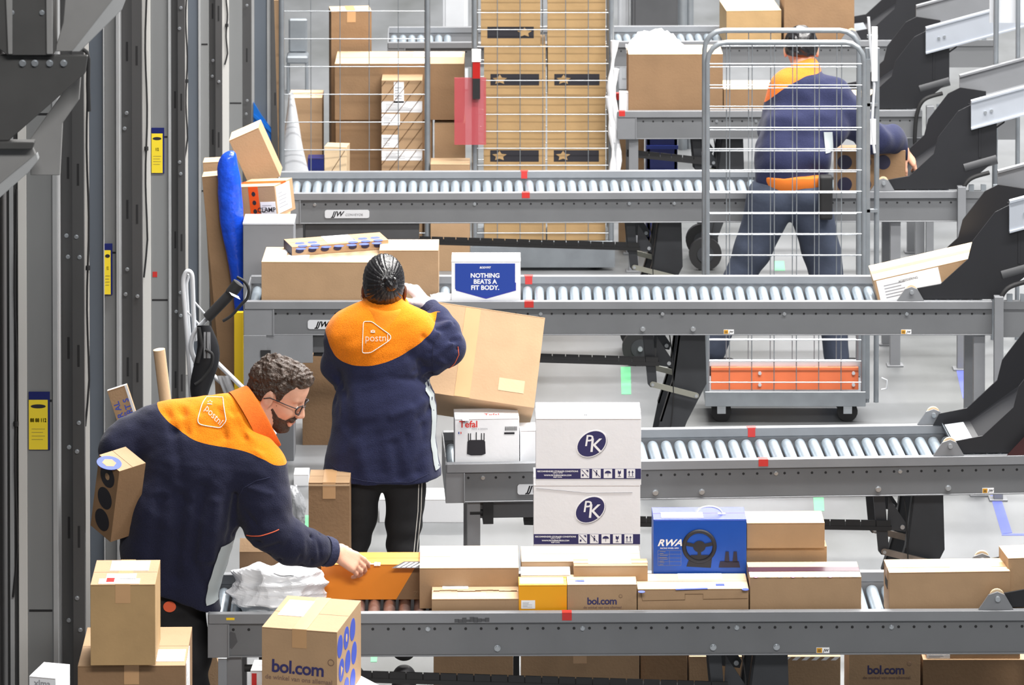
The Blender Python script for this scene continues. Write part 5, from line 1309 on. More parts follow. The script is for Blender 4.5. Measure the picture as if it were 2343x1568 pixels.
for (s_, nm, desc, pcs, tagr, cab, bx, dab) in BAYS:
    Y = PS(100, 784, s_).y
    xx = lambda px: P(px, 784, Y=Y).x
    t = thing('door_post', '%s steel dock door post, %s' % (nm, desc), 'post', (xx(pcs[1][0]), Y, 0))
    x_0 = t.location.x
    for (a, c, m, dy, th) in pcs:
        if m in ('post_dark',) and a < 0: continue
        xa, xc = xx(a) - x_0, xx(c) - x_0
        b = MB(); b.box(xa, xc, dy, dy + th, 0, HP)
        if m == 'post_grey':
            for z in (0.9, 1.62, 2.6, 3.6): b.box(xa + 0.004, xc - 0.004, dy - 0.0015, dy, z, z + 0.008, 1)
        if m == 'post_dark':
            for z in np.arange(0.5, 4.6, 0.62): b.box((xa + xc) / 2 - 0.004, (xa + xc) / 2 + 0.004, dy - 0.001, dy, z, z + 0.075, 1)
        b.build('post_section' if m != 'post_light' else 'light_strip', [m, 'hole_dark'], t, bevel=0.0015)
    rn = random.Random(s_)
    for px in bx:
        for z in (0.85, 0.93, 1.45, 1.53, 2.1, 2.18, 2.9, 3.4):
            if rn.random() < 0.75: bolt(t, xx(px) - x_0 + rn.uniform(-0.006, 0.006), (0.10 if s_ == 673 else 0.05) * (px == bx[0]) , z + rn.uniform(-0.02, 0.02), 0.006)
    if tagr:
        x0, x1, y0, y1, y2 = tagr
        za, zb_, zm = P(x0, y0, Y=Y).z, P(x0, y1, Y=Y).z, P(x0, y2, Y=Y).z
        b = MB(); b.box(xx(x0) - x_0, xx(x1) - x_0, -0.006, -0.002, zb_, za, 0); b.box(xx(x0) - x_0, xx(x1) - x_0 - 0.007, -0.0075, -0.006, zb_ + 0.002, zm, 1)
        o = b.build('safety_tag', ['tag_blue', 'tag_yellow'], t)
        cx = (xx(x0) + xx(x1) - 0.007) / 2 - x_0; w2 = (xx(x1) - xx(x0) - 0.007)
        b = MB(); b.add([(cx + 0.4 * w2 * math.cos(a), -0.008, zm - 0.022 + 0.007 * math.sin(a)) for a in [2 * math.pi * i / 18 for i in range(18)]], [tuple(range(18))])
        b.build('tag_emblem', 'ink', o)
        vs, fs = text_mesh('88 88 112' if w2 > 0.05 else '112', 0.018, 0.03); m_ = MB(); m_.add([(cx + x * min(1.0, w2 / 0.085), -0.0082, zm - 0.07 + y) for x, y, z in vs], fs); m_.build('tag_lettering', 'ink', o)
        b = MB()
        for k in range(4): b.box(cx - 0.35 * w2, cx + (0.35 - 0.1 * (k % 2)) * w2, -0.0082, -0.0077, zm - 0.10 - k * 0.012, zm - 0.099 - k * 0.012)
        b.build('tag_lettering', 'conveyor_dark', o)
    if cab:
        px, y0, y1 = cab
        z0, z1 = P(px, y1, Y=Y).z, min(P(px, y0, Y=Y).z, HP - 0.02)
        b = MB(); n = 16
        b.tube([(xx(px) - x_0 + 0.004 * math.sin(i * 0.9) - (0.012 * (1 - i / 2) if i < 2 else 0), -0.022, z0 + (z1 - z0) * i / n) for i in range(n + 1)], 0.0042, 6)
        b.cyl((xx(px) - x_0, -0.022, z0 + (z1 - z0) * 0.42), (xx(px) - x_0, -0.022, z0 + (z1 - z0) * 0.42 + 0.016), 0.009, 8)
        b.build('black_cable', 'rubber', t)
    if dab:
        c = P(dab[0], dab[1], Y=Y); b = MB(); b.box(c.x - x_0 - 0.009, c.x - x_0 + 0.011, -0.0015, 0, c.z - 0.012, c.z + 0.012); b.build('red_dab', 'red_tape', t)
# dark vertical bar with light specks standing at the cage
# dark steel brackets hanging into the upper left corner, close to the camera
sN = 820
Yn = PS(100, 200, sN).y
t = thing('steel_bracket', 'dark out-of-focus steel bracket with diagonal struts in the upper left corner', 'bracket', (P(0, 200, Y=Yn).x, Yn, 0))
mat('near_dark', (66, 66, 66), 0.6, var=0.15)
mat('near_mid', (128, 128, 128), 0.6, var=0.1)
def nq(pts, dy, th, m, nm, bev=0.002):
    b = MB(); b.prism([(P(x, y, Y=Yn).x - t.location.x, dy, P(x, y, Y=Yn).z) for x, y in pts][::-1], (0, th, 0)); b.build(nm, m, t, bevel=bev)
nq([(-60, 125), (200, 128), (195, 168), (20, 322), (-60, 322)], 0.0, 0.02, 'near_dark', 'gusset_plate')
nq([(-60, -80), (125, -80), (125, 122), (20, 122), (-60, 60)], -0.03, 0.1, 'near_dark', 'bracket_block')
nq([(14, -80), (32, -80), (32, 118), (22, 118)], -0.04, 0.01, 'near_mid', 'bracket_rib'); nq([(108, -80), (124, -80), (124, 118), (110, 118)], -0.04, 0.01, 'near_mid', 'bracket_rib')
nq([(150, -60), (286, -60), (270, 20), (166, 126), (120, 126), (140, 60)], 0.05, 0.02, 'near_mid', 'diagonal_strut')
nq([(290, -40), (302, -40), (275, 30), (178, 126), (160, 126)], 0.045, 0.01, 'post_flange', 'strut_flange')
nq([(60, 335), (150, 208), (176, 190), (172, 246), (134, 300), (128, 420), (60, 420)], 0.10, 0.02, 'near_mid', 'diagonal_strut')
nq([(-60, 322), (80, 322), (76, 338), (-60, 338)], -0.02, 0.04, 'near_dark', 'cross_bar')
nq([(-60, 336), (70, 336), (82, 362), (62, 392), (-60, 480)], 0.02, 0.02, 'near_mid', 'lower_plate')
nq([(84, 352), (88, 366), (64, 396), (-60, 505), (-60, 470)], 0.0, 0.03, 'post_flange', 'strut_flange')
for px in (52, 80, 114, 146): bolt(t, P(px, 144, Y=Yn).x - t.location.x, -0.001, P(px, 144, Y=Yn).z, 0.008)
for px in (30, 99): bolt(t, P(px, 24, Y=Yn).x - t.location.x, -0.03, P(px, 24, Y=Yn).z, 0.006)
b = MB(); b.tube([(P(x, y, Y=Yn).x - t.location.x, 0.03, P(x, y, Y=Yn).z) for x, y in ((188, 118), (196, 124), (200, 140), (199, 200), (201, 260))], 0.006, 8); b.build('black_cable', 'rubber', t)
b = MB(); x = P(-30, 200, Y=Yn).x - t.location.x; b.box(x - 0.1, x, 0.1, 0.2, 0, 5.0); b.build('bracket_post', 'near_dark', t)

_q = bpy.data.objects['door_post.005']
BLUE.parent = _q
BLUE.location = Vector(BLUE.location) - Vector(_q.location)
BLUE.name = 'blue_panel'
for _k in ('label', 'category'):
    if _k in BLUE: del BLUE[_k]

# ------------------------------------------------------------------ signed distance modelling of the people
def seg_d(X, Y, Z, a, b, ra, rb, sq=(1, 1, 1)):
    bx, by, bz = (b[0] - a[0]) / sq[0], (b[1] - a[1]) / sq[1], (b[2] - a[2]) / sq[2]
    px, py, pz = (X - a[0]) / sq[0], (Y - a[1]) / sq[1], (Z - a[2]) / sq[2]
    L2 = bx * bx + by * by + bz * bz + 1e-12
    h = np.clip((px * bx + py * by + pz * bz) / L2, 0, 1)
    d = np.sqrt((px - bx * h) ** 2 + (py - by * h) ** 2 + (pz - bz * h) ** 2)
    return (d - (ra + (rb - ra) * h)) * min(sq)
def ell_d(X, Y, Z, c, r, M=None):
    x, y, z = X - c[0], Y - c[1], Z - c[2]
    if M is not None:
        x, y, z = M[0][0] * x + M[1][0] * y + M[2][0] * z, M[0][1] * x + M[1][1] * y + M[2][1] * z, M[0][2] * x + M[1][2] * y + M[2][2] * z
    k = np.sqrt((x / r[0]) ** 2 + (y / r[1]) ** 2 + (z / r[2]) ** 2)
    return (k - 1) * min(r) if max(r) < 1.3 * min(r) else (k - 1) * np.maximum(1e-6, k) * 1.0 / np.maximum(1e-6, np.sqrt((x / r[0] ** 2) ** 2 + (y / r[1] ** 2) ** 2 + (z / r[2] ** 2) ** 2))
class Field:
    def __init__(s, lo, hi, h):
        s.lo = np.array(lo, float); s.h = h
        s.n = np.ceil((np.array(hi) - s.lo) / h).astype(int) + 1
        s.F = np.full(tuple(s.n), 0.2, np.float32)
    def block(s, lo, hi):
        i0 = np.clip(np.floor((np.array(lo) - s.lo) / s.h).astype(int), 0, s.n); i1 = np.clip(np.ceil((np.array(hi) - s.lo) / s.h).astype(int) + 1, 0, s.n)
        if np.any(i1 <= i0): return None
        ax = [(s.lo[k] + np.arange(i0[k], i1[k]) * s.h).astype(np.float32) for k in range(3)]
        return (slice(i0[0], i1[0]), slice(i0[1], i1[1]), slice(i0[2], i1[2])), ax[0][:, None, None], ax[1][None, :, None], ax[2][None, None, :]
    def _mix(s, sl, d, k, op):
        A = s.F[sl]
        if op == 'add':
            if k > 0:
                h = np.clip(0.5 + 0.5 * (A - d) / k, 0, 1); s.F[sl] = A * (1 - h) + d * h - k * h * (1 - h)
            else: s.F[sl] = np.minimum(A, d)
        elif op == 'sub':
            d = -d; h = np.clip(0.5 - 0.5 * (A - d) / max(k, 1e-6), 0, 1); s.F[sl] = A * (1 - h) + d * h + k * h * (1 - h)
    def cap(s, a, b, ra, rb=None, k=0.02, sq=(1, 1, 1), op='add'):
        rb = ra if rb is None else rb
        m = max(ra, rb) * max(sq) + k + 3 * s.h + 0.01
        r = s.block(np.minimum(a, b) - m, np.maximum(a, b) + m)
        if r: s._mix(r[0], seg_d(r[1], r[2], r[3], a, b, ra, rb, sq), k, op)
        return s
    def chain(s, pts, rs, k=0.02, sq=(1, 1, 1)):
        for i in range(len(pts) - 1): s.cap(pts[i], pts[i + 1], rs[i], rs[i + 1], k, sq)
        return s
    def ell(s, c, r, k=0.02, rot=None, op='add', Mx=None):
        M = Mx if Mx is not None else Euler([R(v) for v in rot]).to_matrix() if rot else None
        m = max(r) + k + 3 * s.h + 0.01
        q = s.block(np.array(c) - m, np.array(c) + m)
        if q: s._mix(q[0], ell_d(q[1], q[2], q[3], c, r, M), k, op)
        return s
    def fold(s, a, b, w, amp):
        """a crease (amp < 0) or a ridge (amp > 0) along the segment a-b"""
        r = s.block(np.minimum(a, b) - 3 * w, np.maximum(a, b) + 3 * w)
        if r:
            d = seg_d(r[1], r[2], r[3], a, b, 0, 0)
            s.F[r[0]] -= (amp * np.exp(-(d / w) ** 2)).astype(np.float32)
        return s
    def noise(s, amp, freq, seed=0, stretch=(1, 1, 1), n=7):
        rn = np.random.RandomState(seed)
        r = s.block(s.lo, s.lo + s.n * s.h); X, Y, Z = r[1], r[2], r[3]
        tot = 0
        for i in range(n):
            d = rn.normal(size=3); d /= np.linalg.norm(d); f = freq * rn.uniform(0.6, 1.6)
            tot = tot + np.sin(f * (d[0] * X * stretch[0] + d[1] * Y * stretch[1] + d[2] * Z * stretch[2]) + rn.uniform(0, 6.28) + 1.3 * np.sin(f * 0.5 * (d[1] * X - d[0] * Y + d[2] * Z) + i))
        s.F += (amp * tot / math.sqrt(n)).astype(np.float32)
        return s
    def copy_from(s, o, off):
        s.F = o.F - off
        return s
    def cut(s, axis, val, keep_less=True, k=0.004):
        ax = s.lo[axis] + np.arange(s.n[axis]) * s.h
        sh = [1, 1, 1]; sh[axis] = -1
        d = (ax - val if keep_less else val - ax).reshape(sh)
        s.F = np.maximum(s.F, d.astype(np.float32))
        return s
    def plane(s, p, n):
        """keep the side the normal points away from"""
        r = s.block(s.lo, s.lo + s.n * s.h); n = Vector(n).normalized()
        s.F = np.maximum(s.F, ((r[1] - p[0]) * n[0] + (r[2] - p[1]) * n[1] + (r[3] - p[2]) * n[2]).astype(np.float32))
        return s
    def intersect(s, fn):
        r = s.block(s.lo, s.lo + s.n * s.h)
        s.F = np.maximum(s.F, fn(r[1], r[2], r[3]).astype(np.float32))
        return s
    def mesh(s, name, mats, parent=None, smooth_it=1, keep='big'):
        F = s.F; n = F.shape
        F[0] = F[-1] = 0.05; F[:, 0] = F[:, -1] = 0.05; F[:, :, 0] = F[:, :, -1] = 0.05
        ins = F < 0
        c = np.zeros((n[0] - 1, n[1] - 1, n[2] - 1), np.uint8)
        for dx in (0, 1):
            for dy in (0, 1):
                for dz in (0, 1): c += ins[dx:n[0] - 1 + dx, dy:n[1] - 1 + dy, dz:n[2] - 1 + dz]
        I, J, K = np.nonzero((c > 0) & (c < 8))
        idx = np.full(c.shape, -1, np.int32); idx[I, J, K] = np.arange(len(I))
        P_ = np.zeros((len(I), 3)); cnt = np.zeros(len(I))
        cor = [(a, b, d) for a in (0, 1) for b in (0, 1) for d in (0, 1)]
        val = {q: F[I + q[0], J + q[1], K + q[2]] for q in cor}
        for q in cor:
            for ax in range(3):
                if q[ax] == 0:
                    p = list(q); p[ax] = 1; p = tuple(p)
                    v0, v1 = val[q], val[p]; m = (v0 < 0) != (v1 < 0)
                    t = np.where(m, v0 / np.where(m, v0 - v1, 1), 0)
                    for k in range(3): P_[:, k] += np.where(m, q[k] + (t if k == ax else 0), 0)
                    cnt += m
        P_ = P_ / cnt[:, None]
        V = s.lo + (np.stack([I, J, K], 1) + P_) * s.h
        faces = []
        for ax in range(3):
            o1, o2 = [(1, 2), (2, 0), (0, 1)][ax]
            A = np.moveaxis(ins, ax, 0)
            d = [slice(None)] * 3; e = [slice(None)] * 3; d[ax] = slice(0, -1); e[ax] = slice(1, None)
            a0, a1 = ins[tuple(d)], ins[tuple(e)]
            E = np.nonzero(a0 != a1); E = np.stack(E, 1)
            ok = (E[:, o1] > 0) & (E[:, o2] > 0) & (E[:, o1] < n[o1] - 1) & (E[:, o2] < n[o2] - 1)
            E = E[ok]
            fl = a0[E[:, 0], E[:, 1], E[:, 2]]
            def at(u, v):
                q = E.copy(); q[:, o1] += u; q[:, o2] += v
                return idx[q[:, 0], q[:, 1], q[:, 2]]
            q = np.stack([at(-1, -1), at(0, -1), at(0, 0), at(-1, 0)], 1)
            q[~fl] = q[~fl][:, ::-1]
            faces.append(q[(q >= 0).all(1)])
        Q = np.concatenate(faces)
        # keep the largest connected piece so that the surface is one body
        par = np.arange(len(V))
        if keep == 'big':
            lab = np.arange(len(V))
            for _ in range(400):
                m = lab[Q].min(1); new = lab.copy()
                for k in range(4): np.minimum.at(new, Q[:, k], m)
                new = new[new]
                if (new == lab).all(): break
                lab = new
            u, ct = np.unique(lab, return_counts=True)
            big = u[ct.argmax()]
            Q = Q[lab[Q[:, 0]] == big]
            used = np.unique(Q); mp = np.full(len(V), -1); mp[used] = np.arange(len(used)); V = V[used]; Q = mp[Q]
        # light smoothing
        for _ in range(smooth_it):
            S = np.zeros_like(V); ct = np.zeros(len(V))
            for k in range(4):
                np.add.at(S, Q[:, k], V[Q[:, (k + 1) % 4]]); np.add.at(ct, Q[:, k], 1)
                np.add.at(S, Q[:, k], V[Q[:, (k - 1) % 4]]); np.add.at(ct, Q[:, k], 1)
            V = V * 0.45 + 0.55 * S / np.maximum(ct, 1)[:, None]
        me = bpy.data.meshes.new(name)
        me.vertices.add(len(V)); me.vertices.foreach_set('co', V.astype(np.float32).ravel())
        me.loops.add(len(Q) * 4); me.loops.foreach_set('vertex_index', Q.astype(np.int32).ravel())
        me.polygons.add(len(Q)); me.polygons.foreach_set('loop_start', np.arange(len(Q), dtype=np.int32) * 4)
        me.polygons.foreach_set('use_smooth', np.ones(len(Q), bool))
        me.update(calc_edges=True); me.validate()
        for m in (mats if isinstance(mats, (list, tuple)) else [mats]): me.materials.append(MATS[m])
        o = bpy.data.objects.new(name, me); COL.objects.link(o)
        if parent: o.parent = parent
        o['_n'] = len(V); del o['_n']
        return o
def bvh(o):
    me = o.data
    return BVHTree.FromPolygons([v.co for v in me.vertices], [tuple(p.vertices) for p in me.polygons])
def drape(tree, x, z, y0=-1.5, off=0.002):
    h = tree.ray_cast(Vector((x, y0, z)), Vector((0, 1, 0)))
    return (h[0] + Vector((0, -off, 0))) if h[0] is not None else None
def subdiv_tris(vs, fs, maxlen):
    bm = bmesh.new()
    bv = [bm.verts.new(v) for v in vs]
    for f in fs:
        try: bm.faces.new([bv[i] for i in f])
        except ValueError: pass
    bmesh.ops.triangulate(bm, faces=bm.faces)
    for _ in range(3):
        es = [e for e in bm.edges if e.calc_length() > maxlen]
        if not es: break
        bmesh.ops.subdivide_edges(bm, edges=es, cuts=1)
        bmesh.ops.triangulate(bm, faces=bm.faces)
    vs = [tuple(v.co) for v in bm.verts]; bm.verts.index_update(); fs = [tuple(v.index for v in f.verts) for f in bm.faces]
    bm.free()
    return vs, fs
def fleece(name, curve, x0, x1, z0, z1, orange=(228, 126, 16), navy=(37, 41, 70), ymax=None):
    """two-colour fleece: orange yoke above a seam line given as (x, z) points, navy below"""
    m = bpy.data.materials.new(name); m.use_nodes = True; nt = m.node_tree; b = nt.nodes['Principled BSDF']
    tc = nt.nodes.new('ShaderNodeTexCoord'); sp = nt.nodes.new('ShaderNodeSeparateXYZ'); nt.links.new(tc.outputs['Object'], sp.inputs[0])
    mr = nt.nodes.new('ShaderNodeMapRange'); mr.inputs[1].default_value = x0; mr.inputs[2].default_value = x1; nt.links.new(sp.outputs[0], mr.inputs[0])
    fc = nt.nodes.new('ShaderNodeFloatCurve'); cv = fc.mapping.curves[0]
    pts = sorted([((x - x0) / (x1 - x0), (z - z0) / (z1 - z0)) for x, z in curve])
    while len(cv.points) < len(pts): cv.points.new(0.5, 0.5)
    for p, q in zip(cv.points, pts): p.location = q; p.handle_type = 'AUTO'
    fc.mapping.update()
    nt.links.new(mr.outputs[0], fc.inputs['Value'])
    mz = nt.nodes.new('ShaderNodeMapRange'); mz.inputs[1].default_value = z0; mz.inputs[2].default_value = z1; mz.clamp = False; nt.links.new(sp.outputs[2], mz.inputs[0])
    gt = nt.nodes.new('ShaderNodeMath'); gt.operation = 'GREATER_THAN'; nt.links.new(mz.outputs[0], gt.inputs[0]); nt.links.new(fc.outputs[0], gt.inputs[1])
    if ymax is not None:
        ly = nt.nodes.new('ShaderNodeMath'); ly.operation = 'LESS_THAN'; ly.inputs[1].default_value = ymax; nt.links.new(sp.outputs[1], ly.inputs[0])
        mu = nt.nodes.new('ShaderNodeMath'); mu.operation = 'MULTIPLY'; nt.links.new(ly.outputs[0], mu.inputs[0]); nt.links.new(gt.outputs[0], mu.inputs[1]); gt = mu
    n = nt.nodes.new('ShaderNodeTexNoise'); n.inputs['Scale'].default_value = 260; n.inputs['Detail'].default_value = 3; nt.links.new(tc.outputs['Object'], n.inputs['Vector'])
    n3 = nt.nodes.new('ShaderNodeTexNoise'); n3.inputs['Scale'].default_value = 14; n3.inputs['Detail'].default_value = 4; nt.links.new(tc.outputs['Object'], n3.inputs['Vector'])
    mx = nt.nodes.new('ShaderNodeMix'); mx.data_type = 'RGBA'; mx.inputs[6].default_value = rgb(*navy); mx.inputs[7].default_value = rgb(*orange); nt.links.new(gt.outputs[0], mx.inputs[0])
    vr = nt.nodes.new('ShaderNodeMapRange'); vr.inputs[1].default_value = 0.3; vr.inputs[2].default_value = 0.7; vr.inputs[3].default_value = 0.82; vr.inputs[4].default_value = 1.15; nt.links.new(n.outputs['Fac'], vr.inputs[0])
    sc = nt.nodes.new('ShaderNodeVectorMath'); sc.operation = 'SCALE'; nt.links.new(mx.outputs[2], sc.inputs[0]); nt.links.new(vr.outputs[0], sc.inputs['Scale'])
    nt.links.new(sc.outputs[0], b.inputs['Base Color'])
    b.inputs['Roughness'].default_value = 0.92; b.inputs['Sheen Weight'].default_value = 0.10; b.inputs['Specular IOR Level'].default_value = 0.2
    ad = nt.nodes.new('ShaderNodeMath'); ad.operation = 'MULTIPLY_ADD'; nt.links.new(n3.outputs['Fac'], ad.inputs[0]); ad.inputs[1].default_value = 2.2; nt.links.new(n.outputs['Fac'], ad.inputs[2])
    bp = nt.nodes.new('ShaderNodeBump'); bp.inputs['Strength'].default_value = 0.35; bp.inputs['Distance'].default_value = 0.006; nt.links.new(ad.outputs[0], bp.inputs['Height']); nt.links.new(bp.outputs[0], b.inputs['Normal'])
    MATS[name] = m
mat('skin_light', (222, 168, 142), 0.5, var=0.12, vscale=22, bump=0.05, bscale=180, spec=0.4)
mat('skin_dark', (112, 74, 56), 0.5, var=0.15, vscale=20, bump=0.05, bscale=180, spec=0.4)
mat('hair_black', (20, 19, 22), 0.3, bump=0.5, bscale=70, stretch=(1, 1, 0.25), spec=0.7)
mat('hair_brown', (66, 50, 40), 0.5, var=0.35, vscale=60, bump=0.9, bscale=110, spec=0.5)
mat('beard_brown', (74, 54, 42), 0.7, var=0.3, vscale=90, bump=0.6, bscale=240)
mat('glove_white', (206, 208, 214), 0.8, var=0.04, bump=0.15, bscale=160)
mat('trouser_black', (22, 23, 27), 0.8, var=0.2, vscale=12, bump=0.15, bscale=30)
mat('denim', (58, 66, 84), 0.85, var=0.25, vscale=14, bump=0.12, bscale=60)
mat('side_panel', (176, 184, 186), 0.7, var=0.08)
mat('piping', (222, 96, 60), 0.6)
mat('stitch', (238, 236, 230), 0.6)
mat('shoe', (30, 30, 34), 0.6)
mat('eye_white', (225, 222, 216), 0.3)
mat('lip', (176, 104, 92), 0.5)
mat('knit_navy', (34, 38, 66), 0.9, bump=0.3, bscale=120)
mat('tee_orange', (222, 118, 34), 0.8, var=0.1)

def logo_on(o, pts, word_at, size, rot, parent, crown=None, flip=1):
    """the stitched rounded triangle with its word, laid on the garment surface; coordinates in (x, z)"""
    tr = bvh(o); b = MB(); ring = []
    n = len(pts); P2 = [Vector(p) for p in pts]; loop = []
    for i in range(n):
        a, c, d = P2[i - 1], P2[i], P2[(i + 1) % n]
        u = (a - c).normalized(); v = (d - c).normalized(); r = min((a - c).length, (d - c).length) * 0.28
        s0, s1 = c + u * r, c + v * r
        for k in range(6):
            t = k / 5; loop.append((1 - t) ** 2 * s0 + 2 * t * (1 - t) * c + t * t * s1)
        e0, e1 = s1, d + (c - d).normalized() * min((c - d).length, (P2[(i + 2) % n] - d).length) * 0.28
        for k in range(1, 8): loop.append(e0.lerp(e1, k / 8))
    for p in loop:
        q = drape(tr, p.x, p.y)
        if q is not None: ring.append(q)
    if len(ring) > 6: b.tube(ring, 0.0016, 5, closed=True)
    b.build('stitched_outline', 'stitch', parent)
    vs, fs = text_mesh('postnl', size, 0.0, 'CENTER'); vs, fs = subdiv_tris(vs, fs, 0.008)
    out = []
    for x, y, z in vs:
        X = word_at[0] + x * math.cos(rot) - y * math.sin(rot); Z = word_at[1] + x * math.sin(rot) + y * math.cos(rot)
        q = drape(tr, X, Z, off=0.0025); out.append(tuple(q) if q is not None else (X, 0, Z))
    m = MB(); m.add(out, fs); m.build('stitched_word', 'stitch', parent)
    if crown:
        m = MB()
        for k in (-1, 0, 1):
            q = drape(tr, crown[0] + k * 0.006, crown[1] + 0.007 - abs(k) * 0.002)
            if q is not None: m.cyl(q, q + Vector((0, -0.0015, 0)), 0.0026, 8)
        q0, q1 = drape(tr, crown[0] - 0.008, crown[1]), drape(tr, crown[0] + 0.008, crown[1])
        if q0 is not None and q1 is not None: m.tube([q0, q1], 0.0022, 5)
        m.build('stitched_crown', 'stitch', parent)
def line_on(o, pts, r, m, parent, nm='piping', off=0.001):
    tr = bvh(o); q = []
    for i in range(len(pts) - 1):
        for k in range(6):
            t = k / 6; p = (pts[i][0] * (1 - t) + pts[i + 1][0] * t, pts[i][1] * (1 - t) + pts[i + 1][1] * t)
            d = drape(tr, p[0], p[1], off=off)
            if d is not None: q.append(d)
    if len(q) > 2:
        b = MB(); b.tube(q, r, 6); return b.build(nm, m, parent)

# hand: wrist point, direction to the knuckles, palm normal; curls per finger
def hand(F, wrist, fwd, nrm, curl=(0.5, 0.5, 0.5, 0.5), thumb=0.5, size=1.0, side=1, k=0.006, spread=0.10, grow=0.0):
    fwd = Vector(fwd).normalized(); nrm = Vector(nrm); nrm = (nrm - fwd * nrm.dot(fwd)).normalized(); lat = fwd.cross(nrm) * side
    w = Vector(wrist); s = size
    for q in (-0.026, -0.009, 0.009, 0.026):
        F.cap(w + lat * q * 0.6 * s + fwd * 0.008, w + fwd * (0.088 - abs(q) * 0.25) * s + lat * q * s, 0.0135 * s + grow, 0.0115 * s + grow, 0.012)
    lens = ((0.036, 0.024, 0.019), (0.041, 0.027, 0.020), (0.038, 0.025, 0.019), (0.030, 0.020, 0.017))
    for i in range(4):
        q = (-0.027, -0.009, 0.0095, 0.027)[i]
        p = w + fwd * (0.088 - abs(q) * 0.25) * s + lat * q * s
        a = 0.0; d0 = (fwd + lat * q * spread * 12).normalized()
        rr = (0.0092, 0.0095, 0.0090, 0.0080)[i] * s + grow
        for j in range(3):
            a += curl[i] * (0.75, 1.0, 0.7)[j]
            d = (d0 * math.cos(a) + nrm * math.sin(a)); e = p + d * lens[i][j] * s
            F.cap(p, e, rr, rr * 0.92, k * 0.6); p = e; rr *= 0.93
    tb = w + fwd * 0.022 * s - lat * 0.024 * s + nrm * 0.004
    d = (fwd * 0.75 - lat * (0.75 - 0.5 * thumb) + nrm * (0.25 + 0.7 * thumb)).normalized()
    e = tb + d * 0.042 * s; F.cap(tb, e, 0.0145 * s + grow, 0.0105 * s + grow, 0.010)
    d2 = (d + fwd * 0.4 + nrm * 0.3 * thumb).normalized(); e2 = e + d2 * 0.030 * s; F.cap(e, e2, 0.0102 * s + grow, 0.0092 * s + grow, 0.005)
    e3 = e2 + (d2 + lat * 0.3).normalized() * 0.022 * s; F.cap(e2, e3, 0.0092 * s + grow, 0.0080 * s + grow, 0.004)

def tov(f, *p): return [f(*q) for q in p]
# ================================================================== the standing woman, seen from behind
XWc = P(875, 900, Y=cY('B', -0.3)).x
YW = cY('B', XWc) - 0.14
sW = FPX / YW
XW = P(872, 900, Y=YW).x
pw = thing('person', 'person seen from behind with black hair in a bun, lifting a large carton', 'person', (XW, YW, 0))
def w_(px, py, dy=0.0):
    v = P(px, py, Y=YW + dy); return np.array((v.x - XW, dy, v.z))
H_W = 0.0042
# jacket
xlo, xhi = w_(735, 900)[0], w_(1085, 900)[0]
J = Field((xlo - 0.03, -0.26, w_(870, 1130)[2] - 0.02), (xhi + 0.03, 0.34, w_(870, 660)[2]), H_W)
J.cap(w_(800, 762, 0.02), w_(945, 758, 0.02), 0.088, 0.088, 0.05)            # shoulders
J.ell(w_(872, 800, 0.02), (0.185, 0.125, 0.17), 0.06)
J.ell(w_(878, 930, 0.02), (0.175, 0.135, 0.24), 0.05)
J.cap(w_(828, 1010, 0.0), w_(930, 1010, 0.0), 0.118, 0.112, 0.07)
J.cap(w_(816, 1070, 0.0), w_(938, 1070, 0.0), 0.118, 0.114, 0.05)
J.cap(w_(814, 1110, 0.0), w_(938, 1110, 0.0), 0.122, 0.116, 0.03)
J.cap(w_(835, 930, 0.01), w_(925, 930, 0.01), 0.112, 0.110, 0.06)
J.cap(w_(843, 735, 0.02), w_(915, 735, 0.02), 0.062, 0.062, 0.05)
J.chain([w_(878, 725, 0.03), w_(880, 702, 0.035)], [0.070, 0.066], 0.03)     # collar
# left arm: down and forward round the body
J.chain([w_(790, 775, 0.02), w_(776, 835, 0.07), w_(800, 880, 0.18)], [0.074, 0.060, 0.052], 0.035)
J.chain([w_(800, 880, 0.18), w_(900, 860, 0.26)], [0.052, 0.042], 0.02)
# right arm: raised to the side, forearm up
J.chain([w_(950, 772, 0.03), w_(985, 790, 0.02), w_(1030, 795, 0.03)], [0.080, 0.072, 0.060], 0.03)
J.chain([w_(985, 825, 0.03), w_(1012, 810, 0.03)], [0.058, 0.05], 0.03)
J.chain([w_(1028, 795, 0.03), w_(1018, 760, 0.05), w_(1000, 728, 0.09), w_(988, 712, 0.11)], [0.062, 0.056, 0.047, 0.040], 0.018)
J.plane(w_(870, 1089, 0.0), (0.02, 0, -1))
for a, c, wd_, am in (((985, 770), (1030, 735), 0.012, 0.012), ((1000, 800), (1052, 770), 0.011, 0.012), ((975, 790), (1020, 830), 0.012, 0.010), ((940, 800), (985, 850), 0.018, -0.014), ((900, 850), (985, 862), 0.016, -0.010), ((780, 850), (810, 980), 0.024, -0.010), ((900, 930), (990, 900), 0.018, 0.008), ((820, 990), (840, 1070), 0.024, 0.008), ((905, 1000), (915, 1070), 0.022, -0.008), ((965, 960), (960, 1060), 0.018, -0.010)):
    p, q = w_(*a), w_(*c)
    for yy in (-0.12, -0.08, -0.04, 0.0): J.fold(np.array((p[0], yy, p[2])), np.array((q[0], yy, q[2])), wd_, am * 0.8)
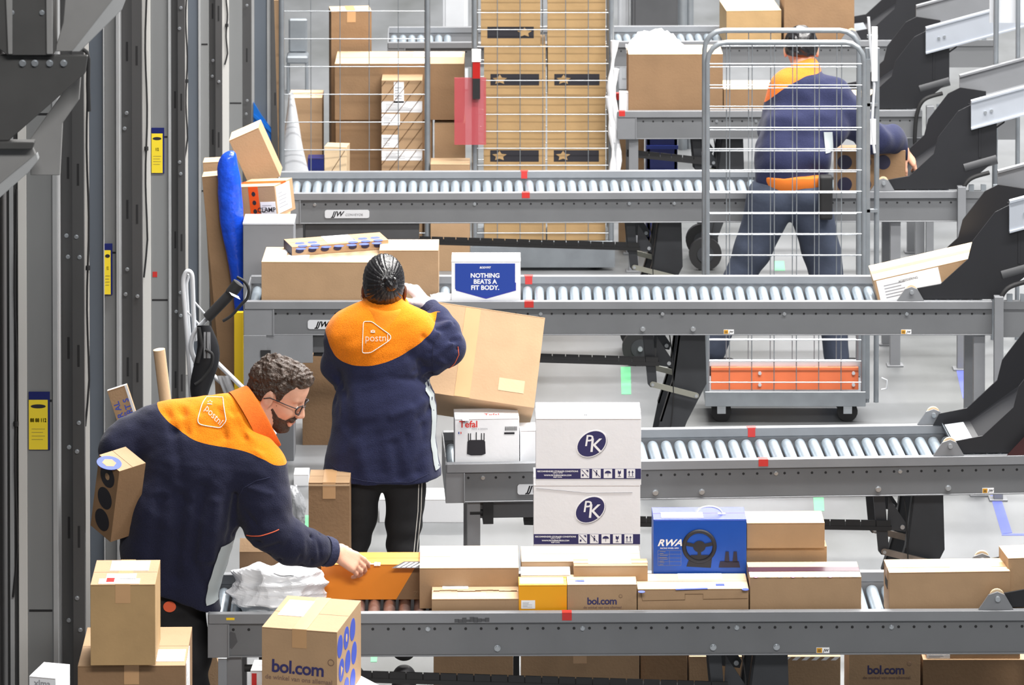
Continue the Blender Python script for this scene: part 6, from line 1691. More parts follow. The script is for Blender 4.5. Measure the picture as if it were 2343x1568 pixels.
# sleeves / back creases
for a, c, wd_, am in (((968, 762), (1000, 790), 0.010, -0.010), ((985, 800), (1040, 775), 0.010, -0.012), ((990, 822), (1045, 795), 0.009, -0.010), ((995, 845), (1035, 820), 0.009, 0.006),
                      ((1000, 752), (1035, 748), 0.009, -0.012), ((995, 738), (1028, 730), 0.008, -0.010), ((1010, 722), (985, 728), 0.007, -0.008),
                      ((940, 860), (990, 870), 0.014, -0.008), ((950, 905), (990, 885), 0.014, -0.008), ((930, 840), (985, 835), 0.012, -0.006), ((960, 940), (992, 920), 0.014, -0.008),
                      ((770, 860), (800, 900), 0.014, -0.008), ((765, 900), (790, 960), 0.014, -0.006), ((800, 1000), (790, 1060), 0.02, -0.006), ((860, 960), (880, 1060), 0.03, -0.005), ((930, 980), (950, 1060), 0.02, -0.007),
                      ((800, 770), (840, 740), 0.014, -0.005), ((915, 740), (940, 752), 0.010, -0.006)):
    p, q = w_(*a), w_(*c)
    for yy in (-0.10, -0.06, -0.02, 0.02):
        J.fold(np.array((p[0], yy, p[2])), np.array((q[0], yy, q[2])), wd_, am * 0.85)
J.noise(0.0030, 24, 3, (1, 1, 0.7))
J.noise(0.0012, 70, 4, (1, 1, 0.8))
cur = [(735, 742), (748, 765), (758, 790), (775, 812), (800, 821), (830, 822), (870, 816), (910, 803), (945, 785), (972, 767), (990, 750), (996, 738), (999, 722)]
cur = [(w_(x, y)[0], w_(x, y)[2]) for x, y in cur]
fleece('fleece_woman', cur, cur[0][0], cur[-1][0], w_(870, 880)[2], w_(870, 640)[2], ymax=0.052)
jk = J.mesh('fleece_jacket', 'fleece_woman', pw)
logo_on(jk, [(w_(831, 792)[0], w_(831, 792)[2]), (w_(833, 724)[0], w_(833, 724)[2]), (w_(852, 724)[0], w_(852, 724)[2]), (w_(903, 757)[0], w_(903, 757)[2]), (w_(850, 790)[0], w_(850, 790)[2])], (w_(864, 758)[0], w_(864, 758)[2]), 0.036, 0.0, jk, crown=(w_(855, 746)[0], w_(855, 746)[2]))
line_on(jk, [(w_(x, y)[0], w_(x, y)[2]) for x, y in ((1048, 790), (1050, 808), (1040, 830), (1024, 848))], 0.0016, 'piping', jk)
line_on(jk, [(w_(x, y)[0], w_(x, y)[2]) for x, y in ((992, 858), (990, 820), (991, 790), (996, 770))], 0.0012, 'knit_navy', jk, 'armhole_seam')
line_on(jk, [(w_(x, y)[0], w_(x, y)[2]) for x, y in ((757, 1050), (810, 1074), (870, 1083), (940, 1082), (992, 1064))], 0.0010, 'knit_navy', jk, 'hem_stitch')
# pale side panel
tr = bvh(jk); b = MB(); rows = []
for k in range(15):
    t = k / 14; y = 872 + (1066 - 872) * t; row = []
    ee = 1012
    while ee > 950 and drape(tr, w_(ee, y)[0], w_(ee, y)[2]) is None: ee -= 0.7
    for e in (ee - 10, ee - 7, ee - 3.5, ee - 0.3):
        X, Z = w_(e, y)[0], w_(e, y)[2]; q = drape(tr, X, Z, off=0.006)
        row.append(q if q is not None else None)
    if all(r is not None for r in row): rows.append(row)
if len(rows) > 3: b.grid(rows); b.build('side_panel', 'side_panel', jk)
# cuff
b = MB(); c0, c1 = Vector(w_(990, 716, 0.105)), Vector(w_(978, 700, 0.13))
b.tube([c0.lerp(c1, k / 6) for k in range(7)], [0.040, 0.041, 0.040, 0.041, 0.040, 0.039, 0.033], 20); b.build('cuff', 'knit_navy', jk)
# raised collar ring
b = MB(); rows = []
for k, (py, rx, ry) in enumerate(((726, 0.106, 0.122), (712, 0.100, 0.116), (698, 0.093, 0.110), (689, 0.087, 0.103), (687, 0.078, 0.092), (700, 0.070, 0.080))):
    c = w_(880 + (2 if k > 1 else 0), py, 0.035)
    rows.append([Vector((c[0] + rx * math.cos(a), c[1] + ry * math.sin(a), c[2] + 0.010 * math.sin(a) + 0.006 * math.cos(a - 2.5))) for a in [2 * math.pi * j / 28 for j in range(28)]])
mat('orange_fleece', (238, 136, 18), 0.92, var=0.1, vscale=120, bump=0.2, bscale=240)
b.grid(rows, closed_u=True); b.build('collar', 'orange_fleece', jk, sub=1)
# trousers
T = Field((w_(760, 900)[0], -0.22, 0.03), (w_(990, 900)[0], 0.24, w_(870, 1050)[2]), 0.006)
T.cap(w_(835, 1060, 0.0), w_(915, 1060, 0.0), 0.105, 0.105, 0.03)
T.chain([w_(824, 1110, 0.0), w_(819, 1160, 0.0), w_(808, 1262, 0.0), w_(806, 1480, 0.02)], [0.082, 0.076, 0.057, 0.050], 0.010)
T.chain([w_(926, 1110, 0.0), w_(926, 1160, 0.0), w_(922, 1262, 0.0), w_(924, 1480, 0.02)], [0.082, 0.073, 0.060, 0.052], 0.010)
T.noise(0.0035, 30, 5, (1, 1, 1.6))
tp = T.mesh('trousers', 'trouser_black', pw)
for dx in (0, 7):
    line_on(tp, [(w_(x + dx - 5, y)[0], w_(x, y)[2]) for x, y in ((964, 1098), (962, 1160), (957, 1210), (952, 1262), (950, 1380))], 0.0016, 'stitch', tp, 'white_stripe')
for px in (807, 924):
    S = Field(tuple(w_(px - 40, 900)[:1]) + (-0.12, -0.01), tuple(w_(px + 40, 900)[:1]) + (0.25, 0.14), 0.006)
    c = w_(px, 900); S.cap((c[0], -0.03, 0.045), (c[0], 0.13, 0.035), 0.048, 0.036, 0.02); S.cap((c[0], -0.02, 0.08), (c[0], 0.01, 0.10), 0.045, 0.045, 0.02); S.cut(2, 0.0, False)
    S.mesh('shoe', 'shoe', pw)
# body: one surface under the clothes, with head, neck, ears and hands
B = Field((xlo, -0.16, 0.02), (w_(1030, 900)[0], 0.36, w_(870, 585)[2]), 0.0042)
B.ell(w_(878, 640, 0.055), (0.070, 0.088, 0.088), 0.02, (-12, 0, 0))
B.ell(w_(880, 668, 0.10), (0.054, 0.060, 0.062), 0.02)
B.chain([w_(879, 675, 0.045), w_(878, 735, 0.03)], [0.054, 0.058], 0.02)
for px, sg in ((833, -1), (925, 1)):
    B.ell(w_(px, 668, 0.065), (0.009, 0.018, 0.030), 0.006, (0, 0, 22 * sg)); B.ell(w_(px + 2 * sg, 664, 0.050), (0.006, 0.009, 0.020), 0.004)
B.cap(w_(820, 775, 0.03), w_(935, 775, 0.03), 0.055, 0.055, 0.04); B.ell(w_(876, 900, 0.02), (0.13, 0.09, 0.24), 0.05); B.ell(w_(876, 1040, 0.0), (0.12, 0.08, 0.085), 0.03)
for px in (822, 922): B.chain([w_(px, 1100, 0.0), w_(px - (13 if px < 850 else 0), 1280, 0.0), w_(px - (15 if px < 850 else 0), 1490, 0.02)], [0.055, 0.034, 0.028], 0.03); B.cap((w_(px - (15 if px < 850 else 0), 900)[0], 0.0, 0.06), (w_(px - (15 if px < 850 else 0), 900)[0], 0.11, 0.05), 0.028, 0.022, 0.02)
B.chain([w_(945, 772, 0.03), w_(1024, 795, 0.03), w_(990, 715, 0.105), w_(978, 698, 0.125)], [0.045, 0.038, 0.027, 0.024], 0.012)
B.chain([w_(805, 775, 0.02), w_(778, 840, 0.07), w_(805, 880, 0.18), w_(900, 858, 0.26)], [0.045, 0.036, 0.032, 0.025], 0.012)
GL = Field(tuple(w_(915, 740, 0)[:1]) + (0.0, w_(900, 735)[2]), (w_(1020, 740)[0], 0.30, w_(900, 625)[2]), 0.0028)
hw = w_(978, 698, 0.125); hd = Vector(w_(940, 655, 0.15)) - Vector(hw)
hand(B, hw, hd, (-0.85, 0.35, -0.45), (0.5, 0.7, 0.75, 0.8), 0.3, 0.92, side=-1)
lh = w_(905, 856, 0.262); hand(B, lh, (0.7, 0.5, -0.1), (-0.2, 0.5, 0.8), (0.3, 0.3, 0.3, 0.3), 0.3, 0.92, side=-1)
B.mesh('body', 'skin_dark', pw)
hand(GL, hw, hd, (-0.85, 0.35, -0.45), (0.5, 0.7, 0.75, 0.8), 0.3, 0.94, side=-1, grow=0.0022)
GL.cap(hw, hw + np.array(((Vector(w_(990, 716, 0.105)) - Vector(hw)).normalized() * 0.03)), 0.030, 0.033, 0.012)
GL.mesh('white_glove', 'glove_white', pw)
# hair
Hh = Field((w_(820, 640)[0], -0.10, w_(870, 700)[2]), (w_(940, 640)[0], 0.17, w_(870, 585)[2]), 0.003)
Hh.ell(w_(878, 638, 0.050), (0.079, 0.097, 0.094), 0.02, (-12, 0, 0)); Hh.cap(w_(878, 664, 0.02), w_(879, 680, 0.030), 0.068, 0.062, 0.03)
Hh.plane(w_(878, 676, 0.10), (0, 0.9, -0.45))
ra = Hh.block(Hh.lo, Hh.lo + Hh.n * Hh.h); bc = w_(893, 646, -0.052)
ang = np.arctan2(ra[3] - bc[2], ra[1] - bc[0])
Hh.F += (0.0011 * np.sin(ang * 46) + 0.0008 * np.sin(ang * 23 + 1)).astype(np.float32) * (np.clip(np.sqrt((ra[3] - bc[2]) ** 2 + (ra[1] - bc[0]) ** 2) / 0.03, 0, 1)).astype(np.float32)
hr = Hh.mesh('hair', 'hair_black', pw)
Bn = Field(tuple(np.array(bc) - 0.05), tuple(np.array(bc) + 0.05), 0.002)
c = np.array(bc)
Bn.ell(c + (0.004, -0.010, -0.006), (0.024, 0.024, 0.026), 0.006, (0, 20, 0)); Bn.cap(c + (-0.018, -0.006, 0.012), c + (0.016, -0.020, 0.014), 0.008, 0.009, 0.004); Bn.cap(c + (0.016, -0.020, 0.014), c + (0.018, -0.018, -0.014), 0.009, 0.007, 0.004)
rb_ = Bn.block(Bn.lo, Bn.lo + Bn.n * Bn.h); Bn.F += (0.0008 * np.sin(500 * (rb_[1] * 0.7 + rb_[3] * 0.7))).astype(np.float32)
Bn.mesh('hair_bun', 'hair_black', hr)
b = MB(); e = Vector(w_(831, 680, 0.05)); b.tube([e + Vector((0.013 * math.cos(a) * 0.6, 0.0, 0.015 * math.sin(a))) for a in [2 * math.pi * i / 20 for i in range(20)]], 0.0011, 6, closed=True); b.build('hoop_earring', 'zinc', pw)

# the large carton she is tipping
ct, cd = carton('large pale carton tilted in the woman\'s gloved hands', 0.475, 0.24, 0.365, (0, 0, 0), 0, m='cardboard', top_m='cardboard_light', tape=None, labels=[])
Mr = Matrix.Rotation(R(8.5), 3, 'Y') @ Matrix.Rotation(R(-35), 3, 'X')
ct.rotation_euler = Mr.to_euler()
corner = P(1222, 934, Y=cY('B', 0.0) + 0.10)
ct.location = corner - Mr @ Vector((0.475 / 2, -0.12, 0))
decal(ct, 'tape', 'front', cd, -0.075, -0.015, 0.002, 0.36, 'tape_brown', 0.0012)
decal(ct, 'tape', 'front', cd, 0.09, 0.19, 0.05, 0.10, 'cardboard_light', 0.0010)
# ================================================================== the bending man with glasses
YM = cY('A', -1.1) + 0.10
XM = P(430, 1400, Y=YM).x
pm = thing('person', 'bearded person with glasses bending over the nearest conveyor, a parcel under one arm', 'person', (XM, YM, 0))
def m_(px, py, dy=0.0):
    v = P(px, py, Y=YM + dy); return np.array((v.x - XM, dy, v.z))
J = Field((m_(215, 900)[0], -0.26, m_(400, 1400)[2] - 0.02), (m_(785, 900)[0], 0.36, m_(400, 870)[2]), 0.0046)
J.cap(m_(405, 985, 0.09), m_(520, 972, 0.09), 0.108, 0.100, 0.05)
J.cap(m_(350, 1000, 0.10), m_(560, 1052, 0.05), 0.098, 0.105, 0.06)
J.cap(m_(420, 1060, 0.06), m_(500, 1090, 0.04), 0.145, 0.130, 0.06)
J.cap(m_(365, 1160, 0.03), m_(470, 1180, 0.02), 0.130, 0.125, 0.07)
J.cap(m_(350, 1250, 0.02), m_(450, 1265, 0.01), 0.118, 0.110, 0.06)
J.cap(m_(355, 1330, 0.02), m_(432, 1345, 0.00), 0.115, 0.100, 0.05)
J.cap(m_(350, 1400, 0.02), m_(442, 1420, 0.00), 0.105, 0.095, 0.04)
J.chain([m_(525, 968, 0.09), m_(575, 945, 0.12)], [0.088, 0.074], 0.03)
J.chain([m_(545, 1035, 0.05), m_(592, 1080, 0.01), m_(604, 1150, -0.02), m_(612, 1205, -0.04)], [0.095, 0.090, 0.086, 0.078], 0.04)
J.chain([m_(612, 1208, -0.04), m_(665, 1243, -0.01), m_(708, 1255, 0.03), m_(724, 1259, 0.042)], [0.080, 0.072, 0.062, 0.054], 0.022)
J.chain([m_(350, 1000, 0.10), m_(300, 1012, 0.08), m_(280, 1030, 0.06)], [0.095, 0.078, 0.072], 0.04)
J.chain([m_(280, 1030, 0.06), m_(290, 1085, 0.03), m_(292, 1118, 0.01)], [0.072, 0.060, 0.045], 0.03)
J.plane(m_(420, 1362, 0), (-0.36, 0, -0.93))
folds = [((470, 1100), (440, 1260), 0.020, -0.014), ((420, 1120), (405, 1300), 0.022, -0.014), ((500, 1130), (490, 1260), 0.018, 0.010), ((540, 1120), (530, 1215), 0.016, -0.014), ((370, 1130), (350, 1300), 0.022, -0.010),
 ((455, 1280), (485, 1350), 0.016, -0.010), ((565, 1080), (620, 1085), 0.010, -0.009), ((560, 1095), (625, 1110), 0.010, 0.006), ((580, 1225), (630, 1205), 0.011, -0.013), ((590, 1245), (640, 1225), 0.010, -0.012), ((600, 1262), (655, 1232), 0.009, -0.010),
 ((640, 1275), (665, 1225), 0.010, -0.009), ((690, 1290), (685, 1230), 0.009, -0.010), ((715, 1292), (708, 1225), 0.008, -0.010), ((735, 1290), (728, 1230), 0.007, -0.007), ((560, 1150), (600, 1185), 0.010, -0.008),
 ((410, 925), (430, 990), 0.016, -0.010), ((450, 980), (470, 920), 0.012, -0.007), ((375, 940), (400, 985), 0.016, -0.012), ((520, 930), (560, 1000), 0.013, -0.009), ((545, 960), (600, 1030), 0.013, 0.008), ((500, 940), (520, 1010), 0.012, -0.008), ((400, 990), (420, 1080), 0.02, -0.008)]
trM = None
for a, c, wd_, am in folds:
    for yy in (-0.14, -0.10, -0.06, -0.02, 0.02):
        p, q = m_(*a), m_(*c); J.fold(np.array((p[0], yy, p[2])), np.array((q[0], yy, q[2])), wd_, am * 0.95)
J.noise(0.0038, 24, 13, (1, 1, 0.6)); J.noise(0.0011, 80, 14)
cur = [(300, 900), (338, 918), (350, 935), (375, 958), (410, 980), (450, 1000), (500, 1012), (550, 1020), (600, 1036), (632, 1053), (660, 1062)]
cur = [(m_(x, y)[0], m_(x, y)[2]) for x, y in cur]
fleece('fleece_man', cur, cur[0][0], cur[-1][0], m_(400, 1080)[2], m_(400, 870)[2], navy=(29, 31, 52))
jk = J.mesh('fleece_jacket', 'fleece_man', pm)
q2 = lambda x, y: (m_(x, y)[0], m_(x, y)[2])
logo_on(jk, [q2(450, 968), q2(462, 925), q2(505, 914), q2(518, 962), q2(505, 977)], q2(489, 952), 0.030, R(-40), jk, crown=q2(478, 932))
line_on(jk, [q2(x, y) for x, y in ((568, 1207), (600, 1202), (630, 1193), (645, 1188))], 0.0018, 'piping', jk)
line_on(jk, [q2(x, y) for x, y in ((292, 943), (294, 955), (298, 968))], 0.0018, 'piping', jk)
line_on(jk, [q2(x, y) for x, y in ((540, 1140), (560, 1100), (590, 1082), (628, 1075))], 0.0012, 'knit_navy', jk, 'shoulder_seam')
tr = bvh(jk); b = MB(); rows = []
for k in range(20):
    t = k / 19; y = 1218 + (1368 - 1218) * t; row = []
    ee = 575
    while ee > 440 and drape(tr, *q2(ee, y)) is None: ee -= 0.7
    if k < 2: ee = min(ee, 556)
    wd_ = 24 + 6 * math.sin(t * 3.1)
    for e in (ee - wd_, ee - wd_ * 0.66, ee - wd_ * 0.33, ee - 0.3):
        q = drape(tr, *q2(e, y), off=0.010); row.append(q)
    if all(r is not None for r in row): rows.append(row)
if len(rows) > 3: b.grid(rows); b.build('side_panel', 'side_panel', jk)
# cuff
b = MB(); c0, c1 = Vector(m_(741, 1261, 0.054)), Vector(m_(763, 1265, 0.076))
b.tube([c0.lerp(c1, k / 6) for k in range(7)], [0.050, 0.0525, 0.050, 0.0515, 0.049, 0.048, 0.036], 22); b.build('cuff', 'knit_navy', jk)
# standing collar
mat('collar_orange', (226, 104, 20), 0.9, var=0.12, vscale=90, bump=0.2, bscale=240)
b = MB(); rows = []
ax0, ax1 = Vector(m_(560, 966, 0.10)), Vector(m_(597, 944, 0.12)); ad = (ax1 - ax0).normalized()
u_ = ad.cross(Vector((0, 1, 0))).normalized(); v_ = ad.cross(u_)
for k, (t, r_) in enumerate(((0.0, 0.108), (0.4, 0.104), (0.8, 0.101), (1.0, 0.099), (1.02, 0.092), (0.6, 0.088), (0.0, 0.086))):
    c = ax0.lerp(ax1, t)
    rows.append([c + (u_ * math.cos(a) * 1.08 + v_ * math.sin(a) * 0.92) * r_ + Vector((0.022, 0, -0.022)) * max(0, -math.cos(a)) ** 3 * t for a in [2 * math.pi * j / 32 for j in range(32)]])
b.grid(rows, closed_u=True); b.build('collar', 'collar_orange', jk, sub=1)
# trousers
T = Field((m_(320, 900)[0], -0.2, 0.03), (m_(520, 900)[0], 0.26, m_(400, 1310)[2]), 0.006)
T.cap(m_(365, 1340, 0.02), m_(424, 1350, 0.02), 0.088, 0.078, 0.04)
T.chain([m_(370, 1390, 0.03), m_(375, 1640, 0.05), m_(372, 1850, 0.05)], [0.092, 0.072, 0.06], 0.03)
T.chain([m_(426, 1385, 0.03), m_(434, 1500, 0.04), m_(440, 1640, 0.05), m_(438, 1850, 0.05)], [0.070, 0.066, 0.062, 0.055], 0.03)
T.noise(0.004, 26, 6, (1, 1, 1.4))
tp = T.mesh('trousers', 'trouser_black', pm)
tr = bvh(tp); b = MB()
c = drape(tr, *q2(392, 1373), off=0.0)
if c is None: c = Vector(m_(392, 1373, -0.09))
b.add([c + Vector((0.022 * math.cos(a), -0.004, 0.019 * math.sin(a))) for a in [2 * math.pi * i / 20 for i in range(20)]], [tuple(range(20))]); b.build('pocket_badge', 'piping', tp)
for px in (373, 438):
    c = m_(px, 900); S = Field((c[0] - 0.07, -0.12, -0.01), (c[0] + 0.10, 0.30, 0.15), 0.006)
    S.cap((c[0], -0.01, 0.048), (c[0] + 0.03, 0.18, 0.038), 0.050, 0.038, 0.02); S.cap((c[0], 0.03, 0.09), (c[0], 0.05, 0.11), 0.048, 0.048, 0.02); S.cut(2, 0.0, False); S.mesh('shoe', 'shoe', pm)
# head frame
HCn = Vector(m_(634, 897, 0.145))
pt = R(25); tn = R(-14)
fv = Vector((math.cos(pt) * math.cos(tn), math.cos(pt) * math.sin(tn), -math.sin(pt))).normalized()
lv = Vector((0, 0, 1)).cross(fv).normalized(); uv = fv.cross(lv).normalized()
lv = uv.cross(fv).normalized()      # left of the head (away from the camera)
MX = Matrix((fv, uv, lv)).transposed()   # columns forward, up, left
def hf(f, u, l): return np.array(HCn + fv * f + uv * u + lv * l)
def face_prims(F, g=0.0):
    F.ell(hf(-0.004, 0.032, 0), (0.097 + g, 0.086 + g, 0.075 + g), 0.01, Mx=MX)
    F.ell(hf(0.030, -0.025, 0), (0.064 + g, 0.085 + g, 0.060 + g), 0.02, Mx=MX)
    F.ell(hf(0.060, 0.045, 0), (0.036 + g, 0.045 + g, 0.055 + g), 0.02, Mx=MX)
    for s_ in (-1, 1):
        F.cap(hf(-0.005, -0.060, 0.048 * s_), hf(0.062, -0.098, 0.016 * s_), 0.020 + g, 0.017 + g, 0.015)
        F.ell(hf(0.066, -0.030, 0.036 * s_), (0.020, 0.018, 0.020), 0.015)
        F.cap(hf(0.086, 0.020, 0.012 * s_), hf(0.078, 0.022, 0.044 * s_), 0.010, 0.008, 0.010)
    F.ell(hf(0.066, -0.102, 0), (0.020 + g, 0.016 + g, 0.022 + g), 0.012, Mx=MX)
B = Field((m_(215, 900)[0], -0.14, 0.02), (m_(845, 900)[0], 0.30, m_(400, 800)[2]), 0.0040)
face_prims(B)
for s_ in (-1, 1):
    B.ell(hf(0.098, -0.002, 0.031 * s_), (0.014, 0.012, 0.018), 0.010, op='sub', Mx=MX)
    B.ell(hf(0.081, -0.003, 0.031 * s_), (0.0125, 0.0115, 0.0125), 0.004)
    B.ell(hf(-0.006, -0.012, 0.077 * s_), (0.020, 0.033, 0.008), 0.006, Mx=MX)
    B.ell(hf(-0.004, -0.008, 0.086 * s_), (0.010, 0.018, 0.005), 0.004, op='sub', Mx=MX)
    B.ell(hf(0.103, -0.038, 0.011 * s_), (0.009, 0.008, 0.008), 0.005)
B.cap(hf(0.093, 0.012, 0), hf(0.114, -0.032, 0), 0.0075, 0.0110, 0.009)
B.cap(hf(0.092, -0.064, -0.018), hf(0.092, -0.064, 0.018), 0.0075, 0.0075, 0.006); B.cap(hf(0.090, -0.077, -0.014), hf(0.090, -0.077, 0.014), 0.008, 0.008, 0.006)
B.chain([hf(-0.030, -0.055, 0), m_(575, 960, 0.11), m_(530, 990, 0.09)], [0.060, 0.062, 0.075], 0.025)
B.cap(m_(370, 1010, 0.09), m_(570, 1050, 0.05), 0.060, 0.060, 0.04); B.ell(m_(430, 1110, 0.05), (0.15, 0.10, 0.16), 0.05); B.ell(m_(395, 1290, 0.02), (0.13, 0.08, 0.15), 0.05)
for a_, b_ in ((370, 372), (420, 438)): B.chain([m_(a_, 1380, 0.03), m_(a_ + 4, 1640, 0.05), m_(b_, 1850, 0.05)], [0.055, 0.045, 0.035], 0.03); B.cap((m_(b_, 900)[0], 0.05, 0.06), (m_(b_, 900)[0] + 0.02, 0.15, 0.05), 0.03, 0.022, 0.02)
B.chain([m_(560, 1050, 0.05), m_(612, 1205, -0.04), m_(700, 1252, 0.02), m_(762, 1264, 0.075)], [0.05, 0.045, 0.036, 0.030], 0.015)
B.chain([m_(370, 1010, 0.09), m_(280, 1030, 0.06), m_(290, 1080, 0.03), m_(290, 1118, 0.01)], [0.05, 0.042, 0.032, 0.026], 0.015)
hand(B, m_(764, 1262, 0.078), (0.80, 0.22, -0.50), (-0.30, 0.75, -0.6), (0.30, 0.50, 0.6, 0.7), 0.6, 1.04, side=-1, spread=0.03)
hand(B, m_(290, 1118, 0.01), (-0.10, -0.1, -1.0), (0.3, -0.9, 0.0), (0.5, 0.6, 0.6, 0.6), 0.5, 0.86, side=1)
B.mesh('body', 'skin_light', pm)
# hair
Hr = Field(tuple(np.array(HCn) - 0.155), tuple(np.array(HCn) + 0.165), 0.0030)
Hr.ell(hf(-0.010, 0.036, 0), (0.104, 0.088, 0.082), 0.01, Mx=MX); Hr.ell(hf(0.045, 0.088, 0), (0.055, 0.036, 0.060), 0.02, Mx=MX); Hr.ell(hf(-0.035, -0.02, 0), (0.068, 0.075, 0.075), 0.02, Mx=MX)
def hair_region(X, Y, Z):
    dx, dy, dz = X - HCn.x, Y - HCn.y, Z - HCn.z
    f = dx * fv.x + dy * fv.y + dz * fv.z; u = dx * uv.x + dy * uv.y + dz * uv.z; l = dx * lv.x + dy * lv.y + dz * lv.z
    xs = [-0.2, -0.075, -0.045, -0.028, -0.012, 0.012, 0.030, 0.040, 0.055, 0.080, 0.11, 0.2]
    hs = [-0.085, -0.085, -0.085, -0.050, 0.022, 0.022, -0.030, 0.030, 0.058, 0.068, 0.075, 0.075]
    return (np.interp(f, xs, hs) - u) * 0.6
Hr.noise(0.0030, 130, 21, n=9); Hr.noise(0.0016, 330, 22, n=9)
r_ = Hr.block(Hr.lo, Hr.lo + Hr.n * Hr.h); uu = (r_[1] - HCn.x) * uv.x + (r_[2] - HCn.y) * uv.y + (r_[3] - HCn.z) * uv.z
Hr.F += (np.clip((uu - 0.05) / 0.05, 0, 1) * 0.004 * np.sin(150 * r_[1] + 3 * np.sin(90 * r_[3])) * np.sin(130 * r_[2] + 80 * r_[3])).astype(np.float32)
Hr.intersect(hair_region)
Hr.mesh('hair', 'hair_brown', pm, smooth_it=0)
Bd = Field(tuple(np.array(HCn) - 0.14), tuple(np.array(HCn) + 0.14), 0.0028)
face_prims(Bd, 0.0035); Bd.cap(hf(0.092, -0.056, -0.022), hf(0.092, -0.056, 0.022), 0.0095, 0.0095, 0.004); Bd.ell(hf(0.070, -0.104, 0), (0.024, 0.022, 0.026), 0.01, Mx=MX)
def beard_region(X, Y, Z):
    dx, dy, dz = X - HCn.x, Y - HCn.y, Z - HCn.z
    f = dx * fv.x + dy * fv.y + dz * fv.z; u = dx * uv.x + dy * uv.y + dz * uv.z; l = np.abs(dx * lv.x + dy * lv.y + dz * lv.z)
    top = np.interp(f, [-0.1, 0.0, 0.02, 0.05, 0.075, 0.085, 0.2], [-0.2, -0.055, -0.035, -0.058, -0.062, -0.050, -0.050])
    d = (u - top) * 0.8
    mouth = 1.0 - np.sqrt(((u + 0.070) / 0.0125) ** 2 + (l / 0.021) ** 2) ; mouth = np.where(f > 0.07, mouth * 0.010, -1)
    return np.maximum(np.maximum(d, mouth), -(f - 0.002) * 0.8)
Bd.noise(0.0008, 400, 33); Bd.intersect(beard_region)
Bd.mesh('beard', 'beard_brown', pm, smooth_it=0, keep='all')
b = MB(); b.cyl(Vector(hf(0.0968, -0.0705, -0.015)), Vector(hf(0.0968, -0.0705, 0.015)), 0.0035, 8); b.build('lips', 'lip', pm)
for s_ in (-1, 1):
    b = MB(); c = Vector(hf(0.0835, -0.004, 0.031 * s_)); b.cyl(c, c + fv * 0.0105, 0.0065, 14, 0); b.cyl(c + fv * 0.0105, c + fv * 0.0112, 0.0035, 12, 1); b.build('eye', ['eye_white', 'ink'], pm)
    b = MB(); b.tube([hf(0.090, 0.027, 0.012 * s_), hf(0.090, 0.030, 0.028 * s_), hf(0.080, 0.026, 0.046 * s_)], 0.0036, 6); b.build('eyebrow', 'beard_brown', pm)
g = thing('g', None, None) if False else None
b = MB()
for s_ in (-1, 1):
    b.tube([hf(0.108 - 0.012 * abs(math.cos(a)) * (1 if math.cos(a) * s_ > 0 else 0.3), -0.004 + 0.0175 * math.sin(a), s_ * 0.034 + 0.024 * math.cos(a)) for a in [2 * math.pi * i / 24 for i in range(24)]], 0.0024, 6, closed=True)
    b.tube([hf(0.100, 0.004, 0.058 * s_), hf(0.06, 0.004, 0.074 * s_), hf(0.0, 0.002, 0.084 * s_), hf(-0.02, -0.012, 0.083 * s_)], 0.0019, 6)
b.tube([hf(0.107, 0.0, -0.010), hf(0.112, 0.004, 0.0), hf(0.107, 0.0, 0.010)], 0.0016, 6)
b.build('glasses', 'ink', pm)

# the small parcel under his arm
bt, bd = carton('narrow brown parcel with dark round prints, under the bending man\'s arm', 0.118, 0.112, 0.275, (0, 0, 0), 0, m='cardboard_dark', top_m='cardboard', tape=None, name='parcel_box')
Mr = Matrix.Rotation(R(8.0), 3, 'Y') @ Matrix.Rotation(R(14), 3, 'X') @ Matrix.Rotation(R(-47), 3, 'Z')
bt.rotation_euler = Mr.to_euler()
cn = P(273, 1079, Y=YM - 0.17)          # nearest top corner
bt.location = cn - Mr @ Vector((-0.118 / 2 if False else 0.118 / 2, -0.112 / 2, 0.275))
for f_, uu_ in (('front', 0.0),):
    poly_decal(bt, 'round_print', f_, bd, [ellipse(0, 0.275 - 0.052 - k * 0.084, 0.040, 0.038) for k in range(3)], 'ink', 0.0010)
    poly_decal(bt, 'print_centre', f_, bd, [ellipse(0, 0.275 - 0.052, 0.012, 0.012)], 'cardboard', 0.0014)
poly_decal(bt, 'ring_print', 'top', bd, [ellipse(0, 0, 0.044, 0.042)], 'ink_blue', 0.0010); poly_decal(bt, 'print_centre', 'top', bd, [ellipse(0, 0, 0.026, 0.024, 6)], 'cardboard', 0.0014)

# ================================================================== the third person behind the empty cage
YTm = cY('D', 1.4) - 0.17
XT = P(1810, 600, Y=YTm).x
p3 = thing('person', 'person in jeans and navy fleece behind the empty wire cage, bending right', 'person', (XT, YTm, 0))
def t_(px, py, dy=0.0):
    v = P(px, py, Y=YTm + dy); return np.array((v.x - XT, dy, v.z))
q3 = lambda x, y: (t_(x, y)[0], t_(x, y)[2])
J = Field((t_(1700, 900)[0], -0.22, t_(1800, 430)[2]), (t_(2090, 900)[0], 0.55, t_(1800, 120)[2]), 0.0062)
J.cap(t_(1805, 215, 0.14), t_(1895, 225, 0.16), 0.105, 0.10, 0.05)
J.chain([t_(1830, 190, 0.18), t_(1842, 158, 0.24)], [0.095, 0.075], 0.05)
J.cap(t_(1798, 290, 0.08), t_(1888, 290, 0.10), 0.12, 0.115, 0.06)
J.cap(t_(1790, 360, 0.02), t_(1850, 360, 0.03), 0.135, 0.12, 0.06)
J.cap(t_(1785, 410, 0.0), t_(1835, 420, 0.0), 0.115, 0.10, 0.05)
J.chain([t_(1900, 225, 0.16), t_(1950, 270, 0.18), t_(2000, 318, 0.22)], [0.10, 0.088, 0.075], 0.04)
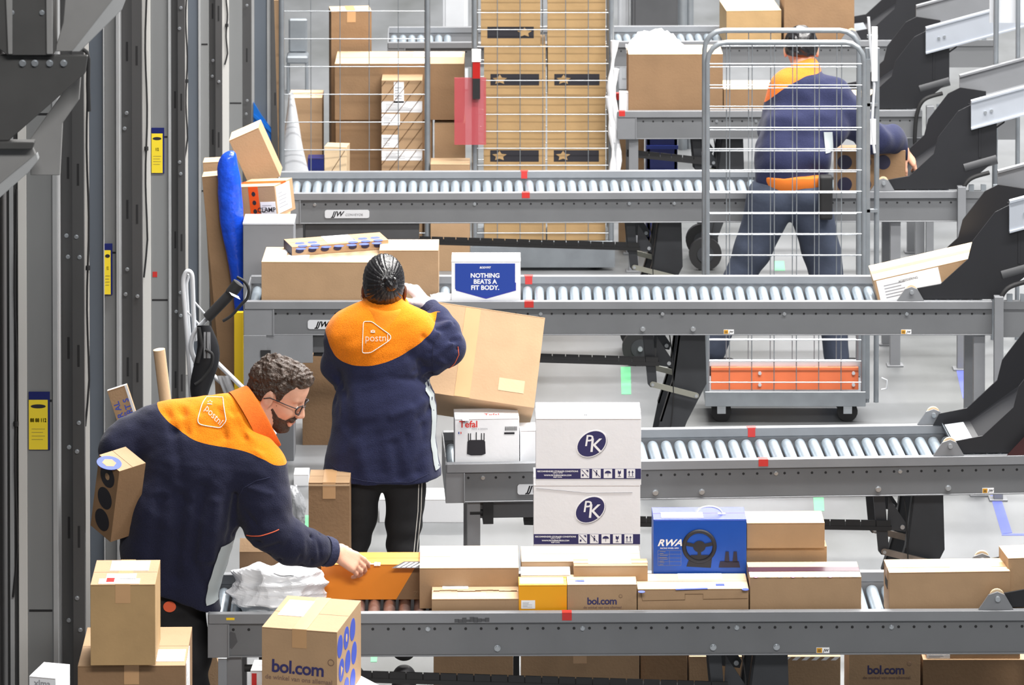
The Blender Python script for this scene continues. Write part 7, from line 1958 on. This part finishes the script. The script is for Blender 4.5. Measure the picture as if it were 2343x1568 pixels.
J.chain([t_(2000, 318, 0.22), t_(2040, 320, 0.30), t_(2066, 345, 0.36)], [0.078, 0.065, 0.052], 0.025)
J.chain([t_(1795, 235, 0.14), t_(1770, 300, 0.20), t_(1800, 350, 0.32)], [0.085, 0.075, 0.06], 0.03)
J.plane(t_(1800, 416, 0), (0.05, 0, -1)); J.noise(0.007, 28, 41, (1, 1, 0.7)); J.noise(0.003, 60, 43)
cur = [q3(x, y) for x, y in ((1740, 262), (1757, 245), (1775, 225), (1800, 205), (1825, 192), (1850, 183), (1880, 182), (1920, 180), (1990, 130))]
fleece('fleece_far', cur, cur[0][0], cur[-1][0], t_(1800, 300)[2], t_(1800, 100)[2], orange=(232, 112, 34))
jk = J.mesh('fleece_jacket', 'fleece_far', p3)
tr = bvh(jk); b = MB(); rows = []
for k in range(10):
    y = 300 + 100 * k / 9; row = [drape(tr, *q3(e + (k - 5) * 0.8, y), off=0.008) for e in (1888, 1898, 1908)]
    if all(r is not None for r in row): rows.append(row)
if len(rows) > 3: b.grid(rows); b.build('side_panel', 'side_panel', jk)
T = Field((t_(1560, 900)[0], -0.3, 0.04), (t_(1975, 900)[0], 0.36, t_(1800, 385)[2]), 0.0062)
T.cap(t_(1775, 440, 0.0), t_(1850, 445, 0.0), 0.115, 0.105, 0.04)
T.chain([t_(1765, 455, 0.0), t_(1722, 575, 0.02), t_(1665, 690, 0.02), t_(1632, 800, 0.02)], [0.115, 0.090, 0.075, 0.062], 0.03)
T.chain([t_(1848, 455, 0.0), t_(1880, 570, 0.02), t_(1902, 690, 0.02), t_(1915, 812, 0.02)], [0.110, 0.088, 0.072, 0.060], 0.03)
T.noise(0.005, 26, 42, (1, 1, 1.3)); T.mesh('jeans', 'denim', p3)
b = MB(); tw = t_(1788, 425, -0.125)
b.build('none', 'tee_orange', None) if False else None
S = Field((t_(1740, 900)[0], -0.16, t_(1800, 452)[2]), (t_(1885, 900)[0], 0.15, t_(1800, 395)[2]), 0.006)
S.cap(t_(1790, 398, 0.0), t_(1842, 402, 0.0), 0.122, 0.112, 0.03); S.plane(t_(1800, 441, 0), (-0.1, 0, -1)); S.mesh('orange_shirt', 'tee_orange', p3)
b = MB(); c0, c1 = t_(1874, 400, -0.10), t_(1904, 500, -0.10); b.box(c0[0], c1[0], -0.14, -0.08, c1[2], c0[2]); b.build('belt_pouch', 'black_matte', p3, bevel=0.012, seg=3)
for px, py in ((1632, 815), (1918, 838)):
    c = t_(px, 600); S = Field((c[0] - 0.08, -0.14, -0.01), (c[0] + 0.16, 0.18, 0.16), 0.0065)
    S.cap((c[0], -0.01, 0.05), (c[0] + 0.08, 0.07, 0.04), 0.052, 0.040, 0.02); S.cap((c[0], 0.02, 0.09), (c[0], 0.02, 0.12), 0.046, 0.046, 0.02); S.cut(2, 0.0, False); S.mesh('shoe', 'shoe', p3)
B = Field((t_(1590, 900)[0], -0.14, 0.03), (t_(2115, 900)[0], 0.52, t_(1800, 62)[2]), 0.0052)
B.ell(t_(1833, 108, 0.28), (0.074, 0.090, 0.095), 0.01, (-18, 0, 8)); B.ell(t_(1832, 125, 0.34), (0.055, 0.055, 0.060), 0.02); B.chain([t_(1836, 130, 0.27), t_(1842, 180, 0.18)], [0.056, 0.06], 0.02)
for px, sg in ((1797, -1), (1870, 1)): B.ell(t_(px, 118, 0.28), (0.010, 0.018, 0.030), 0.006)
B.cap(t_(1815, 215, 0.14), t_(1895, 225, 0.16), 0.06, 0.06, 0.04); B.cap(t_(1840, 250, 0.14), t_(1820, 380, 0.03), 0.07, 0.09, 0.04); B.ell(t_(1810, 430, 0.0), (0.12, 0.08, 0.11), 0.05)
B.chain([t_(1780, 455, 0.0), t_(1722, 575, 0.02), t_(1665, 690, 0.02), t_(1632, 815, 0.02)], [0.06, 0.05, 0.045, 0.035], 0.03); B.chain([t_(1840, 455, 0.0), t_(1880, 570, 0.02), t_(1902, 690, 0.02), t_(1917, 828, 0.02)], [0.06, 0.05, 0.045, 0.035], 0.03)
B.chain([t_(1900, 225, 0.16), t_(2000, 318, 0.22), t_(2068, 346, 0.36)], [0.05, 0.04, 0.028], 0.02); B.chain([t_(1795, 235, 0.14), t_(1770, 300, 0.20), t_(1805, 352, 0.33)], [0.05, 0.04, 0.028], 0.02)
hand(B, t_(2066, 342, 0.36), (0.35, 0.1, -0.45), (-0.6, 0.2, -0.5), (0.3, 0.4, 0.4, 0.5), 0.4, 1.05, side=1)
hand(B, t_(1805, 352, 0.33), (0.6, 0.4, -0.2), (0, 0.4, -0.8), (0.3, 0.3, 0.4, 0.5), 0.4, 1.0, side=-1)
B.mesh('body', 'skin_light', p3)
Hh = Field((t_(1780, 900)[0], 0.14, t_(1800, 150)[2]), (t_(1890, 900)[0], 0.44, t_(1800, 55)[2]), 0.0042)
Hh.ell(t_(1833, 103, 0.27), (0.084, 0.098, 0.098), 0.01, (-18, 0, 8)); Hh.noise(0.0022, 150, 51); Hh.plane(t_(1833, 125, 0.36), (0, 0.8, -0.6)); Hh.plane(t_(1833, 136, 0.2), (0, 0, -1))
Hh.mesh('hair', 'hair_black', p3, smooth_it=0)
# patterned carton the third person handles
Yb = cY('D', 1.6) + 0.10
t, d_ = on('D', 'brown carton with large dark round prints, under the third person\'s hand', 1912, 2072, 345, 332, Y=Yb, zb=RZ, m='cardboard_dark', tape=None)
poly_decal(t, 'round_print', 'front', d_, [ellipse(-d_[0] / 2 + 0.045 + k * 0.095, d_[2] * (0.74 if r_ else 0.24), 0.036, 0.036) for k in range(4) for r_ in range(2) if -d_[0] / 2 + 0.045 + k * 0.095 + 0.036 < d_[0] / 2], 'ink_darkblue', 0.001)
